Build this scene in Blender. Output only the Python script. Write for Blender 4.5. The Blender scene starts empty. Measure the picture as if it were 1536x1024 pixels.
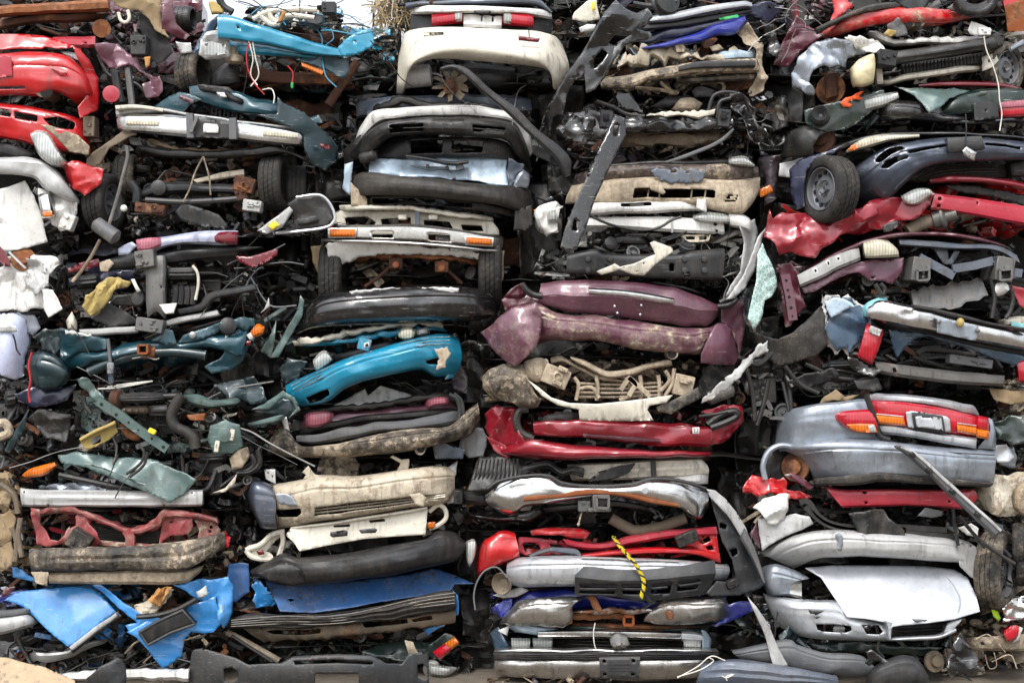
import bpy, math, random
import numpy as np
from mathutils import Vector, Matrix, geometry

# ------------------------------------------------------------------ frame
D, K, ZC, ZS = 9.48, 225.0, 2.25, 2.925          # camera distance, px per metre at the wall front, eye height
SC = bpy.context.scene
COL = SC.collection
PANEL = {1: (0, 0), 2: (0, 330), 3: (0, 674), 4: (380, 0), 5: (380, 330), 6: (340, 674), 7: (700, 0), 8: (690, 330),
         9: (680, 674), 10: (1016, 0), 11: (1016, 330), 12: (1016, 674)}
OX = OY = 0.0
CUR = None            # the thing being built
CD = 0.0              # its depth
RNG = random.Random(7)
SEED = [11]

def V(n):
    global OX, OY
    OX, OY = PANEL[n]

def rnd(): 
    SEED[0] += 1
    return SEED[0]

def parse(s, d=None):
    out = []
    for t in s.split():
        a = [float(v) for v in t.split(',')]
        out.append((OX + a[0] / ZS, OY + a[1] / ZS, a[2] if len(a) > 2 else (np.nan if d is None else d)))
    a = np.array(out, float)
    return a

def W(px, py, d):
    px, py, d = np.asarray(px, float), np.asarray(py, float), np.asarray(d, float)
    s = (D + d) / D / K
    return np.stack([(px - 768) * s, d + 0 * px, ZC + (512 - py) * s], -1)

def WP(x, y, d):
    return W(OX + x / ZS, OY + y / ZS, d)

# ------------------------------------------------------------------ noise
def _hash(ix, iy, iz, seed):
    h = (ix * 374761393 + iy * 668265263 + iz * 2147483647 + seed * 144665) & 0xFFFFFFFF
    h = ((h ^ (h >> 13)) * 1274126177) & 0xFFFFFFFF
    h = ((h ^ (h >> 16)) * 2246822519) & 0xFFFFFFFF
    return ((h >> 8) & 0xFFFF) / 32767.5 - 1.0

def vnoise(P, sc=1.0, seed=0):
    p = np.asarray(P) * sc + 1000.0
    i = np.floor(p).astype(np.int64); f = p - i
    u = f * f * (3 - 2 * f)
    r = 0
    for dx in (0, 1):
        wx = u[:, 0] if dx else 1 - u[:, 0]
        for dy in (0, 1):
            wy = u[:, 1] if dy else 1 - u[:, 1]
            for dz in (0, 1):
                wz = u[:, 2] if dz else 1 - u[:, 2]
                r = r + wx * wy * wz * _hash(i[:, 0] + dx, i[:, 1] + dy, i[:, 2] + dz, seed)
    return r

def crease(P, lam, seed, k=3):
    """sum of folded (triangle wave) fields: flat facets that meet in creases, as in crushed sheet metal; about -1..1"""
    r = random.Random(seed)
    q = P + 0.22 * lam * np.stack([vnoise(P, 1.3 / lam, seed + 1), vnoise(P, 1.3 / lam, seed + 2), vnoise(P, 1.3 / lam, seed + 3)], -1)
    tot = 0
    for j in range(k):
        n = Vector((r.gauss(0, 1), r.gauss(0, .8), r.gauss(0, 1))).normalized()
        l = lam * r.uniform(.9, 2.4)
        t = (q @ np.array(n)) / l + r.random()
        tri = np.abs((t % 1.0) * 2 - 1) * 2 - 1
        w = np.clip(vnoise(P, .7 / lam, seed + 10 + j) * 1.3 + .5, 0, 1)
        tot = tot + tri * w
    return tot / math.sqrt(k)

def crumple(Pw, amp, lam, seed, edge=.5):
    if not amp: return Pw
    c = crease(Pw, lam, seed); c2 = crease(Pw, lam * .42, seed + 77)
    out = Pw.copy()
    out[:, 1] += amp * (c + .22 * c2)
    out[:, 0] += amp * edge * vnoise(Pw, 2.2 / lam, seed + 5)
    out[:, 2] += amp * edge * vnoise(Pw, 2.2 / lam, seed + 6)
    return out

# ------------------------------------------------------------------ object making
SUBS = set('bumper_groove grille_bar plate_frame number_plate exhaust_bore stub_bore receiver_bore side_marker side_lens indicator reversing_lens bolt stud tailgate_groove bumper_lip mud_patch paint_peel paint_flake '
           'bracket_label bracket_label_mark blade_edge window_rim box_rim lock trim_line bumper_seam frayed mat_rib radiator_fin stub_flange tow_ball bright_line clip hinge tray_boss cam_lobe runner rust_hole plate_rib '
           'number_sticker lettering lamp_clip lamp_boss bracket_slot badge orange_mark indicator_frame side_lamp lamp_rim scuff scrape grey_stain door_label tape_mark torn_foil bar_mount bumper_insert wing_vent torn_paint'.split())
LAST = [None, None]                                                          # the thing and its latest main part
def link(o, name, parent=None, top=None):
    COL.objects.link(o)
    if parent is not None: o.parent = parent
    if top:
        o['label'], o['category'], o['kind'] = top[0], top[1], 'thing'
        if len(top) > 2 and top[2]: o['group'] = top[2]
    return o

def mesh_obj(name, verts, faces, mats, mi=None, parent='cur', top=None, angle=38, thick=0, label=None, stuff=False):
    verts = np.asarray(verts, float)
    par = CUR if parent == 'cur' else parent
    if top: par = None
    if parent == 'cur' and par is not None and name in SUBS and LAST[0] is par: par = LAST[1]
    if par is not None:
        org = np.array(origin_of(par))
        loc = (0, 0, 0)
    else:
        org = np.array([verts[:, 0].mean(), verts[:, 1].mean(), verts[:, 2].min()]); loc = org
    me = bpy.data.meshes.new(name)
    vl = (verts - org).astype(np.float32).ravel(); ln = np.fromiter((len(f) for f in faces), np.int32, len(faces)); lp = np.fromiter((i for f in faces for i in f), np.int32, int(ln.sum()))
    me.vertices.add(len(verts)); me.vertices.foreach_set('co', vl); me.loops.add(len(lp)); me.loops.foreach_set('vertex_index', lp)
    me.polygons.add(len(ln)); me.polygons.foreach_set('loop_start', np.concatenate([[0], np.cumsum(ln)[:-1]]).astype(np.int32)); me.update(calc_edges=True)
    if not isinstance(mats, (list, tuple)): mats = [mats]
    for m in mats: me.materials.append(M(m) if isinstance(m, str) else m)
    if mi is not None: me.polygons.foreach_set('material_index', np.asarray(mi, np.int32))
    me.validate(); me.update()
    me.polygons.foreach_set('use_smooth', [True] * len(me.polygons))
    try: me.set_sharp_from_angle(angle=math.radians(angle))
    except Exception: pass
    o = bpy.data.objects.new(name, me); o.location = loc
    link(o, name, par, top)
    if thick:
        md = o.modifiers.new('solid', 'SOLIDIFY'); md.thickness = thick; md.offset = 0
    if label: o['label'] = label
    if stuff: o['kind'] = 'stuff'
    elif parent == 'cur' and par is not None and name not in SUBS: LAST[:] = [par, o]
    return o

def origin_of(o):
    p = Vector((0, 0, 0))
    while o is not None:
        p = p + o.location; o = o.parent
    return tuple(p)

def thing(name, label, cat, x, y, d=0.3, group=None):
    """an Empty at the thing's base; x, y in the current panel"""
    global CUR, CD
    o = bpy.data.objects.new(name, None); o.empty_display_size = .1
    o.location = tuple(WP(x, y, d)); o['label'] = label; o['category'] = cat; o['kind'] = 'thing'
    if group: o['group'] = group
    COL.objects.link(o); CUR = o; CD = 0.0
    return o

CARS = 'crushed cars stacked in the scrapyard wall'
def wave(x, y, z):
    """shared bend of all the crushed bodies, so that neighbours stay clear of each other"""
    e = np.clip((y - .7) / .8, 0, 1)
    return (.13 * e * np.sin(y * 2.6 + .6) + .05 * e * np.sin(y * 5.7)), .05 * e * np.sin(y * 2.1 + 1.0) + .012 * np.sin(x * 6.0)

def car(label, slot, col='grime', d=0.0, front=.75, depth=3.6, cat='crushed car', zoff=0, name='crushed_car'):
    """a crushed car: its Empty and its flattened body, filling the slot (current panel) behind the front"""
    x0, y0, x1, y1 = slot
    t = thing(name, label, cat, (x0 + x1) / 2, y1, .4, CARS)
    global CD
    CD = d
    BODIES.append((t, OX + x0 / ZS, OY + y0 / ZS, OX + x1 / ZS, OY + y1 / ZS, col, front, depth))
    return t

BODIES = []
def finish_bodies():
    """fit the flattened bodies edge to edge, then build them"""
    R = [list(b[1:5]) for b in BODIES]
    for p in range(2):
        for k, b in enumerate(R):
            below = [q[1] for i, q in enumerate(R) if i != k and q[1] > (b[1] + b[3]) / 2 and min(b[2], q[2]) - max(b[0], q[0]) > .3 * min(b[2] - b[0], q[2] - q[0])]
            if below: b[3] = min(below)
            else: b[3] = 1016
        for k, b in enumerate(R):
            right = [q[0] for i, q in enumerate(R) if i != k and q[0] > (max(b[0], 0) + b[2]) / 2 - 20 and q[0] > b[0] + 40 and min(b[3], q[3]) - max(b[1], q[1]) > .3 * min(b[3] - b[1], q[3] - q[1])]
            b[2] = min(right) if right else 1800
    for (t, _a, _b, _c, _d, col, front, depth), (x0, y0, x1, y1) in zip(BODIES, R): build_body(t, x0, y0, x1, y1, col, front, depth)

def build_body(t, x0, y0, x1, y1, col, front, depth):
    a, b = W(x0, y1, .5), W(x1, y0, .5)
    front += .12
    nx, ny, nz = 16, 14, 6
    g = .012
    X = np.linspace(a[0] + g, b[0] - g, nx); Z = np.linspace(a[2] + g, b[2] - g, nz); Y = np.linspace(front, front + depth, ny)
    vs, fs, idx = [], [], {}
    def vid(i, j, k):
        key = (i, j, k)
        if key not in idx:
            idx[key] = len(vs); vs.append((X[i], Y[j], Z[k]))
        return idx[key]
    for i in range(nx - 1):
        for j in range(ny - 1):
            fs.append((vid(i, j, 0), vid(i, j + 1, 0), vid(i + 1, j + 1, 0), vid(i + 1, j, 0)))
            fs.append((vid(i, j, nz - 1), vid(i + 1, j, nz - 1), vid(i + 1, j + 1, nz - 1), vid(i, j + 1, nz - 1)))
    for i in range(nx - 1):
        for k in range(nz - 1):
            fs.append((vid(i, 0, k), vid(i + 1, 0, k), vid(i + 1, 0, k + 1), vid(i, 0, k + 1)))
            fs.append((vid(i, ny - 1, k), vid(i, ny - 1, k + 1), vid(i + 1, ny - 1, k + 1), vid(i + 1, ny - 1, k)))
    for j in range(ny - 1):
        for k in range(nz - 1):
            fs.append((vid(0, j, k), vid(0, j, k + 1), vid(0, j + 1, k + 1), vid(0, j + 1, k)))
            fs.append((vid(nx - 1, j, k), vid(nx - 1, j + 1, k), vid(nx - 1, j + 1, k + 1), vid(nx - 1, j, k + 1)))
    P = np.array(vs)
    wx, wz = wave(P[:, 0], P[:, 1], P[:, 2])
    s = rnd()
    inner = crease(P, .5, s)
    P[:, 1] += .10 * inner * (P[:, 1] < front + .5)
    P[:, 0] += wx - .02 * np.sign(P[:, 0] - P[:, 0].mean()) * np.abs(crease(P, .3, s + 3))
    P[:, 2] += wz - .02 * np.sign(P[:, 2] - P[:, 2].mean()) * np.abs(crease(P, .35, s + 4)) 
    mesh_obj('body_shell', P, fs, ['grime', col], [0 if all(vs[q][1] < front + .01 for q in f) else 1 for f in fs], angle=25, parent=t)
    # folded sheet from the roof, bonnet and doors, jammed in behind the front
    r = random.Random(s + 40); c_ = col if col not in ('grime', 'oil') else 'black'
    for k in range(8):
        side = k >= 5; w_, h_ = (r.uniform(.22, .34), (b[2] - a[2]) * r.uniform(.7, 1.1)) if side else (r.uniform(.35, .8), min(.3, b[2] - a[2]) * r.uniform(.35, .7))
        nx_, nz_ = 24, 12; U, Vv = np.meshgrid(np.linspace(-.5, .5, nx_), np.linspace(-.5, .5, nz_))
        q = np.stack([U.ravel() * w_, 0 * U.ravel(), Vv.ravel() * h_ * (1 + .5 * U.ravel() * r.uniform(-1, 1))], -1); q0 = q + r.uniform(0, 50)
        q[:, 1] += .055 * crease(q0, .17, s + k * 7) + .02 * crease(q0, .07, s + k * 7 + 3) + r.uniform(-.5, .5) * q[:, 2] + r.uniform(-.3, .3) * q[:, 0]
        q[:, 2] += .03 * vnoise(q0, 9, s + k) + .03 * crease(q0, .3, s + k + 60); q[:, 0] += .025 * vnoise(q0, 11, s + k + 1)
        x_ = (a[0] + r.uniform(-.05, .12) if k % 2 else b[0] - r.uniform(-.05, .12)) if side else r.uniform(a[0] + .25, b[0] - .25)
        if abs(x_) > 3.9 or (side and y0 < 30): continue
        q += np.array([x_, r.uniform(.36, .6) if side else r.uniform(.4, .62), r.uniform(a[2] + .06, b[2] - .05) if not side else (a[2] + b[2]) / 2])
        ii = np.arange(nx_ * nz_).reshape(nz_, nx_)
        mesh_obj('folded_panel', q, np.stack([ii[:-1, :-1], ii[:-1, 1:], ii[1:, 1:], ii[1:, :-1]], -1).reshape(-1, 4).tolist(), r.choice(['black m.2', 'gloss m.1', 'oil', 'dkplast m.2'] if side else [c_ + ' m.35', c_ + ' m.2', 'dkgrey m.2', 'black m.25', 'rustdk m.3', 'gloss m.15', 'dkplast m.3']), parent=t, thick=.004, angle=20)  # side ones get dark colours only, painting in shade between the stacks
    # dark slab added under the front to keep skylight off what lies beneath
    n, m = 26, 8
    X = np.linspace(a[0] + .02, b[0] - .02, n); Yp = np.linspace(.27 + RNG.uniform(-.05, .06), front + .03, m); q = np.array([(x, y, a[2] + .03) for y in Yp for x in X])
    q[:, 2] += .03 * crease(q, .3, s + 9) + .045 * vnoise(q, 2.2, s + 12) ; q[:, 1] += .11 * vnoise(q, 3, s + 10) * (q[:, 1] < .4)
    mesh_obj('shade_slab', q, [(j * n + i, j * n + i + 1, (j + 1) * n + i + 1, (j + 1) * n + i) for j in range(m - 1) for i in range(n - 1)], 'oil', parent=t, thick=.006)

# ------------------------------------------------------------------ curves
def resample(a, n, smooth=True):
    """n points along polyline a (Nx3), Catmull-Rom when smooth"""
    L = np.concatenate([[0], np.cumsum(np.hypot(np.diff(a[:, 0]), np.diff(a[:, 1])) + 1e-6)])
    t = np.linspace(0, L[-1], n)
    if len(a) < 3 or not smooth:
        return np.stack([np.interp(t, L, a[:, k]) for k in range(a.shape[1])], -1)
    m = np.zeros_like(a)
    m[1:-1] = (a[2:] - a[:-2]) / (L[2:] - L[:-2])[:, None]
    m[0] = (a[1] - a[0]) / (L[1] - L[0]); m[-1] = (a[-1] - a[-2]) / (L[-1] - L[-2])
    i = np.clip(np.searchsorted(L, t, 'right') - 1, 0, len(a) - 2)
    h = (L[i + 1] - L[i]); f = ((t - L[i]) / h)[:, None]; h = h[:, None]
    return (2 * f**3 - 3 * f**2 + 1) * a[i] + (f**3 - 2 * f**2 + f) * h * m[i] + (-2 * f**3 + 3 * f**2) * a[i + 1] + (f**3 - f**2) * h * m[i + 1]

def inpoly(x, y, P):
    x, y = np.asarray(x), np.asarray(y); c = np.zeros(x.shape, bool); j = len(P) - 1
    for i in range(len(P)):
        xi, yi, xj, yj = P[i][0], P[i][1], P[j][0], P[j][1]
        if yi != yj:
            c ^= ((yi > y) != (yj > y)) & (x < (xj - xi) * (y - yi) / (yj - yi) + xi)
        j = i
    return c

def snap_to(P2, poly):
    """nearest point on the polygon outline for each row of P2, and the distance"""
    best = np.full(len(P2), 1e9); out = P2.copy()
    for i in range(len(poly)):
        a, b = poly[i - 1][:2], poly[i][:2]; ab = b - a; l = ab @ ab + 1e-9
        t = np.clip(((P2 - a) @ ab) / l, 0, 1); q = a + t[:, None] * ab; dd = np.hypot(*(P2 - q).T)
        m = dd < best; best[m] = dd[m]; out[m] = q[m]
    return out, best

PROF = {
    'round': lambda v: np.clip(1 - np.abs(2 * v - 1) ** 3.4, 0, 1) ** .5 - .07 * np.exp(-((v - .30) / .035) ** 2) - .05 * np.clip((v - .62) / .1, 0, 1) * np.clip((1 - v) / .2, 0, 1),
    'tube': lambda v: (1 - np.abs(2 * v - 1) ** 2.2) ** (1 / 2.2),
    'flat': lambda v: np.clip(1 - np.abs(2 * v - 1) ** 8, 0, 1),
    'low': lambda v: np.sin(np.pi * np.clip(v, 0, 1) ** 1.6) ** .7,          # fullest below the middle
    'high': lambda v: np.sin(np.pi * np.clip(v, 0, 1) ** .6) ** .7,
    'lin': lambda v: v,                                                      # leans out to the bottom
    'none': lambda v: 0 * v,
}

def B(name, mat, *lines, d=0.0, bulge=.06, wrap=.12, q=5, prof='round', cr=.006, lam=.25, holes=(), ret=.07, smooth=True, rib=0, nrib=4,
      rag=0, thick=.004, step=3.2, top=None, parent='cur', label=None, angle=26, seed=None, ends=True):
    """a band lofted across two or more polylines (upper to lower): bumpers, hood lips, beams, lamps"""
    seed = seed or rnd()
    L = [parse(s) for s in lines]
    for a in L: a[:, 2] = np.where(np.isnan(a[:, 2]), 0, a[:, 2])
    length = max(np.hypot(np.diff(a[:, 0]), np.diff(a[:, 1])).sum() for a in L)
    nu = int(np.clip(length / step, 6, 150))
    R = np.stack([resample(a, nu, smooth) for a in L])                       # lines x nu x 3
    height = max(np.hypot(R[-1, :, 0] - R[0, :, 0], R[-1, :, 1] - R[0, :, 1]).max(), 2)
    nv = int(np.clip(height / step, 5, 44))
    if rib: nv = max(nv, nrib * 5)
    tl = np.linspace(0, 1, len(L)); tv = np.linspace(0, 1, nv)
    if len(L) == 2 or not smooth:
        G = np.stack([np.stack([np.interp(tv, tl, R[:, i, k]) for k in range(3)], -1) for i in range(nu)], 1)
    else:
        G = np.stack([resample(np.concatenate([R[:, i, :]], 0), nv) for i in range(nu)], 1)
    u = np.linspace(0, 1, nu)[None, :] + np.zeros((nv, 1)); v = tv[:, None] + np.zeros((1, nu))
    if rag:
        e = vnoise(np.stack([u[0] * length / 6, 0 * u[0], 0 * u[0] + seed], -1), 1, seed); e2 = vnoise(np.stack([u[0] * length / 9, 0 * u[0], 0 * u[0] + seed], -1), 1, seed + 9)
        G[:, :, 1] += rag / ZS * (e[None] * (1 - v) + e2[None] * v)
    hs = []
    keep = None
    if holes:
        hs = [parse(h)[:, :2] for h in holes]
    wl, wr = wrap if isinstance(wrap, (tuple, list)) else (wrap, wrap)
    c = np.abs(2 * u - 1) ** q
    dep = d + CD + G[:, :, 2] - bulge * PROF[prof](v) + np.where(u < .5, wl, wr) * c
    if rib: dep = dep - rib * (.5 + .5 * np.cos(2 * np.pi * nrib * v)) * np.clip(1 - c, 0, 1)
    PX, PY = G[:, :, 0].ravel(), G[:, :, 1].ravel()
    P2 = np.stack([PX, PY], -1)
    faces = []
    ids = np.arange(nv * nu).reshape(nv, nu)
    quads = np.stack([ids[:-1, :-1], ids[1:, :-1], ids[1:, 1:], ids[:-1, 1:]], -1).reshape(-1, 4)
    if hs:
        cen = P2[quads].mean(1)
        drop = np.zeros(len(quads), bool)
        for h in hs: drop |= inpoly(cen[:, 0], cen[:, 1], h)
        dv = np.zeros(len(P2), bool); dv[quads[drop].ravel()] = True
        kv = np.zeros(len(P2), bool); kv[quads[~drop].ravel()] = True
        b = dv & kv
        if b.any():
            allh = [snap_to(P2[b], h) for h in hs]
            dist = np.stack([a[1] for a in allh]); pick = dist.argmin(0)
            newp = np.stack([a[0] for a in allh])[pick, np.arange(b.sum())]
            ok = dist.min(0) < step * 1.2
            pb = P2[b]; pb[ok] = newp[ok]; P2[b] = pb
        quads = quads[~drop]
    Pw = W(P2[:, 0], P2[:, 1], dep.ravel())
    Pw = crumple(Pw, cr * 1.35, lam, seed)
    if length > 60 and bulge >= .04 and cr > .001:
        rr = random.Random(seed + 3); P0 = Pw.copy()
        for k in range(int(2 + length / 70)):
            c0 = P0[rr.randrange(len(P0))]; rad = rr.uniform(.04, .13); dl = (P0 - c0) * np.array([rr.uniform(.5, 1), .4, rr.uniform(.8, 1.6)]); w_ = np.clip(1 - np.linalg.norm(dl, axis=1) / rad, 0, 1)
            Pw[:, 1] += rr.uniform(.06, .2) * rad * w_ ** rr.choice([1, 1, .7])
    faces = quads.tolist()
    vs = Pw
    if ret:                                                                   # flanges running back from both edges (and ends)
        up, dn = Pw[ids[0]].copy(), Pw[ids[-1]].copy()
        hw = (Pw[ids[0]][:, 2] - Pw[ids[-1]][:, 2])[:, None]
        up[:, 1] += ret; dn[:, 1] += ret
        up[:, 2] -= np.minimum(.15 * np.abs(hw[:, 0]), .012); dn[:, 2] += np.minimum(.15 * np.abs(hw[:, 0]), .012)
        n0 = len(vs); vs = np.concatenate([vs, up, dn])
        for i in range(nu - 1):
            faces.append([n0 + i, ids[0, i], ids[0, i + 1], n0 + i + 1])
            faces.append([ids[-1, i], n0 + nu + i, n0 + nu + i + 1, ids[-1, i + 1]])
        if ends:
            for col, sg in ((0, 1), (nu - 1, -1)):
                e = Pw[ids[:, col]].copy(); e[:, 1] += ret; e[:, 0] += sg * .004
                m0 = len(vs); vs = np.concatenate([vs, e])
                for j in range(nv - 1):
                    f = [m0 + j, m0 + j + 1, ids[j + 1, col], ids[j, col]]
                    faces.append(f if sg > 0 else f[::-1])
    return mesh_obj(name, vs, faces, mat, thick=thick, top=top, parent=parent, label=label, angle=angle)

def H(name, mat, outline, d=0.1, gx=0.0, gy=0.0, bow=0.0, cr=.012, lam=.18, holes=(), thick=.004, step=3.6, top=None, parent='cur', label=None,
      angle=20, seed=None, rag=0.0, edge=.3, curl=0.0, smooth=False):
    """a sheet cut to an outline; gx / gy are metres of depth gained left to right / top to bottom"""
    seed = seed or rnd()
    if cr >= .02 and not rag: rag = 1.3
    O = parse(outline)[:, :2]
    hs = [parse(h)[:, :2] for h in holes]
    bb0, bb1 = O.min(0), O.max(0); size = np.maximum(bb1 - bb0, 1)
    st = max(step, math.sqrt(size[0] * size[1] / 2600))
    def dense(Q):
        out = []
        for i in range(len(Q)):
            a, b = Q[i], Q[(i + 1) % len(Q)]; n = max(1, int(np.hypot(*(b - a)) / st))
            for k in range(n): out.append(a + (b - a) * k / n)
        return np.array(out)
    if smooth: 
        QQ = np.concatenate([O, O[:1]]); O = resample(QQ, max(8, int(len(O) * 4)))[:-1]
    OD = dense(O)
    if rag:
        t = np.arange(len(OD)); n = vnoise(np.stack([t * .9, 0 * t, 0 * t + seed], -1), 1, seed); n2 = vnoise(np.stack([t * .9, 0 * t, 0 * t + seed + 5], -1), 1, seed + 2)
        OD = OD + np.stack([n, n2], -1) * rag / ZS
    HD = [dense(h) for h in hs]
    r = random.Random(seed)
    pts2, edges = [tuple(p) for p in OD], [(i, (i + 1) % len(OD)) for i in range(len(OD))]
    for h in HD:
        b = len(pts2); pts2 += [tuple(p) for p in h]; edges += [(b + i, b + (i + 1) % len(h)) for i in range(len(h))]
    gx_, gy_ = np.meshgrid(np.arange(bb0[0], bb1[0], st), np.arange(bb0[1], bb1[1], st * .87))
    gx_[1::2] += st / 2
    ip = np.stack([gx_.ravel(), gy_.ravel()], -1)
    ip = ip + np.array([[r.uniform(-.18, .18) * st, r.uniform(-.18, .18) * st] for _ in range(len(ip))]).reshape(-1, 2)
    ins = inpoly(ip[:, 0], ip[:, 1], OD)
    for h in HD: ins &= ~inpoly(ip[:, 0], ip[:, 1], h)
    ip = ip[ins]
    if len(ip):
        near = snap_to(ip, OD)[1]
        for h in HD: near = np.minimum(near, snap_to(ip, h)[1])
        ip = ip[near > st * .45]
    pts2 += [tuple(p) for p in ip]
    res = geometry.delaunay_2d_cdt([Vector(p) for p in pts2], edges, [], 0, 1e-5)
    P2 = np.array([(p.x, p.y) for p in res[0]]); F = np.array([f for f in res[2] if len(f) == 3])
    cen = P2[F].mean(1); k = inpoly(cen[:, 0], cen[:, 1], OD)
    for h in HD: k &= ~inpoly(cen[:, 0], cen[:, 1], h)
    F = F[k][:, ::-1]
    used = np.unique(F); mp = -np.ones(len(P2), int); mp[used] = np.arange(len(used)); P2 = P2[used]; F = mp[F]
    a = (P2[:, 0] - bb0[0]) / size[0] - .5; b = (P2[:, 1] - bb0[1]) / size[1] - .5
    dep = d + CD + gx * a + gy * b - bow * (1 - (2 * a) ** 2) * (1 - (2 * b) ** 2 * .6)
    if curl: dep = dep + curl * np.clip(np.abs(b) * 2 - .55, 0, 1) ** 2
    Pw = W(P2[:, 0], P2[:, 1], dep)
    Pw = crumple(Pw, cr, lam, seed, edge)
    # y is down in the picture: orient triangles towards the camera
    n = np.cross(Pw[F[:, 1]] - Pw[F[:, 0]], Pw[F[:, 2]] - Pw[F[:, 0]])
    fl = n[:, 1] > 0; F[fl] = F[fl][:, ::-1]
    return mesh_obj(name, Pw, F.tolist(), mat, thick=thick, top=top, parent=parent, label=label, angle=angle)

# ------------------------------------------------------------------ solid builders (numpy verts, faces)
def tube_geo(P, r, n=7, closed=False):
    P = np.asarray(P, float); k = len(P)
    T = np.gradient(P, axis=0); T /= np.linalg.norm(T, axis=1)[:, None] + 1e-9
    up = np.array([0, 0, 1.0]) if abs(T[0][2]) < .9 else np.array([1.0, 0, 0])
    vs = []
    A = np.cross(T[0], up); A /= np.linalg.norm(A)
    rr = np.broadcast_to(np.asarray(r, float), (k,))
    for i in range(k):
        A = A - T[i] * (A @ T[i]); A /= np.linalg.norm(A) + 1e-9
        Bv = np.cross(T[i], A)
        for j in range(n):
            t = 2 * math.pi * j / n
            vs.append(P[i] + rr[i] * (math.cos(t) * A + math.sin(t) * Bv))
    fs = [[i * n + j, i * n + (j + 1) % n, (i + 1) * n + (j + 1) % n, (i + 1) * n + j] for i in range(k - 1) for j in range(n)]
    fs += [list(range(n))[::-1], [(k - 1) * n + j for j in range(n)]]
    return np.array(vs), fs

def lathe_geo(prof, n=24, mat3=None, c=(0, 0, 0), cap=True):
    """profile [(r, h)] about local z, then rotated by mat3 and moved"""
    vs, fs = [], []
    for r, h in prof:
        for j in range(n):
            t = 2 * math.pi * j / n; vs.append((r * math.cos(t), r * math.sin(t), h))
    k = len(prof)
    for i in range(k - 1):
        for j in range(n): fs.append([i * n + j, i * n + (j + 1) % n, (i + 1) * n + (j + 1) % n, (i + 1) * n + j])
    if cap: fs += [list(range(n))[::-1], [(k - 1) * n + j for j in range(n)]]
    vs = np.array(vs)
    if mat3 is not None: vs = vs @ np.array(mat3).T
    return vs + np.array(c), fs

_cb = None
def box_geo(sx, sy, sz, bev=.004):
    """bevelled box centred at the origin"""
    vs = []; ix = {}
    for a in (-1, 1):
        for b in (-1, 1):
            for c in (-1, 1):
                for ax in range(3):
                    s = [a * sx / 2, b * sy / 2, c * sz / 2]; sg = (a, b, c)
                    for k in range(3):
                        if k != ax: s[k] -= sg[k] * bev
                    ix[(a, b, c, ax)] = len(vs); vs.append(s)
    fs = []
    S = (-1, 1)
    def q(l): fs.append([ix[t] for t in l])
    for s in S:
        q([(s, -1, -1, 0), (s, 1, -1, 0), (s, 1, 1, 0), (s, -1, 1, 0)]); q([(-1, s, -1, 1), (1, s, -1, 1), (1, s, 1, 1), (-1, s, 1, 1)]); q([(-1, -1, s, 2), (1, -1, s, 2), (1, 1, s, 2), (-1, 1, s, 2)])
    for a in S:
        for b in S:
            q([(a, b, -1, 0), (a, b, 1, 0), (a, b, 1, 1), (a, b, -1, 1)]); q([(a, -1, b, 0), (a, 1, b, 0), (a, 1, b, 2), (a, -1, b, 2)]); q([(-1, a, b, 1), (1, a, b, 1), (1, a, b, 2), (-1, a, b, 2)])
            for c in S: q([(a, b, c, 0), (a, b, c, 1), (a, b, c, 2)])
    vs = np.array(vs)
    for i, f in enumerate(fs):                                                # convex: make every face look outwards
        p = vs[f]; n = np.cross(p[1] - p[0], p[2] - p[0])
        if n @ p.mean(0) < 0: fs[i] = f[::-1]
    return vs, fs

def shard_geo(sx, sz, seed, amp=.25, n=9):
    """a torn, folded piece of sheet with a little thickness"""
    r = random.Random(seed)
    u = np.linspace(-.5, .5, n)
    cs = [np.array([r.uniform(.55, 1.2), r.uniform(.55, 1.2)]) for _ in range(4)]
    P = []
    for b in u:
        for a in u:
            w = [(.5 - a) * (.5 - b), (.5 + a) * (.5 - b), (.5 - a) * (.5 + b), (.5 + a) * (.5 + b)]
            s = sum(wi * ci for wi, ci in zip(w, cs)); P.append((a * sx * s[0], 0, b * sz * s[1]))
    P = np.array(P); L = max(sx, sz)
    P[:, 1] += amp * L * (.6 * crease(P, L * 1.1, seed, 3) + .5 * vnoise(P, 1.6 / L, seed + 8))
    P += .06 * L * np.stack([vnoise(P, 5 / L, seed), 0 * P[:, 0], vnoise(P, 5 / L, seed + 1)], -1)
    N = len(P); P2 = P + np.array([0, .003, 0])
    fs = []
    for i in range(n - 1):
        for j in range(n - 1):
            a = i * n + j; f = [a, a + 1, a + n + 1, a + n]
            fs += [f, [x + N for x in f][::-1]]
    rim = list(range(n)) + [i * n + n - 1 for i in range(1, n)] + [(n - 1) * n + j for j in range(n - 2, -1, -1)] + [i * n for i in range(n - 2, 0, -1)]
    for i in range(len(rim)):
        a, b = rim[i], rim[(i + 1) % len(rim)]; fs.append([a, a + N, b + N, b])
    return np.concatenate([P, P2]), fs

def strap_geo(P, w, t, nrm=(0, 0, 1)):
    """a flat strap of width w along points P"""
    P = np.asarray(P, float); T = np.gradient(P, axis=0); T /= np.linalg.norm(T, axis=1)[:, None] + 1e-9
    N = np.array(nrm, float); vs = []
    for i in range(len(P)):
        s = np.cross(T[i], N); s /= np.linalg.norm(s) + 1e-9; m = np.cross(s, T[i])
        for a, b in ((-1, -1), (1, -1), (1, 1), (-1, 1)): vs.append(P[i] + a * s * w / 2 + b * m * t / 2)
    k = len(P)
    fs = [[i * 4 + j, i * 4 + (j + 1) % 4, i * 4 + 4 + (j + 1) % 4, i * 4 + 4 + j] for i in range(k - 1) for j in range(4)]
    return np.array(vs), fs + [[3, 2, 1, 0], [(k - 1) * 4 + j for j in range(4)]]

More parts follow.
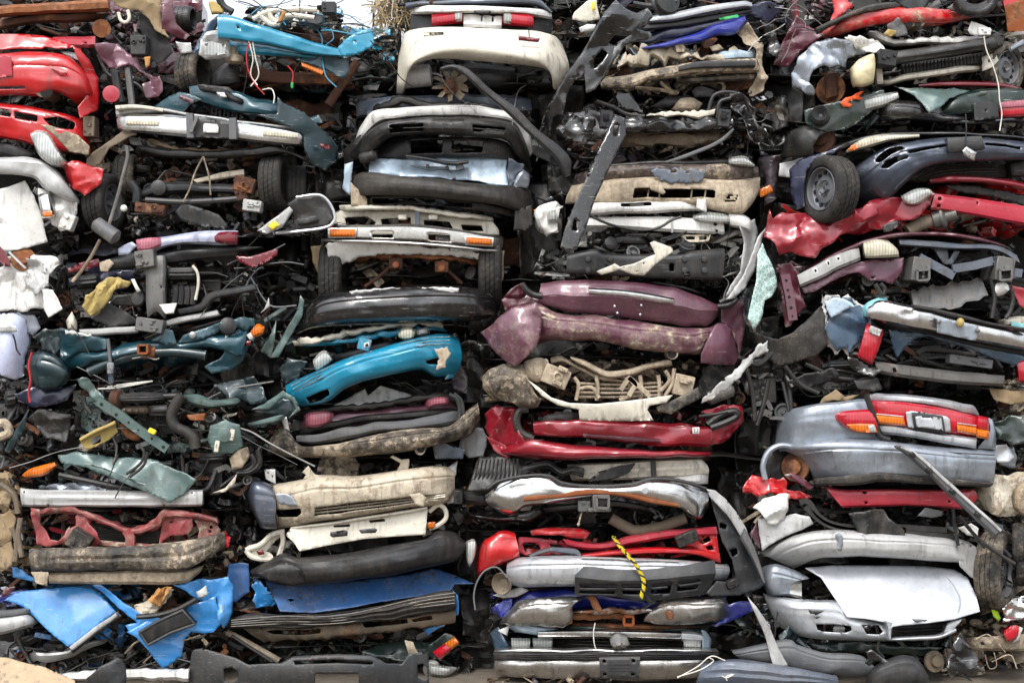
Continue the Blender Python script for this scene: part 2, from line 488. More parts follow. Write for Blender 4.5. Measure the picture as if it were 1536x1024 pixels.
def rot(r, full=True, tilt=.5):
    if full:
        q = Vector((r.gauss(0, 1), r.gauss(0, 1), r.gauss(0, 1), r.gauss(0, 1))).normalized()
        from mathutils import Quaternion
        return np.array(Quaternion(q).to_matrix())
    return np.array(Matrix.Rotation(r.gauss(0, tilt), 3, 'Y') @ Matrix.Rotation(r.gauss(0, tilt), 3, 'X') @ Matrix.Rotation(r.gauss(0, tilt), 3, 'Z'))

class MB:
    def __init__(s): s.v, s.f, s.mi, s.mats, s.n = [], [], [], [], 0
    def add(s, g, mat, R=None, c=(0, 0, 0)):
        v, f = g
        if R is not None: v = v @ np.asarray(R).T
        v = v + np.asarray(c)
        if mat not in s.mats: s.mats.append(mat)
        m = s.mats.index(mat)
        s.v.append(v); s.f += [[i + s.n for i in q] for q in f]; s.mi += [m] * len(f); s.n += len(v)
        return s
    def build(s, name, **k):
        return mesh_obj(name, np.concatenate(s.v), s.f, s.mats, s.mi, **k)

# ------------------------------------------------------------------ single solids placed in the picture
def T(name, mat, path, r=.012, d=0.0, n=8, smooth=True, k=None, **kw):
    """tube along 'x,y[,d] ...'"""
    a = parse(path); a[:, 2] = np.where(np.isnan(a[:, 2]), 0, a[:, 2]) + d + CD
    L = np.hypot(np.diff(a[:, 0]), np.diff(a[:, 1])).sum()
    if smooth and len(a) > 2: a = resample(a, k or int(np.clip(L / 4, 6, 60)))
    g = tube_geo(W(a[:, 0], a[:, 1], a[:, 2]), r, n)
    return MB().add(g, mat).build(name, **kw)

def BM(name, mat, path, h=.05, w=.05, d=0.0, holes=0, smooth=False, **kw):
    """bar of rectangular section along a path: h seen height, w depth"""
    a = parse(path); a[:, 2] = np.where(np.isnan(a[:, 2]), 0, a[:, 2]) + d + CD
    a = resample(a, max(len(a) * 4, 8), smooth and len(a) > 2)
    P = W(a[:, 0], a[:, 1], a[:, 2])
    b = MB().add(strap_geo(P, h, w, (0, 1, 0)), mat)
    if holes:
        Tn = (P[-1] - P[0]); Tn /= np.linalg.norm(Tn)
        for i in range(holes):
            q = P[0] + (P[-1] - P[0]) * (i + .5 + RNG.uniform(-.2, .2)) / holes + np.array([0, -w / 2 - .001, RNG.uniform(-.1, .1) * h])
            rr = h * RNG.uniform(.1, .2)
            b.add(lathe_geo([(rr, 0), (rr * .8, .004)], 10, Matrix.Rotation(math.pi / 2, 3, 'X'), q), 'hole')
    return b.build(name, **kw)

def BX(name, mat, x, y, w, h, dep, d=0.0, ry=0, rz=0, rx=0, detail=0, bev=.006, **kw):
    """bevelled block centred at panel x, y; w, h in panel px; dep in m; detail adds ribs and caps of the same stuff"""
    c = WP(x, y, d + CD); s = (D + d + CD) / D / K / ZS
    R = np.array(Matrix.Rotation(math.radians(ry), 3, 'Y') @ Matrix.Rotation(math.radians(rz), 3, 'Z') @ Matrix.Rotation(math.radians(rx), 3, 'X'))
    sx, sz = w * s, h * s
    b = MB().add(box_geo(sx, dep, sz, min(bev, .2 * min(sx, sz, dep))), mat, R, c)
    r = random.Random(rnd())
    for i in range(detail):
        a = np.array([r.uniform(-.38, .38) * sx, -dep / 2 - .004, r.uniform(-.38, .38) * sz])
        if r.random() < .5:
            rr = min(sx, sz) * r.uniform(.08, .16); g = lathe_geo([(rr, -.012), (rr, .006), (rr * .7, .01)], 12, Matrix.Rotation(math.pi / 2, 3, 'X'))
        else: g = box_geo(sx * r.uniform(.1, .4), .02, sz * r.uniform(.08, .2), .002)
        b.add((g[0] + a, g[1]), mat, R, c)
    return b.build(name, **kw)

def LZ(name, mat, x, y, d, axis, prof, n=28, **kw):
    """lathe with its axis given in world space"""
    R = Vector((0, 0, 1)).rotation_difference(Vector(axis).normalized()).to_matrix()
    if name in ('exhaust', 'pipe_end'): prof = [(r, -h) for r, h in prof]
    return MB().add(lathe_geo(prof, n, R, WP(x, y, d + CD)), mat).build(name, **kw)

def wheel(x, y, d, R, w, yaw=0, pitch=0, rim=True, mat='rubber', top=None, rimmat='blackrim', flat=1.0):
    """yaw 0: the tread faces the camera (axle along x); yaw 90: the side does"""
    global CUR
    c = WP(x, y, d + CD)
    par = CUR if not top else None
    e = bpy.data.objects.new('wheel', None); e.empty_display_size = .1
    e.location = tuple(np.array(c) - (np.array(origin_of(par)) if par is not None else 0))
    link(e, 'wheel', par, top)
    ax = Vector((math.cos(math.radians(yaw)), -math.sin(math.radians(yaw)), math.sin(math.radians(pitch))))
    Rm = np.array(Vector((0, 0, 1)).rotation_difference(ax.normalized()).to_matrix())
    h = w / 2; n = 132
    prof = [(.66 * R, -.42 * w), (.70 * R, -.5 * w), (.8 * R, -.53 * w), (.9 * R, -.5 * w), (.965 * R, -.44 * w), (.99 * R, -.38 * w)]
    for g in (-.2, 0, .2): prof += [(R, (g - .085) * w), (R, (g - .02) * w), (.965 * R, (g - .015) * w), (.965 * R, (g + .015) * w), (R, (g + .02) * w), (R, (g + .085) * w)]
    prof += [(.99 * R, .38 * w), (.965 * R, .44 * w), (.9 * R, .5 * w), (.8 * R, .53 * w), (.70 * R, .5 * w), (.66 * R, .42 * w), (.64 * R, .3 * w), (.64 * R, -.3 * w), (.66 * R, -.42 * w)]
    v, f = lathe_geo(prof, n, None, (0, 0, 0), cap=False)
    k = len(prof)
    rad = np.hypot(v[:, 0], v[:, 1]); row = np.repeat(np.arange(k), n); colm = np.tile(np.arange(n), k)
    cut = (rad > .975 * R) & (((colm + row // 3) % 4) == 0); cut |= (rad > .95 * R) & (rad < .98 * R) & (np.abs(v[:, 2]) > .4 * w) & (colm % 3 == 0)
    v[cut, :2] *= .984
    v = v @ Rm.T
    v[:, 2] *= flat
    MB().add((v + np.array(c), f), mat).build('tyre', parent=e)
    if rim:
        s = 1 if yaw >= 0 else -1
        b = MB()
        rp = [(.645 * R, -.44 * w), (.62 * R, -.46 * w), (.6 * R, -.40 * w), (.585 * R, -.22 * w), (.53 * R, -.15 * w), (.45 * R, -.14 * w), (.40 * R, -.24 * w), (.27 * R, -.27 * w), (.24 * R, -.2 * w), (.13 * R, -.2 * w), (.12 * R, -.34 * w), (.02 * R, -.27 * w)]
        if s > 0: rp = [(a, -q) for a, q in rp]
        b.add(lathe_geo(rp, 48, Rm, c, cap=False), rimmat)
        for j in range(12):
            t = 2 * math.pi * j / 12; p = np.array([.5 * R * math.cos(t), .5 * R * math.sin(t), s * .15 * w])
            b.add((lathe_geo([(.06 * R, -.01), (.06 * R, .01)], 10)[0] + p, lathe_geo([(.06 * R, -.01), (.06 * R, .01)], 10)[1]), 'hole', Rm, c)
        for j in range(5):
            t = 2 * math.pi * j / 5; p = np.array([.17 * R * math.cos(t), .17 * R * math.sin(t), s * .21 * w])
            g = lathe_geo([(.025 * R, -.02), (.025 * R, .02)], 6); b.add((g[0] + p, g[1]), 'steel', Rm, c)
        b.build('rim', parent=e)
    return e

# ------------------------------------------------------------------ mechanical clutter
PAL = {
    'dark': 'black black black dkplast dkplast dkgrey steel rustdk oil oil oil oil'.split(),
    'mid': 'black black dkplast dkgrey grey steel alu rustdk oil oil black cream'.split(),
    'rust': 'rustdk rustdk rustdk oil oil black black steel mudmetal oil'.split(),
    'mud': 'mudmetal mudmetal mudmetal mudplast mudplast black oil rustdk'.split(),
    'light': 'alu alu steel grey cream white dkplast black oil'.split(),
}
def piece(r, size, pal, tint=()):
    """one random bit of wreckage: (geometry, material, kind)"""
    k = r.random(); m = r.choice(pal) if not (tint and r.random() < .35) else r.choice(tint)
    s = size * r.uniform(.5, 1.3)
    if k < .27:
        v, f = shard_pool(r.randrange(70)); return (v * np.array([s * r.uniform(.6, 1.7), s, s * r.uniform(.5, 1.1)]), f), m
    if k < .42:
        v, f = box_geo(s * .6, s * r.uniform(.25, .6), s * r.uniform(.25, .5), .012 * s / .12)
        b = MB().add((v, f), m)
        for i in range(r.randint(1, 3)):
            g = box_geo(s * r.uniform(.08, .3), s * .1, s * r.uniform(.06, .2), .003) if r.random() < .5 else lathe_geo([(s * .05, -s * .05), (s * .05, s * .06), (s * .03, s * .07)], 10, rot(r))
            b.add((g[0] + np.array([r.uniform(-.28, .28) * s, -s * .2, r.uniform(-.2, .2) * s]), g[1]), m)
        return (np.concatenate(b.v), b.f), m
    if k < .52:
        R0, h = s * r.uniform(.12, .3), s * r.uniform(.2, .7); p = []
        nr = r.randint(2, 3)
        for i in range(nr):
            p += [(R0, h * i / nr), (R0, h * (i + .6) / nr), (R0 * .86, h * (i + .65) / nr), (R0 * .86, h * (i + .95) / nr)]
        return lathe_geo([(R0 * .5, 0)] + p + [(R0 * .4, h), (R0 * .4, h * 1.15)], 11), m
    if k < .70:
        n = r.randint(4, 6); q = np.cumsum(np.array([[r.gauss(.35, .5), r.gauss(0, .3), r.gauss(0, .45)] for _ in range(n)]), 0) * s * .8
        q -= q.mean(0); q = resample(np.c_[q], 14)
        rad = r.choice([.003, .004, .006, .010, .013])
        return tube_geo(q, rad, 6), (r.choice(['black', 'black', 'dkplast', 'steel', m]) if rad < .008 else r.choice(['black', 'dkplast', 'rubber', m]))
    if k < .84:
        n = 4; q = np.cumsum(np.array([[r.uniform(.3, 1), r.gauss(0, .12), r.gauss(0, .25)] for _ in range(n)]), 0) * s * .5
        q -= q.mean(0)
        return strap_geo(np.concatenate([q[:1], q[:1] + (q[1] - q[0]) * .98, q[1:2], q[2:]]), s * r.uniform(.08, .25), s * .03, (r.gauss(0, .4), 1, r.gauss(0, .4))), m
    if k < .93:
        w = r.uniform(.015, .045); return box_geo(s * r.uniform(1.2, 2.6), w, w * r.uniform(.6, 1.6), .004), m
    if k < .97:
        t = np.linspace(0, 2 * math.pi * 4, 36); R0 = s * .16
        return tube_geo(np.stack([R0 * np.cos(t), R0 * np.sin(t), t * s * .025], -1), .006, 5), m
    b = MB(); n = r.randint(5, 7)
    for i in range(n): b.add((box_geo(s * .5, .004, s * .4, .001)[0] + np.array([0, i * .012, 0]), box_geo(s * .5, .004, s * .4, .001)[1]), m)
    return (np.concatenate(b.v), b.f), m

POOL = {}
def shard_pool(i):
    if i not in POOL: POOL[i] = shard_geo(1.0, random.Random(i).uniform(.35, .9), 5000 + i, random.Random(i).uniform(.1, .3), 8)
    return POOL[i]
def J(slot, n, pal='dark', d0=.12, d1=.6, size=.11, tint='', name='torn_scrap', big=0, seed=None):
    """clutter inside a slot of the current panel: small bits as one mass, 'big' larger ones as parts of their own"""
    r = random.Random(seed or rnd()); x0, y0, x1, y1 = slot; P = PAL[pal] if pal in PAL else pal.split(); tint = tint.split()
    b = MB(); 
    n = int(n * 1.8); size *= r.uniform(.74, .84)
    for i in range(n):
        d = d0 + .07 + (d1 - d0) * r.random() ** .7
        g, m = piece(r, (1.5 if r.random() < .12 else 1) * size * (1 + .5 * (d - d0) / max(d1 - d0, .01)), P, tint)
        R = rot(r) if r.random() < .3 else rot(r, False, .45)
        v = g[0] @ R.T; ext = np.abs(v).max(0); lim = np.array([.19, .16, .085]) * (size / .11); v = v * min(1.0, (lim / (ext + 1e-6)).min() * r.uniform(.8, 1.25))
        c = WP(r.uniform(x0, x1), r.uniform(y0, y1), d + CD); lo, hi = WP(x0, y1, d + CD), WP(x1, y0, d + CD)
        for a in (0, 2):
            e0, e1 = v[:, a].min(), v[:, a].max()
            if e1 - e0 < hi[a] - lo[a]: c[a] = min(max(c[a], lo[a] - e0 * .9), hi[a] - e1 * .9)
            else: c[a] = (lo[a] + hi[a]) / 2 - (e0 + e1) / 2
        b.add((v, g[1]), m, None, c)
    if n: b.build(name, stuff=True, angle=30)

def WIRES(slot, n, mats='black dkplast steel', d0=.0, d1=.4, r0=.0025, drop=.1, length=.35, name='wire'):
    r = random.Random(rnd()); x0, y0, x1, y1 = slot; mats = mats.split()
    for i in range(int(n * 1.6)):
        p = np.array(WP(r.uniform(x0, x1), r.uniform(y0, y1), d0 + (d1 - d0) * r.random() + CD)); q = [p]
        v = np.array([r.gauss(0, 1), r.gauss(0, .3), r.gauss(0, .7)]); v *= length / 5 / (np.linalg.norm(v) + 1e-6)
        for k in range(5):
            v = v + np.array([r.gauss(0, .5), r.gauss(0, .2), r.gauss(-drop, .4)]) * length / 8; q.append(q[-1] + v)
        MB().add(tube_geo(resample(np.array(q), 26), r0 * r.uniform(.7, 1.8), 6), r.choice(mats)).build(name)

def ENG(slot, d=.12, mats='black dkplast dkgrey oil', hoses=4, alu='steel m.2'):
    """engine parts that show between the panels: block, rocker cover, pulleys, hoses, brackets"""
    r = random.Random(rnd()); x0, y0, x1, y1 = slot; w, h = x1 - x0, y1 - y0; ms = mats.split()
    cx = r.uniform(x0 + .35 * w, x1 - .35 * w); bw = min(w * .4, 190); bh = min(h * .75, 110)
    BX('engine_block', r.choice(ms) + ' m.2', cx, y0 + h * .55, bw, bh, .22, d + .12, ry=r.uniform(-8, 8), detail=9)
    B('rocker_cover', r.choice(ms), f'{cx-bw*.45},{y0+h*.1} {cx+bw*.45},{y0+h*.06}', f'{cx-bw*.47},{y0+h*.34} {cx+bw*.47},{y0+h*.3}', d=d, bulge=.05, wrap=.02, rib=.008, nrib=3, cr=.004)
    for k in range(3):
        R0 = r.uniform(.03, .06); px, py = r.uniform(x0, x1), r.uniform(y0 + .3 * h, y1)
        LZ('pulley', r.choice([alu, 'dkgrey', 'rustdk']), px, py, d + r.uniform(-.02, .1), (r.gauss(0, .5), -1, r.gauss(0, .3)), [(.2 * R0, -.03), (R0, -.03), (R0, -.018), (.86 * R0, -.008), (.86 * R0, .008), (R0, .018), (R0, .03), (.75 * R0, .03), (.7 * R0, .012), (.3 * R0, .012), (.25 * R0, .03)], 22)
    for k in range(hoses):
        p = [r.uniform(x0, x1), r.uniform(y0, y1)]; q = []
        for j in range(5):
            q.append(f'{p[0]:.0f},{p[1]:.0f},{r.uniform(-.05, .08):.2f}'); p[0] = min(max(p[0] + r.gauss(0, .22) * w, x0 - 20), x1 + 20); p[1] = min(max(p[1] + r.gauss(0, .4) * h, y0 - 10), y1 + 10)
        T('hose', r.choice(ms) + ' m.15', ' '.join(q), r.choice([.006, .009, .014, .02]), d - .04, 9)
    for k in range(4):
        px, py = r.uniform(x0, x1 - 60), r.uniform(y0, y1)
        BM('bracket', r.choice([alu, 'dkgrey m.2', 'rustdk']), f'{px:.0f},{py:.0f} {px + r.uniform(30, 70):.0f},{py + r.uniform(-30, 30):.0f} {px + r.uniform(60, 120):.0f},{py + r.uniform(-40, 40):.0f}', r.uniform(.02, .045), .012, d - .02, 3)
# ------------------------------------------------------------------ materials
def lin(h, k=1.0):
    h = h.lstrip('#'); c = [int(h[i:i + 2], 16) / 255 for i in (0, 2, 4)]
    return tuple(k * (x / 12.92 if x <= .04045 else ((x + .055) / 1.055) ** 2.4) for x in c) + (1,)

# key: (sRGB albedo, metallic, roughness, coat, mud, rust, dust)
BASE = {
    'white': ('e6e4df', 0, .35, .4, .10, .0, .25), 'cream': ('d6cfbe', 0, .4, .3, .12, .05, .25), 'beige': ('c4b8a2', 0, .5, .15, .25, .0, .3),
    'red': ('bb0c16', 0, .3, .6, .08, .0, .15), 'crimson': ('8c0a22', .2, .28, .7, .06, .0, .12), 'redpink': ('b02a3c', 0, .4, .3, .06, .0, .2),
    'maroon': ('64394a', .15, .34, .5, .1, .0, .2), 'wine': ('501226', .1, .35, .5, .08, .0, .2), 'plum': ('362a32', .1, .4, .4, .1, .0, .2),
    'turq': ('0b83a3', .1, .3, .6, .06, .0, .12), 'teal': ('0a3d49', .2, .33, .5, .12, .0, .15), 'dkteal': ('08282e', .2, .33, .5, .12, .0, .2), 
    'ltblue': ('b4c8d8', .2, .33, .5, .06, .0, .15), 'silver': ('c6c9cd', .55, .34, .5, .1, .0, .18), 'silvdk': ('98a0aa', .55, .34, .5, .12, .0, .2), 'ltgrey': ('b4b4b2', .1, .42, .3, .12, .0, .25),
    'blue': ('2f84c6', 0, .32, .5, .08, .0, .15), 'bluedirt': ('2d619c', 0, .5, .1, .30, .0, .5), 'royal': ('13268a', .1, .32, .6, .08, .0, .15), 'navy': ('121a3a', .2, .3, .6, .06, .0, .15), 'dkblue': ('444c5b', .35, .32, .5, .1, .0, .2),
    'greyblue': ('515a68', .1, .45, .2, .14, .0, .3), 'bluegrey': ('2c475f', .3, .34, .5, .08, .0, .2), 'sage': ('4e6663', .2, .38, .3, .14, .05, .25), 'dkgreen': ('0f2621', .1, .34, .5, .14, .0, .2), 'lav': ('c3c9e2', .25, .33, .5, .08, .0, .15),
    'gloss': ('0b0b0e', 0, .22, .7, .08, .0, .15), 'black': ('0c0c0e', 0, .42, 0, .12, .0, .3), 'dkplast': ('151619', 0, .46, 0, .14, .0, .35), 'dkgrey': ('232528', 0, .45, 0, .14, .0, .35), 'grey': ('5a5c5f', 0, .5, 0, .14, .0, .3),
    'mudplast': ('1f1c1a', 0, .6, 0, .62, .0, .4), 'mudmetal': ('6b5d4c', .1, .7, 0, .6, .1, .5), 'steel': ('706f6d', .6, .48, 0, .14, .12, .3), 'alu': ('a4a4a2', .7, .42, 0, .1, .03, .25), 'oil': ('0c0a08', .1, .42, 0, .14, .06, .2),
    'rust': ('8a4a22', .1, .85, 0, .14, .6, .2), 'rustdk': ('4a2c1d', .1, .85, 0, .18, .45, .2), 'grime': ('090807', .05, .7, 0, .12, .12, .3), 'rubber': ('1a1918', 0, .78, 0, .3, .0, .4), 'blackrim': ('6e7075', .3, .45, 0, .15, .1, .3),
    'chrome': ('dadada', 1.0, .14, 0, .06, .03, .12), 'chrdirt': ('c8c6c2', .95, .24, 0, .16, .08, .2), 'ply': ('b09a7c', 0, .75, 0, .1, .0, .3), 'cloth': ('8f7a5c', 0, .9, 0, .3, .1, .4), 'foam': ('b09a5c', 0, .75, 0, .12, .0, .2), 'fabric': ('1f1f22', 0, .9, 0, .12, .0, .3),
    'palesilver': ('c4c7cd', .35, .36, .5, .02, .0, .02), 'redrust': ('8c3538', .05, .6, .05, .42, .3, .4), 'straw': ('b09a72', 0, .9, 0, .2, .1, .2), 'tanboard': ('b8844a', 0, .9, 0, .1, .1, .2),
}
CACHE = {}
def nt_new(name):
    m = bpy.data.materials.new(name); m.use_nodes = True; t = m.node_tree; t.nodes.clear()
    return m, t, t.nodes.new, t.links.new

def M(key):
    if key in CACHE: return CACHE[key]
    w = key.split(); k = w[0]
    if k in SPECIAL: CACHE[key] = SPECIAL[k](); return CACHE[key]
    hexc, met, rough, coat, mud, rust, dust = BASE[k]
    for o in w[1:]:
        v = float(o[1:])
        if o[0] == 'm': mud = v
        elif o[0] == 'r': rust = v
        elif o[0] == 'd': dust = v
        elif o[0] == 'g': rough = v
    m, t, N, L = nt_new(key.replace(' ', '_'))
    out = N('ShaderNodeOutputMaterial'); p = N('ShaderNodeBsdfPrincipled'); L(p.outputs[0], out.inputs[0])
    tc, oi, ad = N('ShaderNodeTexCoord'), N('ShaderNodeObjectInfo'), N('ShaderNodeVectorMath'); ad.operation = 'MULTIPLY_ADD'
    L(oi.outputs['Random'], ad.inputs[0]); ad.inputs[1].default_value = (31, 17, 23); L(tc.outputs['Object'], ad.inputs[2])
    def noise(sc, det=6, ro=.62, vec=None, dist=0):
        n = N('ShaderNodeTexNoise'); n.inputs['Scale'].default_value = sc; n.inputs['Detail'].default_value = det; n.inputs['Roughness'].default_value = ro; n.inputs['Distortion'].default_value = dist
        L(vec or ad.outputs[0], n.inputs['Vector']); return n.outputs['Fac']
    def rng(src, a, b, c=0, e=1):
        n = N('ShaderNodeMapRange'); n.inputs[1].default_value = a; n.inputs[2].default_value = b; n.inputs[3].default_value = c; n.inputs[4].default_value = e
        L(src, n.inputs[0]); return n.outputs[0]
    def math_(op, a, b):
        n = N('ShaderNodeMath'); n.operation = op
        for i, x in enumerate((a, b)):
            if isinstance(x, (int, float)): n.inputs[i].default_value = x
            else: L(x, n.inputs[i])
        return n.outputs[0]
    def mix(f, a, b):
        n = N('ShaderNodeMix'); n.data_type = 'RGBA'
        if isinstance(f, (int, float)): n.inputs[0].default_value = f
        else: L(f, n.inputs[0])
        for i, x in ((6, a), (7, b)):
            if isinstance(x, tuple): n.inputs[i].default_value = x
            else: L(x, n.inputs[i])
        return n.outputs[2]
    def mixf(f, a, b):
        n = N('ShaderNodeMix'); n.data_type = 'FLOAT'; L(f, n.inputs[0])
        for i, x in ((2, a), (3, b)):
            if isinstance(x, (int, float)): n.inputs[i].default_value = x
            else: L(x, n.inputs[i])
        return n.outputs[0]
    big, fine, med = noise(2.6, 7, .66), noise(21, 6, .68), noise(7, 7, .7)
    # streaks run down the panel: stretched noise
    st = N('ShaderNodeVectorMath'); st.operation = 'MULTIPLY'; L(ad.outputs[0], st.inputs[0]); st.inputs[1].default_value = (16, 16, 2.2)
    streak = noise(1.6, 5, .6, st.outputs[0])
    c0 = lin(hexc)
    col = mix(rng(med, .3, .72), tuple(x * .8 for x in c0[:3]) + (1,), tuple(min(1, x * 1.12) for x in c0[:3]) + (1,))
    # scratches
    sv = N('ShaderNodeMapping'); sv.inputs['Rotation'].default_value = (.2, .5, .35); sv.inputs['Scale'].default_value = (3, 3, 70); L(ad.outputs[0], sv.inputs['Vector'])
    scr = math_('MULTIPLY', rng(noise(2.0, 3, .5, sv.outputs[0]), .635, .68), rng(med, .50, .6))
    lum = sum(c0[:3]) / 3
    sc_c = (.55, .54, .52, 1) if lum < .5 else (.3, .29, .27, 1)
    col = mix(math_('MULTIPLY', scr, .5 if coat else .15), col, sc_c)
    # thin dust film and grime streaks
    dust0 = dust; sat = max(c0[:3]) - min(c0[:3]); dust = dust * (.3 if sum(c0[:3]) < .2 else .4 if sat > .12 else .7)
    dm = math_('MULTIPLY', rng(math_('ADD', math_('MULTIPLY', big, .6), math_('MULTIPLY', streak, .4)), .42, .66), dust)
    col = mix(dm, col, (.30, .26, .21, 1))
    gm = math_('MULTIPLY', math_('MULTIPLY', rng(streak, .52, .7), rng(big, .42, .58)), min(.85, .15 + 2 * dust0))
    col = mix(gm, col, (.035, .03, .026, 1))
    # splashes: small specks and spots of dried mud, denser in patches; dark spots too
    spk = noise(95, 3, .6); patch = rng(big, .40, .62)
    sp = math_('MULTIPLY', math_('MULTIPLY', rng(spk, .61, .68), patch), min(.6, .12 + 1.2 * mud))
    col = mix(sp, col, (.40, .31, .20, 1))
    spk2 = noise(60, 4, .7)
    col = mix(math_('MULTIPLY', rng(spk2, .63, .67), min(.6, dust0 * 4)), col, (.03, .026, .022, 1))
    # paint worn off along sharp edges and folds
    geo = N('ShaderNodeNewGeometry')
    wear = math_('MULTIPLY', rng(geo.outputs['Pointiness'], .56, .64), rng(fine, .46, .58))
    if coat: col = mix(math_('MULTIPLY', wear, .6), col, (.42, .40, .37, 1) if lum < .5 else (.28, .24, .20, 1))
    mask_r = None
    if rust > 0:
        th = .74 - .42 * rust
        mask_r = rng(math_('ADD', math_('MULTIPLY', big, .5), math_('MULTIPLY', med, .5)), th - .03, th + .04)
        rc = mix(rng(fine, .35, .65), (.10, .035, .014, 1), (.30, .12, .045, 1))
        col = mix(mask_r, col, rc)
    th = .755 - .445 * mud
    mv = math_('ADD', math_('ADD', math_('ADD', math_('MULTIPLY', big, .36), math_('MULTIPLY', med, .26)), math_('MULTIPLY', fine, .24)), math_('MULTIPLY', streak, .14))
    mm = math_('MAXIMUM', rng(mv, th - .006, th + .022), math_('MULTIPLY', rng(mv, th - .08, th), .33))
    mc = mix(rng(fine, .3, .7), (.28, .218, .150, 1), (.54, .45, .335, 1)); mc = mix(math_('MULTIPLY', rng(streak, .46, .64), .6), mc, (.20, .15, .10, 1)); mc = mix(math_('MULTIPLY', rng(spk2, .58, .64), .55), mc, (.09, .07, .05, 1))
    col = mix(mm, col, mc)
    L(col, p.inputs['Base Color'])
    rg = mixf(math_('MAXIMUM', mm, math_('MULTIPLY', dm, .8)), mixf(med, max(.08, rough - .08), rough + .14), .88)
    if mask_r is not None: rg = mixf(mask_r, rg, .85)
    L(rg, p.inputs['Roughness'])
    cl = mm if mask_r is None else math_('MAXIMUM', mm, mask_r)
    cl = math_('MINIMUM', math_('ADD', cl, math_('MULTIPLY', dm, .5)), 1)
    if met: L(mixf(cl, met, 0.0), p.inputs['Metallic'])
    if coat:
        L(mixf(cl, coat, 0.0), p.inputs['Coat Weight']); p.inputs['Coat Roughness'].default_value = .12
    bp = N('ShaderNodeBump'); bp.inputs['Strength'].default_value = .55; bp.inputs['Distance'].default_value = .01
    hsum = math_('ADD', math_('MULTIPLY', mm, math_('ADD', fine, .3)), math_('ADD', math_('ADD', math_('MULTIPLY', big, .7), math_('MULTIPLY', med, .35)), math_('ADD', math_('MULTIPLY', fine, .06 if rough < .4 else .2), math_('MULTIPLY', sp, .15))))
    L(hsum, bp.inputs['Height']); L(bp.outputs[0], p.inputs['Normal'])
    CACHE[key] = m
    return m

def simple(name, rgb, rough=.4, met=0, coat=0, bump=0, bscale=40, trans=0, alpha=1, var=.12):
    def f():
        m, t, N, L = nt_new(name)
        out = N('ShaderNodeOutputMaterial'); p = N('ShaderNodeBsdfPrincipled'); L(p.outputs[0], out.inputs[0])
        tc = N('ShaderNodeTexCoord'); n = N('ShaderNodeTexNoise'); n.inputs['Scale'].default_value = 14; n.inputs['Detail'].default_value = 6; L(tc.outputs['Object'], n.inputs['Vector'])
        r = N('ShaderNodeValToRGB'); r.color_ramp.elements[0].position = .35; r.color_ramp.elements[1].position = .68
        c = rgb if isinstance(rgb, tuple) else lin(rgb)
        r.color_ramp.elements[0].color = tuple(x * (1 - var * 2) for x in c[:3]) + (1,); r.color_ramp.elements[1].color = tuple(min(1, x * (1 + var)) for x in c[:3]) + (1,)
        L(n.outputs['Fac'], r.inputs[0]); L(r.outputs[0], p.inputs['Base Color'])
        if 'lens' in name:
            wv = N('ShaderNodeTexWave'); wv.inputs['Scale'].default_value = 16; wv.inputs['Distortion'].default_value = .3; wv.bands_direction = 'X'; L(tc.outputs['Object'], wv.inputs['Vector'])
            mx = N('ShaderNodeMix'); mx.data_type = 'RGBA'; mx.blend_type = 'MULTIPLY'; mx.inputs[0].default_value = .3; L(r.outputs[0], mx.inputs[6]); L(wv.outputs['Color'], mx.inputs[7]); L(mx.outputs[2], p.inputs['Base Color'])
        p.inputs['Roughness'].default_value = rough; p.inputs['Metallic'].default_value = met; p.inputs['Coat Weight'].default_value = coat; p.inputs['Transmission Weight'].default_value = trans; p.inputs['Alpha'].default_value = alpha
        if bump:
            w = N('ShaderNodeTexWave'); w.inputs['Scale'].default_value = bscale; w.bands_direction = 'X'; L(tc.outputs['Object'], w.inputs['Vector'])
            b = N('ShaderNodeBump'); b.inputs['Strength'].default_value = bump; b.inputs['Distance'].default_value = .004; L(w.outputs['Fac'], b.inputs['Height']); L(b.outputs[0], p.inputs['Normal'])
        return m
    return f

def glass_sheet():
    """laminated windscreen glass, crazed all over"""
    m, t, N, L = nt_new('shattered_glass')
    out = N('ShaderNodeOutputMaterial'); p = N('ShaderNodeBsdfPrincipled'); L(p.outputs[0], out.inputs[0])
    tc = N('ShaderNodeTexCoord'); v = N('ShaderNodeTexVoronoi'); v.feature = 'DISTANCE_TO_EDGE'; v.inputs['Scale'].default_value = 34; L(tc.outputs['Object'], v.inputs['Vector'])
    v2 = N('ShaderNodeTexVoronoi'); v2.feature = 'DISTANCE_TO_EDGE'; v2.inputs['Scale'].default_value = 90; L(tc.outputs['Object'], v2.inputs['Vector'])
    mn = N('ShaderNodeMath'); mn.operation = 'MINIMUM'; L(v.outputs[0], mn.inputs[0]); L(v2.outputs[0], mn.inputs[1])
    r = N('ShaderNodeValToRGB'); r.color_ramp.elements[0].position = .0; r.color_ramp.elements[0].color = (.85, .95, .92, 1); r.color_ramp.elements[1].position = .09; r.color_ramp.elements[1].color = (.22, .42, .36, 1)
    L(mn.outputs[0], r.inputs[0]); L(r.outputs[0], p.inputs['Base Color'])
    p.inputs['Roughness'].default_value = .15; p.inputs['Alpha'].default_value = .86
    b = N('ShaderNodeBump'); b.inputs['Strength'].default_value = .6; b.inputs['Distance'].default_value = .004; L(mn.outputs[0], b.inputs['Height']); L(b.outputs[0], p.inputs['Normal'])
    return m

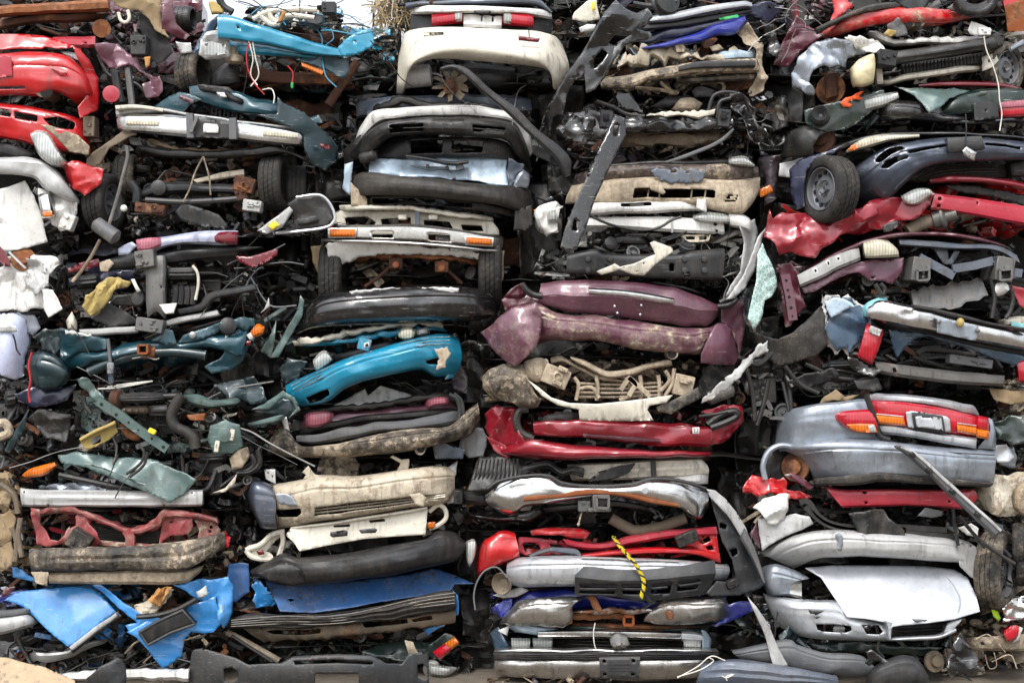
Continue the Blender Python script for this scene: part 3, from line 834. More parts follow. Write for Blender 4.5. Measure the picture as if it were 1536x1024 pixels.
SPECIAL = {
    'hole': simple('hole_dark', (.012, .011, .01, 1), .9), 'lensred': simple('red_lens', 'c4122a', .14, 0, 1, .5, 55), 'lensredd': simple('dark_red_lens', '7a1022', .16, 0, 1, .5, 55), 'lenspink': simple('faded_lens', 'b86a78', .25, 0, .6, .4, 60),
    'lensamb': simple('amber_lens', 'ee7a12', .16, 0, 1, .5, 55), 'lensclr': simple('clear_lens', 'd8dad4', .12, .35, 1, .7, 60), 'lensmilk': simple('milky_lens', 'd9d2ba', .22, 0, .6, .4, 40), 'glass': glass_sheet,
    'yellow': simple('yellow_sticker', 'efd632', .5), 'sticker': simple('white_sticker', 'f0efe8', .5), 'ink': simple('black_ink', (.01, .01, .01, 1), .6), 'orangepaint': simple('orange_spray_paint', 'e8571a', .55, var=.2),
    'ropeyel': simple('yellow_rope', 'd8c01e', .8, 0, 0, .5, 200), 'ropeblk': simple('black_rope', (.015, .015, .015, 1), .8), 'lime': simple('lime_paint', 'a8d02a', .5), 'greentape': simple('green_tape', '1f9a4c', .5),
    'wirered': simple('red_wire', 'b02426', .5), 'wirewht': simple('pale_wire', 'd8d4c8', .5), 'plastwht': simple('translucent_plastic', 'd8cba2', .4, 0, .2, var=.18), 'bluetape': simple('pale_turquoise', '8fd0d4', .5),
}
# ================================================================== first stack, cut by the left edge
V(1)
car('rusty truck chassis, topmost at the left', (-700, -90, 470, 140), 'rustdk')
J((-20, 60, 470, 160), 70, 'rust', .05, .5, .11); J((-20, -40, 470, 30), 30, 'rust', .0, .5, .12)
B('frame_rail', 'rust r.75', '-20,30 200,14 472,-2', '-20,52 200,38 474,26', '-20,72 200,58 476,48', d=-.06, bulge=.04, wrap=0, prof='flat', cr=.006); B('frame_rail', 'rustdk', '-20,80 200,62 474,52', '-20,128 150,102 424,92', d=.0, bulge=.03, cr=.01)
LZ('pipe_end', 'rust r.7', 446, 126, -.02, (.3, -1, -.2), [(.05, .15), (.06, .15), (.06, -.03), (.05, -.03)], 22); T('hook', 'cream', '520,55 530,90 552,100 568,80 560,45', .012, -.1); 
H('cloth_scrap', 'cloth m.25', '486,-14 640,-14 704,-10 706,90 722,140 742,172 690,140 652,80 610,42 560,40 510,20', d=-.05, gx=.1, cr=.04, rag=4); H('cloth_lining', 'fabric', '600,40 652,78 690,140 735,180 760,240 690,292 650,240 620,140', d=.0, cr=.04)

car('wine-red wreck squeezed between the red car and the turquoise one', (430, -60, 850, 460), 'wine')
J((470, 50, 900, 440), 130, 'dark', .02, .5, .11, 'wine'); J((450, 300, 650, 470), 30, 'dark', -.05, .3, .09)
H('wing', 'maroon m.12', '424,196 470,190 522,196 562,230 602,262 640,322 702,336 716,402 690,424 640,424 628,372 660,352 600,300 562,282 520,304 470,300 440,260', d=-.06, cr=.05, lam=.13); H('wing', 'wine m.1', '704,22 752,16 772,100 832,158 820,178 762,164 712,132', d=.0, cr=.04); H('wing', 'wine m.1', '740,210 830,230 800,330 700,330 690,290', d=.15, cr=.05)
wheel(800, 84, .15, .085, .15, 8, mat='black', rim=False); H('bright_edge', 'ltgrey', '764,180 830,188 842,222 790,234', d=-.04, cr=.03); BX('canister', 'dkgrey', 616, 205, 70, 86, .12, -.04, detail=5)
T('damper', 'dkplast', '505,320 515,380 530,450', .03, -.06); T('strut_rod', 'steel', '560,300 570,380 580,470', .024, -.04); LZ('reflector', 'redpink', 488, 412, -.12, (.2, -1, 0), [(.05, -.03), (.055, -.02), (.055, .0), (.02, .008)], 24); T('cable', 'black', '430,240 480,330 600,370 660,440', .012, -.02); H('leaf', 'tanboard', '632,252 660,248 656,290 640,300', d=-.1, cr=.01)

car('bright red car rear, round exhaust tip in its bumper, at the left edge', (-700, 150, 425, 450), 'red')
J((-20, 410, 340, 490), 40, 'dark', .1, .5, .1); J((220, 210, 400, 290), 20, 'dark', .0, .3, .07)
H('boot_lid', 'red m.04', '-30,150 100,152 192,158 262,178 336,208 250,214 196,206 180,216 100,214 -30,222', d=-.08, gy=-.06, cr=.012); B('beam', 'redpink m.12', '230,164 416,160', '250,206 418,206', d=-.02, bulge=.03, wrap=0, prof='flat', holes=('372,178 382,178 382,190 372,190',))
B('bumper', 'red m.02', '-30,238 120,228 220,234 300,252 352,290 400,340', '-30,280 150,282 260,290 340,330 420,400', '-30,340 150,345 260,352 340,380 426,440', '-30,420 100,420 170,424 240,404 300,430 352,470', d=-.1, bulge=.09, wrap=(0, .22), q=5, cr=.006, holes=('-10,380 112,380 108,392 -10,392',))
H('wing', 'red m.04', '322,208 352,216 392,262 430,346 436,420 430,482 352,522 340,470 376,420 380,340 350,270', d=-.1, gx=.14, cr=.02); H('plate_recess', 'redpink', '-30,248 50,246 54,336 -30,342', d=-.2, cr=.003); LZ('exhaust', 'mudmetal m.2', 203, 402, -.08, (0, -1, 0), [(.04, .15), (.05, .15), (.05, -.08), (.042, -.08)], 24); LZ('exhaust_bore', 'hole', 203, 402, -.165, (0, -1, 0), [(.041, 0), (.03, .003)], 24); H('scuff', 'redpink', '215,292 262,300 300,318 280,330 235,316', d=-.205, cr=.003, rag=6, thick=.001); B('lamp', 'lensclr', '262,222 340,236', '280,246 366,282', d=-.02, bulge=.03, wrap=.02)

car('red car front with a mud-filled lamp opening, second red car at the left edge', (-700, 455, 440, 690), 'red')
J((-20, 470, 400, 560), 50, 'dark', .05, .4, .08); J((180, 560, 420, 690), 40, 'mud', .05, .4, .08); J((-20, 610, 180, 700), 30, 'dark', .0, .4, .09); J((410, 440, 520, 620), 30, 'dark', .1, .5, .1, 'wine')
B('bumper', 'red m.06', '-30,452 100,464 200,484 300,508 376,530', '-30,530 100,545 200,570 300,600 390,630', '-30,600 100,622 200,652 330,672 396,678', d=-.08, bulge=.06, wrap=(0, .15), cr=.008, holes=('-20,474 52,486 50,516 -20,506', '64,490 172,512 164,536 68,522', '192,522 258,514 332,540 322,570 232,562'))
H('muddy_skirt', 'mudmetal m.6', '178,546 260,562 340,592 392,642 388,684 300,662 250,606', d=-.15, cr=.02); B('headlamp', 'lensclr m.05', '132,588 160,572 205,582 250,650 286,712', '140,618 180,690 230,728 262,736', d=-.2, bulge=.05, wrap=.05, cr=.006); BX('lamp_unit', 'mudmetal m.3', 400, 560, 50, 90, .12, .0, detail=4)
H('torn_wing', 'red m.22', '276,726 322,698 402,730 452,742 442,800 372,862 322,832 290,790', d=-.12, cr=.04, lam=.12); B('grille_bar', 'black', '-30,630 60,640 180,690', '-30,672 60,690 150,700', d=-.1, bulge=.02)

car('white car with a folded wing and broken lamp at the left edge', (-700, 690, 350, 1070), 'white')
J((150, 800, 340, 1060), 40, 'light', -.02, .4, .09, 'white'); J((200, 700, 380, 900), 30, 'dark', .15, .5, .1)
B('bumper', 'ltgrey m.04 d.1', '-30,694 100,690 180,704 240,740 300,820 346,880', '-30,730 100,735 170,750 220,800 280,850 342,892', '-30,766 100,768 150,780 190,822 250,862 338,896', d=-.14, bulge=.06, wrap=(0, .12), cr=.012); H('door_panel', 'white m.06', '-30,836 60,812 112,796 150,860 184,950 206,1062 120,1088 -30,1112', d=-.08, gx=.08, cr=.025, lam=.35, holes=('-10,958 6,962 28,990 20,998 -10,972',))
H('wing', 'white m.08', '160,826 206,832 270,862 332,890 322,960 300,1006 262,1022 230,990 200,960', d=-.1, cr=.06, lam=.12); B('lamp', 'chrome', '166,852 212,840', '180,960 236,952', d=-.18, bulge=.03, wrap=.02, cr=.012); H('indicator', 'lensamb', '186,930 228,924 230,950 190,952', d=-.22, cr=.002); BX('reservoir', 'white m.1', 300, 975, 60, 70, .08, -.1, ry=20, detail=3)
T('rod', 'steel m.35', '556,640 560,690 540,770 520,850 490,950 478,985', .013, -.16, 8); LZ('damper', 'grey m.4', 465, 1012, -.16, (.8, -.1, -.55), [(.02, -.1), (.05, -.08), (.052, .08), (.02, .1)], 20)

V(2)
car('white car shredded into creased sheet metal, rusty hub showing, at the left edge', (-700, 85, 280, 400), 'white')
J((-20, 110, 290, 400), 70, 'light', .02, .5, .11, 'white ltgrey'); J((150, -40, 330, 140), 30, 'dark', .0, .4, .1)
H('wing', 'white m.1', '-20,210 60,190 140,152 200,160 242,166 272,200 222,240 160,262 190,300 222,306 274,388 214,422 190,372 120,402 -20,392', d=-.08, cr=.08, lam=.14); H('wing', 'ltgrey m.1', '120,165 200,200 215,290 150,330 110,260', d=-.13, cr=.06, lam=.1); H('wing', 'white m.1', '185,300 225,308 276,390 215,424 190,380', d=-.16, cr=.03)
H('tail_lamp', 'lensredd', '-20,100 16,130 42,178 46,206 24,204 -20,166', d=-.14, cr=.003); LZ('brake_hub', 'rust r.7', 102, 170, -.08, (.3, -1, .3), [(.08, -.02), (.08, 0), (.045, .006), (.04, .03), (.015, .03)], 22); BM('alloy_strip', 'silver', '40,140 112,210', .012, .02, -.16)
car('lavender-silver car showing one rounded bumper corner at the left edge', (-700, 405, 190, 690), 'lav')
J((40, 400, 190, 720), 40, 'dark', .05, .5, .1); H('bumper', 'lav m.03', '-30,408 60,410 112,436 132,500 138,540 108,600 106,680 72,700 20,684 -30,655', d=-.1, gx=.14, bow=.08, cr=.015, lam=.3); H('bumper_vent', 'ltgrey m.1', '-10,462 70,464 74,490 -10,492', d=-.2, cr=.004); H('wing', 'greyblue m.06', '60,404 152,416 184,470 150,506 122,490 110,440', d=-.06, cr=.03); T('cable', 'black', '56,500 66,530 74,570 90,592', .006, -.2)
car('blackened car at the left edge, hardly any paint left', (-700, 700, 130, 1010), 'oil')
J((-20, 690, 150, 1020), 110, 'dark', -.05, .5, .12, 'dkteal'); H('sill_panel', 'dkteal m.1', '16,1012 60,930 132,826 110,910 40,1022', d=-.1, cr=.02); T('hose', 'mudmetal', '-20,900 20,890 40,930 -20,960', .03, -.1)
ENG((-20, 720, 130, 1000), .0)
V(3)
car('brown cloth-lined car remains at the left edge beside the red muddy front', (-700, 0, 120, 540), 'rustdk')
J((-20, 10, 150, 560), 130, 'rust', -.02, .5, .12, 'cloth'); 
for p in ('-20,290 40,262 62,300 50,400 20,440 -20,400', '20,310 62,440 56,500 30,522 -20,512 0,420', '-20,100 30,90 60,200 20,280 -20,250'): H('cloth_scrap', 'cloth m.3', p, d=-.08, cr=.05)
for p in ('50,340 72,400 66,490', '90,300 80,380 96,470', '0,150 60,200 80,280'): T('tube', 'mudmetal m.3', p, .018, -.12)
car('pale silver car at the left edge under the blue panels', (-700, 600, 30, 1000), 'silver')
J((-20, 600, 120, 720), 30, 'dark', .0, .5, .1, 'royal'); B('bumper', 'ltgrey m.1', '-30,738 60,728 128,718', '-30,775 60,765 150,745', '-30,818 60,795 158,764', d=-.12, bulge=.06, wrap=(0, .1), cr=.006); B('bumper_strip', 'grey m.1', '-30,712 60,702 128,696', '-30,740 60,730 130,720', d=-.12, bulge=.03, wrap=(0, .05)); H('red_scrap', 'wine', '0,650 20,610 70,600 40,640', d=-.05, cr=.02)
# ================================================================== second stack
V(1)
car('turquoise car stripped to its front crossbeam, wires dangling, topmost of its stack', (850, 60, 1690, 400), 'turq')
J((1080, 30, 1500, 130), 90, 'mid', -.05, .4, .08, 'turq cream'); J((1000, 230, 1560, 400), 110, 'rust', .05, .6, .12); J((1500, 120, 1740, 270), 40, 'light', .05, .5, .08, 'turq sage'); J((1550, 230, 1760, 400), 35, 'dark', .1, .5, .11, 'sage')

B('crossbeam', 'turq m.08', '954,70 1010,72 1080,92 1200,130 1350,175 1484,214', '954,130 1080,140 1200,172 1350,205 1490,232', '956,172 1080,182 1250,214 1400,240 1500,248', d=-.12, bulge=.04, wrap=0, prof='flat', cr=.008, holes=('1036,112 1052,112 1054,124 1038,126',)); H('beam_end', 'turq m.1', '1480,214 1510,182 1560,142 1622,122 1640,160 1636,206 1560,240 1490,252', d=-.1, cr=.02, holes=('1550,180 1562,180 1562,192 1550,192',))
B('lower_panel', 'turq m.15', '1002,182 1150,200 1300,230 1480,255', '1004,236 1150,240 1300,250 1470,262', d=-.04, bulge=.02, cr=.015); H('wing_scrap', 'teal m.2', '1340,232 1440,240 1532,252 1528,318 1502,342 1400,300 1300,262', d=-.06, cr=.03); B('reflector', 'lensamb', '1324,276 1418,312', '1332,296 1410,330', d=-.1, bulge=.015, wrap=0)
H('wing', 'bluegrey m.1', '902,130 922,90 962,62 1012,50 1006,74 962,102 930,150 872,222 850,238 868,180', d=-.02, cr=.02); H('lamp_housing', 'ltgrey m.2', '880,178 912,140 950,128 1004,176 1006,250 952,262 900,266 876,240', d=-.1, gx=.06, cr=.035, lam=.12, thick=.02); H('lamp_lens', 'lensclr m.2', '890,196 930,186 990,196 992,236 940,248 892,246', d=-.15, gx=.04, cr=.012); H('foam_scrap', 'foam m.3', '918,10 940,6 976,38 982,56 930,64', d=-.02, cr=.03, thick=.03); T('hose', 'dkplast', '960,-10 980,30 1020,55', .025, .0)
for p in ('1110,86 1180,52 1300,40 1390,44', '1130,60 1200,110 1260,70 1380,80', '1180,30 1190,80 1230,110'): T('pipe', 'cream m.2', p, .018, -.1)
BX('relay_box', 'dkgrey', 1444, 38, 62, 50, .08, -.1, detail=3); H('lever', 'tanboard', '1215,100 1240,52 1256,56 1232,104', d=-.14, cr=.004, thick=.01); LZ('coil_ring', 'dkgrey', 1380, 96, -.1, (.1, -.7, .7), [(.03, -.02), (.055, -.02), (.055, .02), (.03, .02)], 20); WIRES((1100, 40, 1500, 150), 12, 'black turq dkplast', -.15, .1, .003); WIRES((1380, -40, 1520, 60), 5, 'black', .0, .2, .002, -.3)
wheel(848, 320, .12, .15, .15, 14, mat='rubber m.35', rim=False); B('axle_beam', 'rustdk', '1060,270 1200,310 1400,322 1540,330', '1060,340 1200,368 1400,372 1540,372', d=.1, bulge=.05, cr=.01); B('hub_housing', 'dkgrey m.2', '930,330 990,280 1040,270', '925,380 990,380 1060,370', d=.08, bulge=.06); LZ('spring_seat', 'mudmetal', 1030, 248, .0, (0, 0, 1), [(.04, -.05), (.06, -.04), (.06, .0), (.035, .01), (.035, .06)], 18); T('strut', 'rustdk m.3', '1570,270 1520,340 1440,460', .03, .1)
for i, (m_, p) in enumerate((('wirered', '1100,175 1082,240 1090,310 1120,370 1160,415'), ('wirewht', '1108,180 1120,250 1135,330 1100,380'), ('wirewht', '1092,180 1110,260 1100,330 1130,375'), ('wirered', '1262,290 1285,320 1282,372'), ('wirewht', '1150,395 1190,390 1204,420 1200,455'))): T('wire', m_, p, .0045, -.14, 6)
BX('connector', 'greentape', 1282, 376, 12, 26, .02, -.14)

car('dark teal-green car, curved wing sweeping down to the right', (690, 400, 1500, 600), 'dkteal')
J((840, 440, 1230, 530), 60, 'dark', .05, .4, .09, 'dkteal'); J((1330, 500, 1500, 760), 40, 'dark', .1, .5, .1, 'dkteal'); J((660, 330, 860, 420), 25, 'dark', .15, .5, .11)
H('wing', 'teal m.1', '676,466 740,424 792,404 850,420 884,436 832,462 792,506 740,492', d=-.06, gx=-.06, bow=.03, cr=.012); H('wing_vent', 'wine', '788,414 850,438 846,456 784,432', d=-.12, cr=.002); B('bonnet', 'teal m.15', '830,382 900,378 1000,398 1100,422 1224,452', '840,420 900,415 1000,440 1100,462 1224,478', '880,450 1000,482 1120,498 1216,504', d=-.05, bulge=.04, wrap=.04, cr=.02)
B('bonnet_seal', 'black m.15', '850,380 950,388 1030,418 1092,446', '862,396 950,410 1020,440 1080,470', d=-.1, bulge=.02, rag=8, cr=.015); H('bonnet_lining', 'dkplast', '860,370 1000,384 1060,430 1000,450 920,410', d=-.06, cr=.03); H('torn_foil', 'chrome m.1', '950,408 985,404 996,428 965,432', d=-.13, cr=.02)
H('wing', 'dkteal m.12', '1216,424 1240,450 1330,490 1400,556 1450,602 1480,645 1470,702 1424,746 1372,722 1340,660 1330,590 1250,545 1130,506 1216,498', d=-.08, gx=.2, bow=.06, cr=.02, lam=.3); H('side_marker', 'lensredd', '1404,630 1452,638 1452,656 1410,648', d=-.13, gx=.02, cr=0); H('wing_tip', 'teal m.1', '1350,522 1400,500 1414,540 1372,546', d=-.02, cr=.02)
for i in range(8): T('grille_bar', 'black', f'{935+i*18},{448+i*3} {928+i*18},{505+i*4}', .006, -.02, 5)

car('old car with a straight chrome bumper, plate bracket and two worn front tyres', (400, 600, 1340, 850), 'grime')
J((560, 690, 1140, 820), 90, 'rust', .15, .6, .12); J((520, 600, 1300, 680), 60, 'dark', .1, .5, .1); J((560, 780, 1150, 940), 100, 'rust', .05, .5, .1, 'mudmetal'); J((380, 600, 560, 780), 30, 'mud', .1, .5, .1)
ENG((580, 760, 1120, 930), .05)
B('bumper', 'chrome m.04', '514,512 560,504 700,504 830,512 1000,530 1150,548 1336,582', '516,540 700,545 1000,570 1336,612', '520,568 560,576 830,600 1000,610 1150,625 1324,642', d=-.14, bulge=.03, wrap=.08, q=8, prof='flat', cr=.004); B('bumper_top', 'ltgrey m.15', '508,468 600,464 715,476 830,500 1000,522 1300,562', '512,512 600,498 715,492 830,510 1000,530 1300,572', d=-.1, bulge=.02, wrap=.05); B('bumper_strip', 'cream m.15', '508,464 600,462 714,476', '512,482 600,478 714,490', d=-.13, bulge=.015, wrap=0)
H('plate_bracket', 'dkgrey m.05', '838,518 1022,538 1022,610 846,602', d=-.185, cr=.002); H('number_plate', 'sticker', '892,540 960,548 958,584 892,582', d=-.2, cr=.001); 
for a in ('834,500 838,606', '1022,520 1024,612'): BM('overrider', 'grey m.06', a, .045, .05, -.19)
BM('bracket_arm', 'steel', '838,580 866,512', .02, .02, -.22)
for a, b in (('552,524 694,528', '554,548 694,554'), ('1156,568 1306,586', '1156,598 1304,608')): B('side_lamp', 'lensmilk m.15', a, b, d=-.17, bulge=.008, wrap=0, cr=0)
B('valance', 'black m.06', '606,634 700,650 900,662 1100,652 1200,640 1340,690', '620,662 720,688 900,692 1150,684 1260,672 1364,718', d=-.08, bulge=.03, wrap=.06, cr=.008); B('under_rail', 'cloth m.4', '650,610 800,650 1000,655', '660,630 800,668 1000,668', d=-.02, bulge=.02, rag=5); H('wing', 'mudmetal m.35', '506,592 560,556 604,588 560,604 482,652 432,722 372,742 380,692 450,640', d=-.1, cr=.03)
wheel(458, 890, .1, .195, .15, 12, mat='rubber m.2'); wheel(560, 780, .3, .16, .14, 0, rim=False); wheel(1204, 800, .06, .19, .145, 4, mat='rubber m.2', rim=False); wheel(1300, 830, .22, .16, .13, -8, mat='rubber m.2', rim=False)
B('axle_beam', 'dkgrey m.12', '600,846 690,802 760,800 900,806 1010,812 1110,834', '610,870 700,850 900,846 1110,856', d=-.04, bulge=.05, wrap=.05, cr=.006); T('stub_axle', 'dkgrey m.1', '575,800 600,840 600,890', .03, -.05); T('track_rod', 'dkgrey m.1', '640,878 800,886 1000,876 1080,866', .02, -.1); LZ('bearing', 'dkgrey', 696, 824, -.1, (0, -1, 0), [(.03, -.01), (.05, -.01), (.05, .01), (.03, .02)], 22); BX('knuckle', 'rustdk r.6', 1076, 812, 90, 66, .1, -.08, ry=14, detail=6); BX('bracket', 'rustdk m.3', 662, 918, 130, 44, .08, -.12, ry=8, detail=6); BX('knuckle_arm', 'rustdk', 1060, 850, 50, 60, .08, -.08, ry=-20, detail=3); LZ('cap', 'wirewht', 542, 912, -.14, (0, -1, .2), [(.022, -.02), (.022, .0), (.012, .008)], 18)
B('trim_scrap', 'beige m.3', '848,790 960,762 1066,744', '870,804 960,786 1072,772', d=-.0, bulge=.01, wrap=0)
for p in ('892,686 855,760 832,830 804,886', '892,686 918,780 924,856'): T('wire', 'mudmetal m.5', p, .006, -.14, 6)

V(2)
car('pale lavender-blue car boot with two pinkish tail lamps over a bare engine', (160, 20, 1260, 470), 'lav')
V(1); J((560, 930, 1480, 1040), 170, 'mid', -.06, .4, .085); H('fin_block', 'dkplast', '768,930 800,890 960,940 1000,990 990,1004 880,990 800,970', d=-.1, cr=.01, thick=.02); BX('battery_box', 'ltgrey m.15', 1110, 905, 80, 50, .1, -.1, ry=8, detail=5); H('sensor_bracket', 'alu m.15', '1128,1012 1200,962 1272,908 1288,926 1240,998 1180,1026', d=-.16, cr=.01, thick=.012); H('sticker', 'yellow', '1174,990 1206,968 1228,986 1196,1010', d=-.185, cr=0, thick=.001)
H('grille_shell', 'black m.05', '1262,896 1300,870 1400,858 1440,886 1468,960 1436,992 1300,1014 1200,1020 1290,1000 1290,940', d=-.06, cr=.02); T('grille_trim', 'silver', '1300,866 1400,856 1442,886 1470,958 1440,994 1300,1016 1210,1024', .01, -.1); H('broken_hub', 'dkgrey', '1300,960 1390,946 1400,970 1310,990', d=-.1, cr=.02)
V(2)
J((480, 180, 1130, 420), 180, 'mid', -.02, .45, .085); J((250, 200, 520, 480), 50, 'dark', .05, .5, .1); J((950, 160, 1420, 420), 70, 'dark', .05, .6, .11); J((1100, 380, 1300, 620), 50, 'dark', .0, .5, .09, 'sage')
ENG((700, 190, 1100, 400), .06, hoses=6); ENG((260, 220, 520, 460), .12)
B('boot_lid', 'lav m.03', '600,86 700,74 850,54 960,46 1042,50', '602,118 700,105 850,80 1040,80', '606,142 660,142 740,116 830,104 960,106 1038,110', d=-.12, bulge=.04, wrap=.06, cr=.012); B('tail_lamp', 'lenspink', '598,88 650,80 704,78', '604,134 650,136 706,112', d=-.165, bulge=.02, wrap=.02, cr=.003); B('tail_lamp', 'lensredd', '940,62 980,52 1040,52', '944,96 990,104 1040,106', d=-.165, bulge=.02, wrap=.02, cr=.003); H('boot_corner', 'lav m.1', '516,122 580,94 602,112 562,150 520,154', d=-.08, cr=.02)
for p in ('296,214 350,188 432,168 442,196 360,222 300,232', '1032,156 1100,160 1218,124 1218,152 1150,196 1104,208 1042,178'): H('tail_lamp', 'lensredd', p, d=-.1, cr=.006)
B('bumper_core', 'dkgrey m.06', '438,182 600,142 720,136 850,122 1030,116 1150,118', '442,205 600,172 720,166 900,148 1040,140', '452,228 600,206 720,196 900,172 1040,166', d=-.06, bulge=.05, wrap=(.08, .02), cr=.008); H('bumper_end', 'mudplast', '434,186 480,172 500,190 470,230 440,226', d=-.12, cr=.02)
H('boot_floor', 'navy m.1', '380,190 440,180 440,230 600,215 560,300 460,330 390,280', d=.1, cr=.04)
B('frame_post', 'steel m.06', '640,164 680,158 722,156', '642,300 680,290 724,290', '648,424 690,400 724,432', d=-.16, bulge=.02, wrap=.02, prof='flat', cr=.006, holes=('700,190 708,190 708,200 700,200', '704,290 712,290 712,300 704,300')); BX('post_cap', 'steel m.1', 642, 172, 84, 76, .1, -.18, ry=-8, detail=5); BX('post_foot', 'steel m.1', 664, 462, 120, 60, .12, -.16, ry=8, detail=6)
H('foam_liner', 'foam m.15', '362,378 384,330 440,282 490,250 532,256 578,274 556,292 520,300 490,330 452,382 412,418 380,408', d=-.14, bow=.04, cr=.03, lam=.08, thick=.02); H('black_sheet', 'black m.08', '500,330 620,320 640,360 600,380 480,370', d=-.06, cr=.02); H('black_sheet', 'dkgrey', '400,430 470,360 560,400 620,450 480,470', d=-.08, cr=.02); LZ('drum', 'dkplast', 604, 345, -.12, (0, -1, .1), [(.03, -.03), (.045, -.02), (.05, 0), (.04, .01), (.012, .012)], 22)
B('cylinder_head', 'dkgrey m.1', '726,210 860,206', '730,260 862,262', d=-.08, bulge=.05, wrap=.02, rib=.012, nrib=3); B('manifold', 'black', '740,300 860,300', '745,372 862,372', d=-.06, bulge=.05, wrap=.02, rib=.015, nrib=4)
for i in range(4): T('runner', 'dkplast', f'{770+i*26},290 {772+i*26},330 {765+i*27},370', .022, -.12)
B('cradle_arm', 'dkgrey m.05', '778,392 870,366 905,330 960,310 1114,280', '790,414 890,388 940,350 1010,332 1126,308', d=-.14, bulge=.02, wrap=.02, cr=.008); T('hose', 'cream m.3', '845,200 866,230 870,280 858,350', .01, -.14); H('white_scrap', 'white m.12', '695,370 776,362 760,410 724,410', d=-.2, cr=.02); H('seat_belt', 'white m.15', '575,260 590,258 618,312 602,318', d=-.16, cr=.004)
B('bumper_beam', 'ltgrey m.12', '348,480 480,474 604,466', '352,506 480,502 604,494', d=-.12, bulge=.02, wrap=.02, cr=.004); B('bumper_beam', 'ltgrey m.1', '700,448 820,420 952,396', '712,470 830,444 962,420', d=-.12, bulge=.02, wrap=.02, cr=.004); H('bottle', 'cream m.25', '290,440 315,400 336,450 338,486 300,484', d=-.1, bow=.04, cr=.01); WIRES((940, 180, 1120, 340), 10, 'black grey dkplast', -.1, .1, .004); T('rod', 'mudmetal', '440,86 400,160 360,220 318,270', .012, -.14)
T('wire', 'grey', '1100,250 1160,350 1200,380 1300,375', .006, -.05); H('grey_flap', 'ltgrey m.2', '1140,410 1185,380 1180,340 1160,390', d=-.05, cr=.01)

car('teal pickup tailgate folded over its bumper and tow bar, orange lamp at right', (130, 470, 1190, 720), 'teal')
J((270, 460, 1100, 560), 60, 'dark', .05, .4, .09, 'dkteal'); J((420, 620, 1000, 720), 50, 'dark', .25, .7, .13)
H('tailgate', 'teal m.05', '256,566 270,474 320,490 400,504 472,522 466,562 430,574 350,580 300,602 262,604', d=-.12, cr=.06, lam=.18); H('torn_paint', 'white m.2', '284,484 330,486 402,504 405,512 330,500 290,500', d=-.19, cr=.02, rag=5, thick=.001); H('wing', 'dkteal m.15', '148,502 200,476 272,480 266,560 240,592 190,566', d=-.06, cr=.05, lam=.12)
B('tailgate_lower', 'teal m.05', '262,604 420,572 560,546 660,528 740,532 800,545 900,522 1000,502 1090,486', '280,632 420,600 600,565 800,562 1000,535 1090,530', '290,666 420,624 560,596 700,580 850,574 980,572 1070,600', d=-.1, bulge=.06, wrap=(.1, .06), cr=.03, lam=.2)
H('tailgate_flap', 'teal m.05', '668,528 700,500 726,478 762,482 782,540 740,548', d=-.15, cr=.03); H('tailgate_flap', 'teal m.05', '780,540 806,500 900,470 972,446 984,468 940,500 860,530', d=-.14, cr=.02); B('black_bar', 'black', '790,480 900,452 1000,430', '800,500 900,470 1000,448', d=-.06, bulge=.02); LZ('grommet', 'black', 1000, 464, -.12, (.2, -1, .2), [(.03, -.03), (.055, -.02), (.055, .01), (.03, .02)], 22); LZ('bolt', 'alu', 845, 504, -.18, (0, -1, 0), [(.022, 0), (.022, .006), (.012, .012)], 16)
H('wing', 'teal m.08', '990,500 1050,470 1086,480 1096,556 1066,622 1002,662 930,674 896,642 960,612 985,580', d=-.08, gx=.1, bow=.04, cr=.03); H('wing_top', 'teal m.1', '1000,442 1060,424 1118,428 1124,462 1084,484 1030,470', d=-.04, cr=.03); B('indicator', 'lensamb', '1100,488 1132,456 1160,470', '1112,514 1140,506 1152,500', d=-.12, bulge=.03, wrap=.02, cr=0); H('lamp_base', 'white m.1', '1080,505 1104,492 1120,516 1096,528', d=-.1, cr=.01); H('reflector', 'lensredd', '1072,530 1104,530 1094,552 1076,550', d=-.1, cr=.002)
B('bumper_end', 'dkteal m.22', '128,606 180,570 240,592 284,636', '126,650 180,650 240,655 292,670', '140,702 182,738 250,730 292,694', d=-.12, bulge=.09, wrap=(.15, .03), cr=.02); T('tow_bar', 'dkteal r.4 m.15', '390,668 480,628 600,592 740,578 840,585 904,594', .034, -.12, 14); BM('receiver', 'rust r.5', '612,548 652,548 652,584 612,584 612,548', .014, .08, -.2); H('receiver_bore', 'hole', '616,552 648,552 648,580 616,580', d=-.19, cr=0); B('receiver_mount', 'rust r.5', '600,560 700,552', '604,608 690,606', d=-.14, bulge=.03); T('safety_wire', 'steel', '580,608 640,600 680,612 700,606', .006, -.19)
T('tag_strap', 'grey', '474,520 480,580 486,640 492,712', .012, -.18); BX('tag', 'greyblue m.1', 486, 650, 30, 50, .03, -.2); H('tag_strip', 'bluegrey', '472,660 492,660 496,716 478,716', d=-.19, cr=.002); T('red_cord', 'wirered', '140,580 126,640 134,700 126,760 132,800', .008, -.2)
H('lower_corner', 'navy m.2', '60,760 150,736 250,742 336,716 300,792 250,806 140,824', d=-.04, cr=.04); wheel(1045, 665, .2, .14, .12, 20, mat='rubber m.3', rim=False); H('corner_scrap', 'sage m.15', '1150,580 1190,490 1210,440 1205,520 1190,605', d=.0, cr=.04)

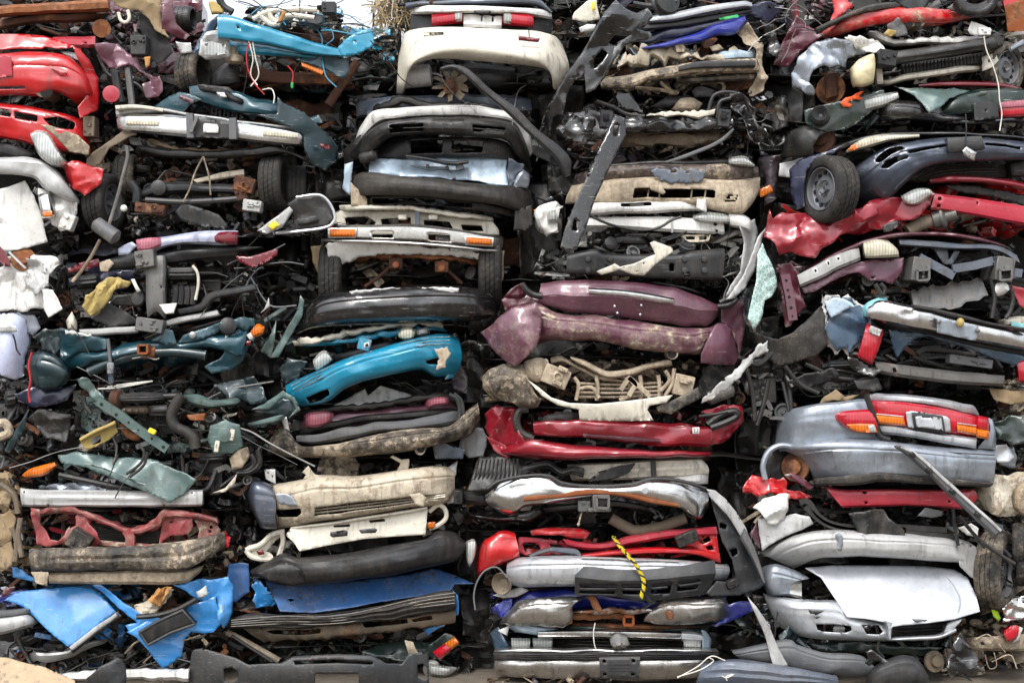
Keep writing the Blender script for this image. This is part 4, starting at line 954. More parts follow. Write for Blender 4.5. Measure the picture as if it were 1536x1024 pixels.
car('stripped green engine bay with a yellow plastic box and thick curved hose', (130, 725, 1180, 1010), 'sage')
J((320, 740, 1080, 1020), 260, 'mid', -.06, .4, .085, 'sage'); J((130, 830, 330, 1020), 40, 'dark', .0, .4, .1, 'dkteal'); J((990, 900, 1280, 1020), 50, 'dark', .0, .4, .1, 'sage'); J((380, 690, 900, 770), 30, 'dark', .1, .6, .12)
ENG((480, 740, 930, 1000), .04, hoses=6); ENG((340, 760, 560, 960), .08, 'sage black dkplast')
B('intake', 'dkgrey m.06', '522,762 620,754 706,756', '526,800 620,800 724,794', d=-.12, bulge=.08, wrap=.03, prof='tube', rib=.008, nrib=4); LZ('intake_cap', 'rustdk', 510, 784, -.12, (1, -.2, 0), [(.05, -.03), (.06, -.02), (.06, .03), (.04, .04)], 20); B('rocker_cover', 'black m.05', '650,810 740,804', '655,862 745,862', d=-.12, bulge=.04, wrap=.02, rib=.01, nrib=2); B('cam_carrier', 'mudmetal m.2', '530,822 650,815', '535,850 655,850', d=-.1, bulge=.03, wrap=.02)
for i in range(4): LZ('cam_lobe', 'mudmetal m.4', 545 + i * 28, 834, -.14, (.3, -1, .5), [(.008, -.02), (.014, 0), (.006, .012)], 8)
T('coolant_hose', 'mudplast m.1', '798,768 770,810 752,860 770,905 815,928 848,955 858,1000', .036, -.16, 14); T('coolant_hose', 'black', '700,775 760,772 800,770', .025, -.12, 12); T('pipe', 'dkplast', '365,770 372,810 400,850', .016, -.12); T('pipe', 'rust', '540,890 560,930 600,950 620,930', .03, -.1, 12)
H('battery_tray', 'sage m.1', '908,962 922,902 990,880 1050,898 1062,996 1020,1024 940,1026', d=-.16, bow=.03, cr=.02); LZ('tray_boss', 'sage m.1', 986, 942, -.22, (0, -1, 0), [(.045, 0), (.045, .01), (.02, .016)], 20)
for x, y in ((1018, 942), (952, 992)): BX('clip', 'cream m.1', x, y, 20, 50, .02, -.22, ry=8, detail=2)
BM('strut', 'sage m.1', '430,792 520,850 600,912 735,1005', .06, .03, -.18, 6); H('torn_rail', 'sage m.15', '330,690 380,684 420,740 470,800 500,860 470,850 410,790 360,730', d=-.1, cr=.04, rag=4); B('top_rail', 'sage m.12', '788,762 860,768 940,790 1040,776', '790,800 860,815 940,822 1050,800', d=-.14, bulge=.03, cr=.02); H('rust_bracket', 'rust r.7', '820,856 870,850 902,846 896,880 850,880 832,876', d=-.18, cr=.01, thick=.01)
H('yellow_box', 'foam m.02', '348,962 420,922 500,884 518,930 482,962 392,1006 372,1004', d=-.2, gx=.04, cr=.006, thick=.02, holes=('398,960 440,940 444,972 410,986',)); B('box_rim', 'foam', '348,956 420,918 500,880', '352,970 424,932 504,894', d=-.24, bulge=.02, wrap=0, ret=.04); BX('plug', 'yellow', 668, 926, 34, 22, .03, -.22, ry=25)
H('wing', 'dkteal m.1', '936,724 1010,702 1112,688 1152,740 1176,800 1104,806 1000,772', d=-.04, cr=.04); H('wheel_arch', 'sage m.12', '1108,832 1180,790 1242,748 1292,776 1320,830 1262,872 1300,825 1280,790 1240,775 1180,828', d=-.06, gx=-.06, cr=.012, thick=.01); H('arch_panel', 'dkteal m.12', '1112,834 1180,828 1240,775 1280,790 1296,826 1256,868 1180,852', d=.02, cr=.03); B('arch_flange', 'sage m.2', '1088,892 1180,868 1262,848', '1094,906 1190,888 1252,872', d=-.08, bulge=.01); H('black_panel', 'black m.15', '118,872 180,828 312,850 302,982 200,952', d=-.02, cr=.03); WIRES((400, 740, 1050, 1010), 16, 'black dkplast steel', -.15, .1, .004)
for i in range(3): T('wire', 'wirewht', f'{430+i*40},{740-i*8} {520+i*30},{735-i*10} {670},{706}', .005, -.1, 6)

V(3)
car('grey-green car, its bonnet bent over a pale steel bumper beam, orange lamp at left', (60, 0, 1060, 240), 'sage')
J((90, 20, 860, 180), 100, 'dark', .05, .5, .1, 'sage'); J((820, -20, 1140, 200), 80, 'dark', -.05, .4, .1); J((240, -30, 880, 40), 60, 'mid', .0, .4, .09, 'sage')
ENG((820, 0, 1120, 180), .0, hoses=6); ENG((280, 60, 760, 160), .12)
H('bonnet', 'sage m.2', '258,22 340,6 432,24 600,40 690,52 742,72 864,130 804,202 742,232 660,192 540,142 400,82 270,52', d=-.14, gy=-.1, cr=.04, lam=.25, rag=2); H('bonnet_ridge', 'sage m.3', '360,60 500,100 600,150 660,160 560,120 430,70', d=-.2, cr=.01)
for p in ('555,108 620,56 632,10 610,-20', '570,120 632,66 646,10'): T('hinge_rod', 'dkplast', p, .01, -.24)
T('cable', 'black', '520,20 480,120 466,180', .004, -.24); B('side_lamp', 'lensamb', '98,112 130,86 236,56', '112,122 190,112 246,72', d=-.1, bulge=.02, wrap=.02, cr=.003); B('foil_trim', 'silvdk m.1', '160,160 260,145 400,150 560,182', '180,180 280,180 400,185 540,194', d=-.08, bulge=.02, cr=.03, lam=.08); for_ = [T('hose', 'black', p, .02, -.1) for p in ('260,110 400,140 500,160 580,172', '1130,0 1140,60 1100,96 1040,102', '1100,20 1118,60 1090,90 1020,92')]
H('leaf', 'beige m.1', '930,190 990,170 1040,105 1030,150 990,186', d=-.15, cr=.01); H('mud_lump', 'mudmetal m.7', '1010,40 1040,0 1085,-10 1092,30 1060,80 1020,90', d=-.12, bow=.04, cr=.02, thick=.02)
B('bumper_beam', 'ltgrey m.08', '92,170 180,176 400,180 650,180 888,176', '92,205 400,208 888,206', '96,248 300,250 600,250 886,246', d=-.1, bulge=.03, wrap=.02, prof='flat', cr=.005, rib=.01, nrib=2, holes=('104,180 114,180 114,190 104,190', '206,240 216,238 216,248 206,248', '716,238 726,238 726,248 716,248', '838,184 846,184 846,196 838,196'))

car('red car front plastered in dried mud, radiator bent inwards', (120, 255, 1010, 570), 'redpink')
J((150, 260, 950, 420), 90, 'mud', .08, .5, .1, 'redpink'); J((890, 420, 1080, 600), 50, 'mud', .05, .5, .1); J((980, 120, 1110, 480), 40, 'dark', .1, .6, .12); J((0, 540, 130, 600), 20, 'rust', .0, .4, .09)
B('top_rail', 'redrust', '132,256 250,250 370,262 430,288 500,328 570,346 640,330 700,280 760,258 850,272 944,300', '138,275 250,264 370,276 440,302 520,342 600,354 670,336 720,290 780,272 900,292 950,312', '142,292 250,278 370,292 440,318 520,360 600,372 690,350 730,306 790,290 900,312 954,330', d=-.1, bulge=.04, wrap=.06, cr=.02, lam=.12)
H('lamp_frame', 'redrust m.4', '132,256 182,260 176,330 222,390 262,396 312,330 346,264 382,270 392,330 432,360 444,412 404,432 352,446 282,412 212,422 160,412', d=-.12, cr=.03, lam=.12, holes=('190,300 250,290 290,320 262,370 215,360', '300,300 330,290 335,330 310,345')); BX('mud_block', 'mudplast m.4', 352, 398, 96, 84, .1, -.16, ry=32, detail=2)
H('lamp_frame', 'redrust m.4', '716,294 762,292 842,300 852,340 834,372 742,382 702,412 744,424 690,420 700,370', d=-.1, cr=.03, lam=.12, holes=('740,318 752,316 752,326 742,326',)); H('lamp_frame', 'redrust m.5', '858,312 940,300 968,350 950,392 870,396 880,350', d=-.04, gx=.06, cr=.03, holes=('922,330 934,330 934,344 922,344', '915,350 927,350 927,362 915,362')); B('radiator', 'mudplast m.3', '400,318 560,350 700,320', '430,412 560,420 704,412', d=.02, bulge=.02, wrap=0, rib=.006, nrib=8); BM('centre_post', 'redrust m.5', '556,352 574,380 572,424', .06, .04, -.12); B('support_lip', 'redrust m.6', '400,400 560,412 740,412', '410,428 560,432 740,430', d=-.1, bulge=.02, cr=.01)
B('bumper', 'mudplast m.52', '132,434 250,430 450,426 650,420 820,400 900,382 984,358', '130,475 400,480 650,475 820,470 900,450 992,400', '138,530 300,532 600,526 810,526 900,482 992,424', d=-.2, bulge=.06, wrap=(.08, .2), q=5, prof='flat', cr=.008, rib=.01, nrib=3)
B('bumper_skirt', 'mudmetal m.75', '214,540 400,536 600,530 820,530 892,508', '218,582 400,586 600,588 810,582 872,542', d=-.16, bulge=.03, wrap=(.03, .12), cr=.01); H('mud_chip', 'beige m.8', '138,536 212,538 206,598 160,582', d=-.22, cr=.01, thick=.012); H('red_reflector', 'lensred', '984,356 1012,386 1002,432 984,420', d=-.05, cr=.01)

car('bright blue car torn into sharp folded panels with a black door window', (40, 575, 1050, 1000), 'blue')
J((50, 760, 560, 960), 100, 'dark', .0, .6, .11, 'blue'); J((480, 580, 900, 760), 60, 'rust', .02, .4, .09); J((800, 780, 1000, 960), 50, 'rust', .0, .5, .1); J((100, 860, 820, 1000), 110, 'mid', -.1, .4, .1)
ENG((60, 800, 560, 960), .05)
H('bonnet', 'blue m.03', '18,662 60,626 200,610 330,600 400,610 450,640 512,710 440,762 332,852 300,862 200,782 100,688', d=-.1, gy=-.15, cr=.02, lam=.35, edge=.15); H('bonnet_edge', 'dkplast', '300,864 332,852 440,762 512,712 534,726 470,780 410,822 320,894', d=-.12, cr=.01); B('bonnet_trim', 'ltgrey m.1', '304,866 420,775 506,716', '316,880 430,792 512,730', d=-.24, bulge=.01, wrap=0)
H('pillar', 'blue m.05', '404,590 442,590 540,672 640,732 722,720 694,760 622,792 568,800 556,770 600,760 480,662', d=-.14, cr=.03); H('door', 'blue m.04', '556,800 640,752 700,764 820,684 952,644 970,764 930,804 832,802 806,834 800,902 712,962 652,872 600,822', d=-.18, gx=.1, cr=.035, lam=.3)
B('door_window', 'black m.03', '610,802 700,750 802,704', '650,856 750,800 856,764', d=-.27, bulge=.01, wrap=0, prof='flat', cr=.004); T('window_rim', 'dkgrey', '610,802 700,750 802,704 856,764 750,802 650,856 612,804', .012, -.28, smooth=False)
H('wing', 'blue m.06', '756,592 840,578 900,568 1000,558 1024,600 1020,722 984,790 960,742 952,648 900,668 856,660 820,622', d=-.1, cr=.05, lam=.15); H('wing', 'blue m.06', '44,512 90,530 152,562 162,582 60,562', d=-.02, cr=.03); H('hinge', 'ltgrey m.2', '862,620 905,590 915,630 880,650', d=-.16, cr=.03)
H('torn_seat', 'beige m.05', '584,692 640,664 690,650 700,622 762,604 742,650 700,700 680,722 600,728', d=-.12, cr=.05, lam=.08, rag=4); H('seat_foam', 'tanboard', '650,650 700,605 760,602 720,660 690,700', d=-.16, cr=.04, lam=.06); T('window_seal', 'black', '600,734 700,724 780,700 862,656', .018, -.2); WIRES((380, 860, 700, 1000), 8, 'mudmetal dkplast', -.2, .1, .004)
B('pillar_scrap', 'alu m.2', '130,900 280,880 470,825', '140,930 290,920 480,835', d=-.06, bulge=.01, cr=.03)
CUR = None
H('board', 'ply', '-30,912 60,922 200,958 330,1014 350,1070 -30,1070', d=-.62, gy=-.2, cr=.012, thick=.02, top=('tan weathered board lying on the ground at the bottom left corner', 'board'))
H('trim_piece', 'dkgrey m.12', '338,1070 380,1000 440,950 510,910 530,914 546,940 556,1000 552,1070', d=-.5, bow=.06, cr=.02, thick=.01, top=('dark grey plastic trim with chipped edges standing beside the tan board', 'trim piece'))
B('box_rail', 'white m.12', '250,986 480,972 720,966 830,958', '252,1002 480,996 830,985', '260,1014 480,1014 830,1008', d=-.36, bulge=.04, wrap=.02, prof='flat', cr=.012, rag=4, top=('white bent box rail on the ground behind the dark grey trim', 'metal rail'))

V(4)
g = MB(); r_ = random.Random(4)
for i in range(300):
    p = np.array(WP(r_.uniform(535, 700), r_.uniform(-70, 60) + (30 if r_.random() < .3 else 0), r_.uniform(.5, .9))); q = [p]
    v = np.array([r_.gauss(.2, .6), r_.gauss(0, .4), r_.gauss(-.6, .6)]) * .03
    for k_ in range(5): v = v + np.array([r_.gauss(0, 1), r_.gauss(0, .6), r_.gauss(-.1, 1)]) * .012; q.append(q[-1] + v)
    g.add(strap_geo(resample(np.array(q), 10), r_.uniform(.003, .014), .002, (r_.gauss(0, 1), 1, r_.gauss(0, 1))), r_.choice(['straw', 'straw', 'cloth', 'beige']))
CUR = None
g.build('torn_padding', top=('shredded straw-coloured padding hanging beside the pale rear end against the sky', 'padding'))
# ================================================================== third stack
V(4)
car('pale cream-white car, rear end with two faded red tail lamps, topmost of its stack', (640, -60, 1390, 420), 'white')
J((690, 240, 1330, 410), 50, 'dark', .2, .6, .13); J((1300, 0, 1420, 180), 30, 'mid', .15, .5, .1)
J((640, -40, 1330, 20), 40, 'dark', .05, .5, .13)
B('rear_window_frame', 'greyblue', '668,15 760,2 1000,-8 1240,-10 1305,45', '670,40 760,22 1000,20 1240,22 1308,60', d=.10, bulge=.05)
B('boot_lid', 'white m.04', '703,24 850,26 1000,28 1180,36 1306,46', '695,62 850,58 1000,56 1180,60 1309,84', d=.03, bulge=.03, wrap=.2, cr=.004)
B('rear_panel', 'dkgrey', '695,60 1000,56 1308,80', '690,125 1000,125 1308,140', d=.14, bulge=0, wrap=.1)
B('number_plate_recess', 'white m.1', '922,64 1090,72', '924,120 1088,123', d=.06, bulge=.015, wrap=0, rib=.012, nrib=1, holes=('950,70 958,70 958,100 950,100', '1000,72 1006,72 1006,100 1000,100', '1046,74 1054,74 1054,102 1046,102'))
H('boot_badge', 'black', '970,48 1040,48 1045,56 1030,62 980,62 966,56', d=.0, cr=0)
for pr, c in (('783,66 918,46', '785,114 918,100'), ('1095,48 1228,69', '1095,108 1228,120')): 
    lp = B('tail_lamp', 'lensred', pr, c, d=.04, bulge=.03, wrap=.03, cr=.001)
B('reversing_lens', 'lensclr', '1100,52 1135,57', '1100,102 1135,106', d=.025, bulge=.02, wrap=.01, cr=0)
B('reversing_lens', 'lensclr', '884,53 914,48', '884,96 914,93', d=.025, bulge=.02, wrap=.01, cr=0)
B('bumper', 'cream m.12', '656,180 664,150 690,134 800,120 1000,126 1200,136 1300,150 1336,172 1356,200', '640,250 660,215 700,200 800,190 1000,196 1200,208 1310,225 1360,250 1380,270', '634,320 656,300 690,262 800,232 1000,240 1200,256 1300,276 1350,310 1386,330', '628,408 656,406 676,330 700,284 800,256 1000,268 1200,288 1300,312 1322,392 1352,372 1388,340', d=-.02, bulge=.13, wrap=.3, q=4, prof='low', cr=.006,
  holes=('742,143 836,142 836,157 744,159',))
H('side_marker', 'lensredd', '1163,158 1258,170 1250,187 1165,178', d=-.12, gx=.05, cr=.001)
H('side_marker', 'lensmilk', '744,145 832,144 832,156 746,157', d=-.02, cr=.001)
B('fuel_tank', 'dkgrey m.15', '890,285 1000,280 1148,300', '890,350 1000,360 1148,345', '900,385 1000,392 1140,375', d=.3, bulge=.15, prof='round')
LZ('silencer', 'ltgrey m.4', 720, 336, .2, (1, 0, .1), [(.05, -.1), (.075, -.09), (.075, .09), (.05, .1)])
B('crossmember', 'oil', '900,300 1300,330', '900,330 1300,370', d=.45, bulge=.05)
WIRES((680, 260, 1300, 400), 6)

car('white car with a black plastic front bumper and slim slots, under the pale rear end', (400, 420, 1230, 690), 'white')
J((430, 430, 1230, 520), 60, 'mid', .2, .6, .12, 'greyblue white'); J((600, 600, 1100, 690), 40, 'dark', .3, .6, .12); J((395, 560, 520, 700), 25, 'dark', .2, .5, .12)
B('roof_panel', 'greyblue m.25', '440,440 600,428 800,420 1000,416 1210,432', '452,520 640,495 800,485 1000,485 1222,500', d=.28, bulge=.05, cr=.02)
B('bonnet_lip', 'black', '528,470 650,424 770,452 960,452 1158,496', '524,490 655,458 775,474 960,468 1160,508', d=.10, bulge=.03, rag=8)
B('bonnet', 'white m.14', '438,640 470,560 520,492 640,476 780,466 960,464 1150,502 1200,545 1228,662', '430,668 490,600 560,535 680,520 790,512 960,514 1130,540 1175,600 1215,690', d=.06, bulge=.05, wrap=.25, q=4, cr=.008)
B('bumper', 'black m.2', '400,690 470,610 570,540 690,522 790,514 960,516 1130,542 1180,610 1218,720', '402,705 480,640 575,570 690,560 790,552 960,556 1130,580 1172,640 1218,740', '405,720 500,690 590,610 690,590 800,592 1000,602 1110,618 1160,690 1220,755', d=.0, bulge=.09, wrap=.3, q=4, cr=.005,
  holes=('594,546 744,540 744,556 598,562', '594,566 744,560 744,575 600,584', '960,546 1108,562 1106,574 960,560', '960,564 1104,580 1100,594 960,576'))
B('bumper_valance', 'dkplast m.25', '560,640 690,605 800,600 1000,606 1110,625 1150,680', '520,705 690,690 800,690 1000,690 1110,700 1170,740', d=.1, bulge=.03, wrap=.1, holes=('688,618 830,608 830,672 690,676', '872,612 1006,622 1006,670 870,670'))
H('fender', 'black', '395,660 470,590 500,620 430,720 400,730', d=.12, gx=-.1)
fan = thing('fan_assembly', 'loose tan radiator fan with many blades under the pale rear end', 'fan', 862, 400, .05)
g = MB()
for i in range(9):
    a = 2 * math.pi * i / 9 + .2; v, f = shard_geo(.085, .055, 900 + i, .06, 6); v = v + np.array([.085, 0, 0])
    Rb = np.array(Matrix.Rotation(a, 3, 'Y') @ Matrix.Rotation(.6, 3, 'X')); MB().add((v, f), 'mudmetal m.5', np.array(Matrix.Rotation(-.35, 3, 'X')) @ np.array(Matrix.Rotation(a, 3, 'Y')) @ np.array(Matrix.Rotation(.6, 3, 'X')), WP(865, 375, .1)).build('blade')
LZ('hub', 'rustdk', 865, 380, .07, (0, -1, .3), [(.015, -.05), (.05, -.045), (.05, .0), (.035, .01), (.035, .04), (.02, .05)])

car('pale blue hatchback with crumpled metal panel above a worn grey plastic bumper', (390, 690, 1240, 1010), 'ltblue')
J((400, 690, 1220, 800), 50, 'mid', .2, .6, .11, 'ltblue greyblue'); J((480, 860, 1180, 1000), 50, 'dark', .25, .6, .13)
H('hatch_panel', 'ltblue m.03', '512,712 560,700 800,690 1000,678 1108,682 1120,826 1000,800 850,782 690,776 508,766', d=.10, gy=-.1, cr=.035, lam=.22)
H('hatch_flange', 'ltblue', '402,722 438,708 428,800 425,860 390,830', d=.12, cr=.02)
H('torn_wing', 'silvdk m.2', '1118,690 1150,722 1165,730 1215,768 1208,822 1130,826', d=.08, cr=.04, lam=.12)
H('torn_wing', 'greyblue', '1130,700 1190,720 1150,790 1120,830 1112,760', d=.05, cr=.04, lam=.1)
B('wiper_arm', 'black m.3', '668,678 760,690 880,712 945,704', '672,690 760,704 880,726 945,714', d=.0, bulge=.015, wrap=0)
BX('lock', 'grey m.3', 905, 728, 34, 40, .04, .03, ry=-15, detail=4)
for x, y in ((765, 728), (850, 735), (880, 780)): LZ('bolt', 'steel', x, y, .05, (0, -1, .2), [(.012, -.02), (.012, .006), (.006, .01)], 8)
LZ('hose', 'dkplast', 500, 690, .05, (.9, -.2, .2), [(.03, -.05), (.04, -.03), (.04, .05), (.02, .07)])
B('bumper', 'mudplast m.12 d.6', '428,772 500,756 650,772 800,786 1000,810 1150,816 1215,832', '432,800 500,790 650,805 800,818 1000,842 1150,850 1222,880', '430,895 500,860 650,858 800,868 1000,888 1150,925 1222,990', d=-.03, bulge=.11, wrap=.28, q=4, prof='round', cr=.007)
B('bumper_lip', 'mudplast m.3', '490,862 650,856 800,866 1000,886 1150,922', '495,905 650,892 800,902 1000,925 1148,950', d=.04, bulge=.02, wrap=.1, holes=('520,872 700,866 960,892 960,912 700,894 520,896',))
H('bumper_end', 'mudplast m.25', '1150,920 1222,900 1225,985 1200,1010 1140,1012', d=.02, cr=.015)
H('bumper_end', 'mudplast', '428,800 500,870 500,900 428,905', d=.06, cr=.01)
B('side_lamp', 'black', '1225,858 1292,882', '1240,930 1288,900', d=.1, bulge=.03)
H('side_lens', 'lensamb', '1228,922 1285,896 1288,908 1240,938', d=.06, cr=.001)
WIRES((400, 690, 1230, 1000), 8)

V(5)
car('old white car with a rusty front, slotted chrome bumper and two amber indicators', (300, -30, 1095, 300), 'white r.3', depth=3.2)
J((330, -30, 1060, 30), 45, 'rust', .15, .5, .1, 'white cream'); J((420, 170, 1000, 300), 70, 'rust', .15, .6, .13)
V(4)
B('grille_crossmember', 'cream r.4 m.3', '378,905 540,902 705,905 880,930 1046,954', '384,925 540,922 705,926 880,950 1050,974', d=.05, bulge=.03, cr=.01, rag=3)
H('radiator_support', 'cream r.35', '372,925 700,922 880,950 1050,972 1078,1010 1078,1030 330,1030 340,960', d=.13, cr=.01, holes=('400,955 500,950 540,975 520,1005 410,1000', '560,960 690,955 690,1008 570,1008', '750,965 860,975 880,1010 750,1010', '910,985 1000,990 1010,1015 920,1012'))
BM('grille_post', 'greyblue', '720,930 720,1015', .03, .04, .06); 
for x in (655, 790): BX('bracket', 'cream r.3', x, 955, 40, 22, .05, .06, detail=2)
V(5)
B('bumper', 'chrdirt r.2', '333,18 450,24 700,20 900,42 1096,76', '328,50 450,54 700,52 900,72 1096,100', '322,84 450,84 700,92 900,108 1090,128', d=-.02, bulge=.03, wrap=.16, q=6, prof='flat', cr=.003,
  holes=('520,50 612,52 612,80 520,78', '768,58 864,68 862,98 768,90'))
B('bumper_lip', 'chrdirt r.1', '296,82 450,86 700,96 900,114 1090,132', '298,96 450,98 700,108 900,126 1088,144', d=-.05, bulge=.02, wrap=.14)
for a, b in (('335,42 447,42', '336,72 446,72'), ('935,75 1047,84', '937,103 1045,110')): B('indicator', 'lensamb', a, b, d=-.06, bulge=.015, wrap=.01, cr=0)
B('indicator_frame', 'chrdirt', '328,36 452,36', '330,78 450,78', d=-.045, bulge=.005, wrap=0, cr=0); B('indicator_frame', 'chrdirt', '928,69 1053,78', '930,109 1050,116', d=-.045, bulge=.005, wrap=0, cr=0)
H('front_apron', 'white r.3 m.25', '316,112 330,100 500,96 850,126 1000,150 1070,160 1060,180 850,155 700,150 560,150 470,165 400,190 372,196 335,182', d=.05, gy=.1, cr=.012, rag=5)
B('frame_rail', 'rust r.7', '440,150 560,132 800,146 1000,172', '440,178 700,168 1000,196', d=.12, bulge=.03, rag=8)
for x, y in ((625, 190), (826, 205)):
    BX('tow_bracket', 'rustdk', x, y, 60, 50, .04, .08, bev=.012); LZ('bush', 'rust', x, y + 6, .05, (0, -1, 0), [(.022, -.02), (.022, .01), (.012, .015)], 14)
for p in ('600,205 550,250 490,292', '845,215 880,245 915,278'): T('track_rod', 'rustdk m.3', p, .012, .15)
B('axle_beam', 'mudmetal m.3', '440,235 700,215 950,240', '440,290 700,265 950,295', d=.4, bulge=.06)
wheel(352, 250, .28, .26, .15, 0, rim=False, mat='rubber'); wheel(1040, 215, .28, .27, .15, 0, rim=False)
H('mud_flap', 'cloth', '252,120 310,110 320,170 310,280 290,250 262,180', d=.15, cr=.03)
H('wing', 'mudmetal m.3', '1080,140 1100,130 1095,260 1060,330 1050,240 1085,180', d=.1, cr=.02)

car('car with a glossy black ribbed bumper above the turquoise front', (180, 290, 1070, 500), 'gloss')
J((180, 420, 1070, 500), 40, 'dark', .2, .6, .12)
B('bumper', 'gloss m.02', '205,425 240,370 300,330 400,310 550,298 700,287 860,288 1000,302 1052,322', '200,450 300,385 550,350 860,338 1060,365', '190,505 260,480 400,464 600,456 860,444 1010,440 1062,425', d=-.03, bulge=.13, wrap=.25, q=5, rib=.007, nrib=4, cr=.003)
H('paint_peel', 'ltgrey m.1', '720,296 800,290 900,298 900,316 860,330 830,318 790,306', d=-.135, cr=.004, rag=6, thick=.001)
H('paint_peel', 'ltgrey m.2', '420,312 520,302 640,296 640,300 520,312 430,326', d=-.12, cr=.004, rag=5, thick=.001)
H('bumper_end', 'black', '1052,320 1066,420 1012,474 1000,440 1040,410', d=.08, gx=.1, cr=.01)
H('wing_edge', 'sage m.2', '205,330 222,350 215,420 160,520 110,600 70,606 130,510 190,400', d=.02, cr=.02)

car('turquoise car, bumper tilted down to the left, one headlamp showing', (110, 500, 930, 800), 'turq')
J((120, 580, 400, 740), 55, 'mid', .05, .4, .08, 'turq dkteal'); J((300, 500, 900, 560), 40, 'dark', .12, .5, .1, 'dkteal'); J((400, 700, 940, 800), 40, 'dark', .3, .6, .12)
B('bonnet_edge', 'turq m.05', '185,555 420,518 560,492 740,470 835,468', '330,545 440,535 600,510 745,490 850,485', d=.06, bulge=.02, rag=8)
B('bonnet_lip', 'cream m.25', '172,530 300,508 420,484 560,462 720,442 832,452', '180,556 300,532 420,512 570,482 720,460 835,472', d=.03, bulge=.02, rag=8, cr=.015)
B('grille_bar', 'dkplast', '330,600 480,560 640,520', '345,622 480,585 640,545', d=.05, bulge=.02)
B('bumper', 'turq m.03', '140,722 260,672 400,610 600,548 740,512 840,498 900,520', '150,760 270,715 420,650 600,590 760,556 860,550 912,570', '185,800 290,770 420,700 600,640 760,610 880,610 912,620', '225,820 330,795 400,742 500,702 640,672 740,655 800,685 880,680', d=-.08, bulge=.13, wrap=.22, q=4, cr=.004,
  holes=('232,780 290,752 332,738 334,768 300,790 250,806', '752,618 800,606 846,606 846,628 800,634 764,632'))
for i in range(3): T('bumper_groove', 'dkteal', f'{165+i*8},{728+i*14} {280},{672+i*15} {410},{614+i*15} 520,{575+i*15}', .004, -.155 - i * .012, 5)
for i in range(3): T('bumper_groove', 'dkteal', f'640,{546+i*12} 760,{520+i*14} 860,{512+i*16}', .004, -.16 - i * .012, 5)
H('mud_patch', 'mudmetal m.95', '800,560 850,556 862,590 840,650 800,655 815,610', d=-.2, cr=.004, rag=8, thick=.003)
BX('plate_bracket', 'turq', 488, 545, 56, 52, .06, -.1, ry=14); H('bracket_label', 'sticker', '485,540 506,535 510,556 488,561', d=-.135, cr=0)
H('bracket_label_mark', 'ink', '490,543 503,540 505,553 492,556', d=-.138, cr=0, thick=.001)
B('headlamp', 'lensmilk', '634,500 650,478 690,470 712,490', '640,516 660,526 690,526 706,512', d=-.02, bulge=.05, wrap=.04, cr=.002)
B('headlamp', 'lensclr m.2', '262,612 300,578 325,578 346,612', '270,655 285,662 320,640 346,615', d=-.02, bulge=.05, wrap=.03, cr=.006)
B('headlamp_housing', 'ltgrey', '705,480 775,470', '705,510 775,500', d=.02, bulge=.03)
H('inner_wing', 'dkteal', '110,650 150,600 240,620 200,690 140,720', d=.08, cr=.03)
H('bumper_end', 'turq m.3', '890,520 912,570 910,640 880,690 840,700 880,610', d=.06, gx=.1, cr=.015)
H('inner_panel', 'plum m.2', '855,650 905,620 942,690 935,760 880,740', d=.22, cr=.02)
WIRES((120, 540, 900, 760), 6)

car('maroon hatchback with grey trim strip over a long mud-spattered black bumper', (60, 800, 1000, 1040), 'maroon')
J((180, 780, 980, 900), 45, 'dark', .2, .6, .11, 'maroon ltgrey'); J((60, 880, 240, 1040), 30, 'dark', .1, .5, .11)
H('bonnet_scrap', 'ltgrey m.1', '352,812 490,742 502,772 560,728 690,764 696,800 520,815', d=.12, gy=-.1, cr=.025)
B('hatch_seal', 'black', '180,842 340,818 500,804 640,784 760,764 900,762', '195,866 360,842 500,830 660,806 780,792 900,800', d=.05, bulge=.02, rag=6)
B('hatch_panel', 'maroon', '205,880 400,840 600,826 720,810 880,790', '215,940 400,905 600,885 760,870 890,840', d=.10, bulge=.04, cr=.02)
B('tail_lamp', 'lenspink', '222,850 300,840 360,845', '226,905 280,908 352,880', d=.03, bulge=.03, cr=.006); B('tail_lamp', 'lenspink', '750,796 800,780 858,776', '756,832 800,815 866,804', d=.03, bulge=.03, cr=.006)
B('trim_strip', 'black m.15', '200,918 340,885 500,855 700,840 900,826', '210,945 340,915 500,885 700,868 895,850', d=.03, bulge=.02, cr=.01)
B('grey_strip', 'grey m.04 d.4', '190,945 280,940 400,912 560,888 740,870 900,836', '192,974 260,980 400,958 560,928 740,915 902,892', d=-.03, bulge=.04, cr=.012)
T('hatch_gasket', 'dkgrey', '860,765 890,780 905,820 905,890', .015, .0); T('hatch_gasket', 'dkgrey', '880,760 912,790 922,850', .012, .0)
B('bumper', 'mudplast m.55', '70,960 140,905 200,985 340,985 500,950 700,915 860,902 930,840 985,800', '66,985 200,1005 500,985 700,955 900,930 992,840', '62,1025 200,1040 500,1030 700,1008 860,970 960,935 992,870', d=-.06, bulge=.12, wrap=.24, q=4, cr=.008)
H('corner_flap', 'alu m.2', '120,870 145,862 165,950 148,955', d=-.02, cr=.01)
H('side_panel', 'grey m.1', '915,925 960,905 1005,915 1022,960 1010,1040 940,1045 900,1000', d=.06, cr=.03)
H('side_panel', 'greyblue m.15', '775,950 860,985 925,1010 925,1050 800,1050', d=.02, cr=.04)
LZ('exhaust', 'mudmetal', 735, 1003, -.0, (0, -1, 0), [(.03, .1), (.034, .1), (.034, -.1), (.03, -.1)], 18); LZ('exhaust_bore', 'hole', 735, 1003, -.103, (0, -1, 0), [(.027, 0), (.02, .003)], 18)

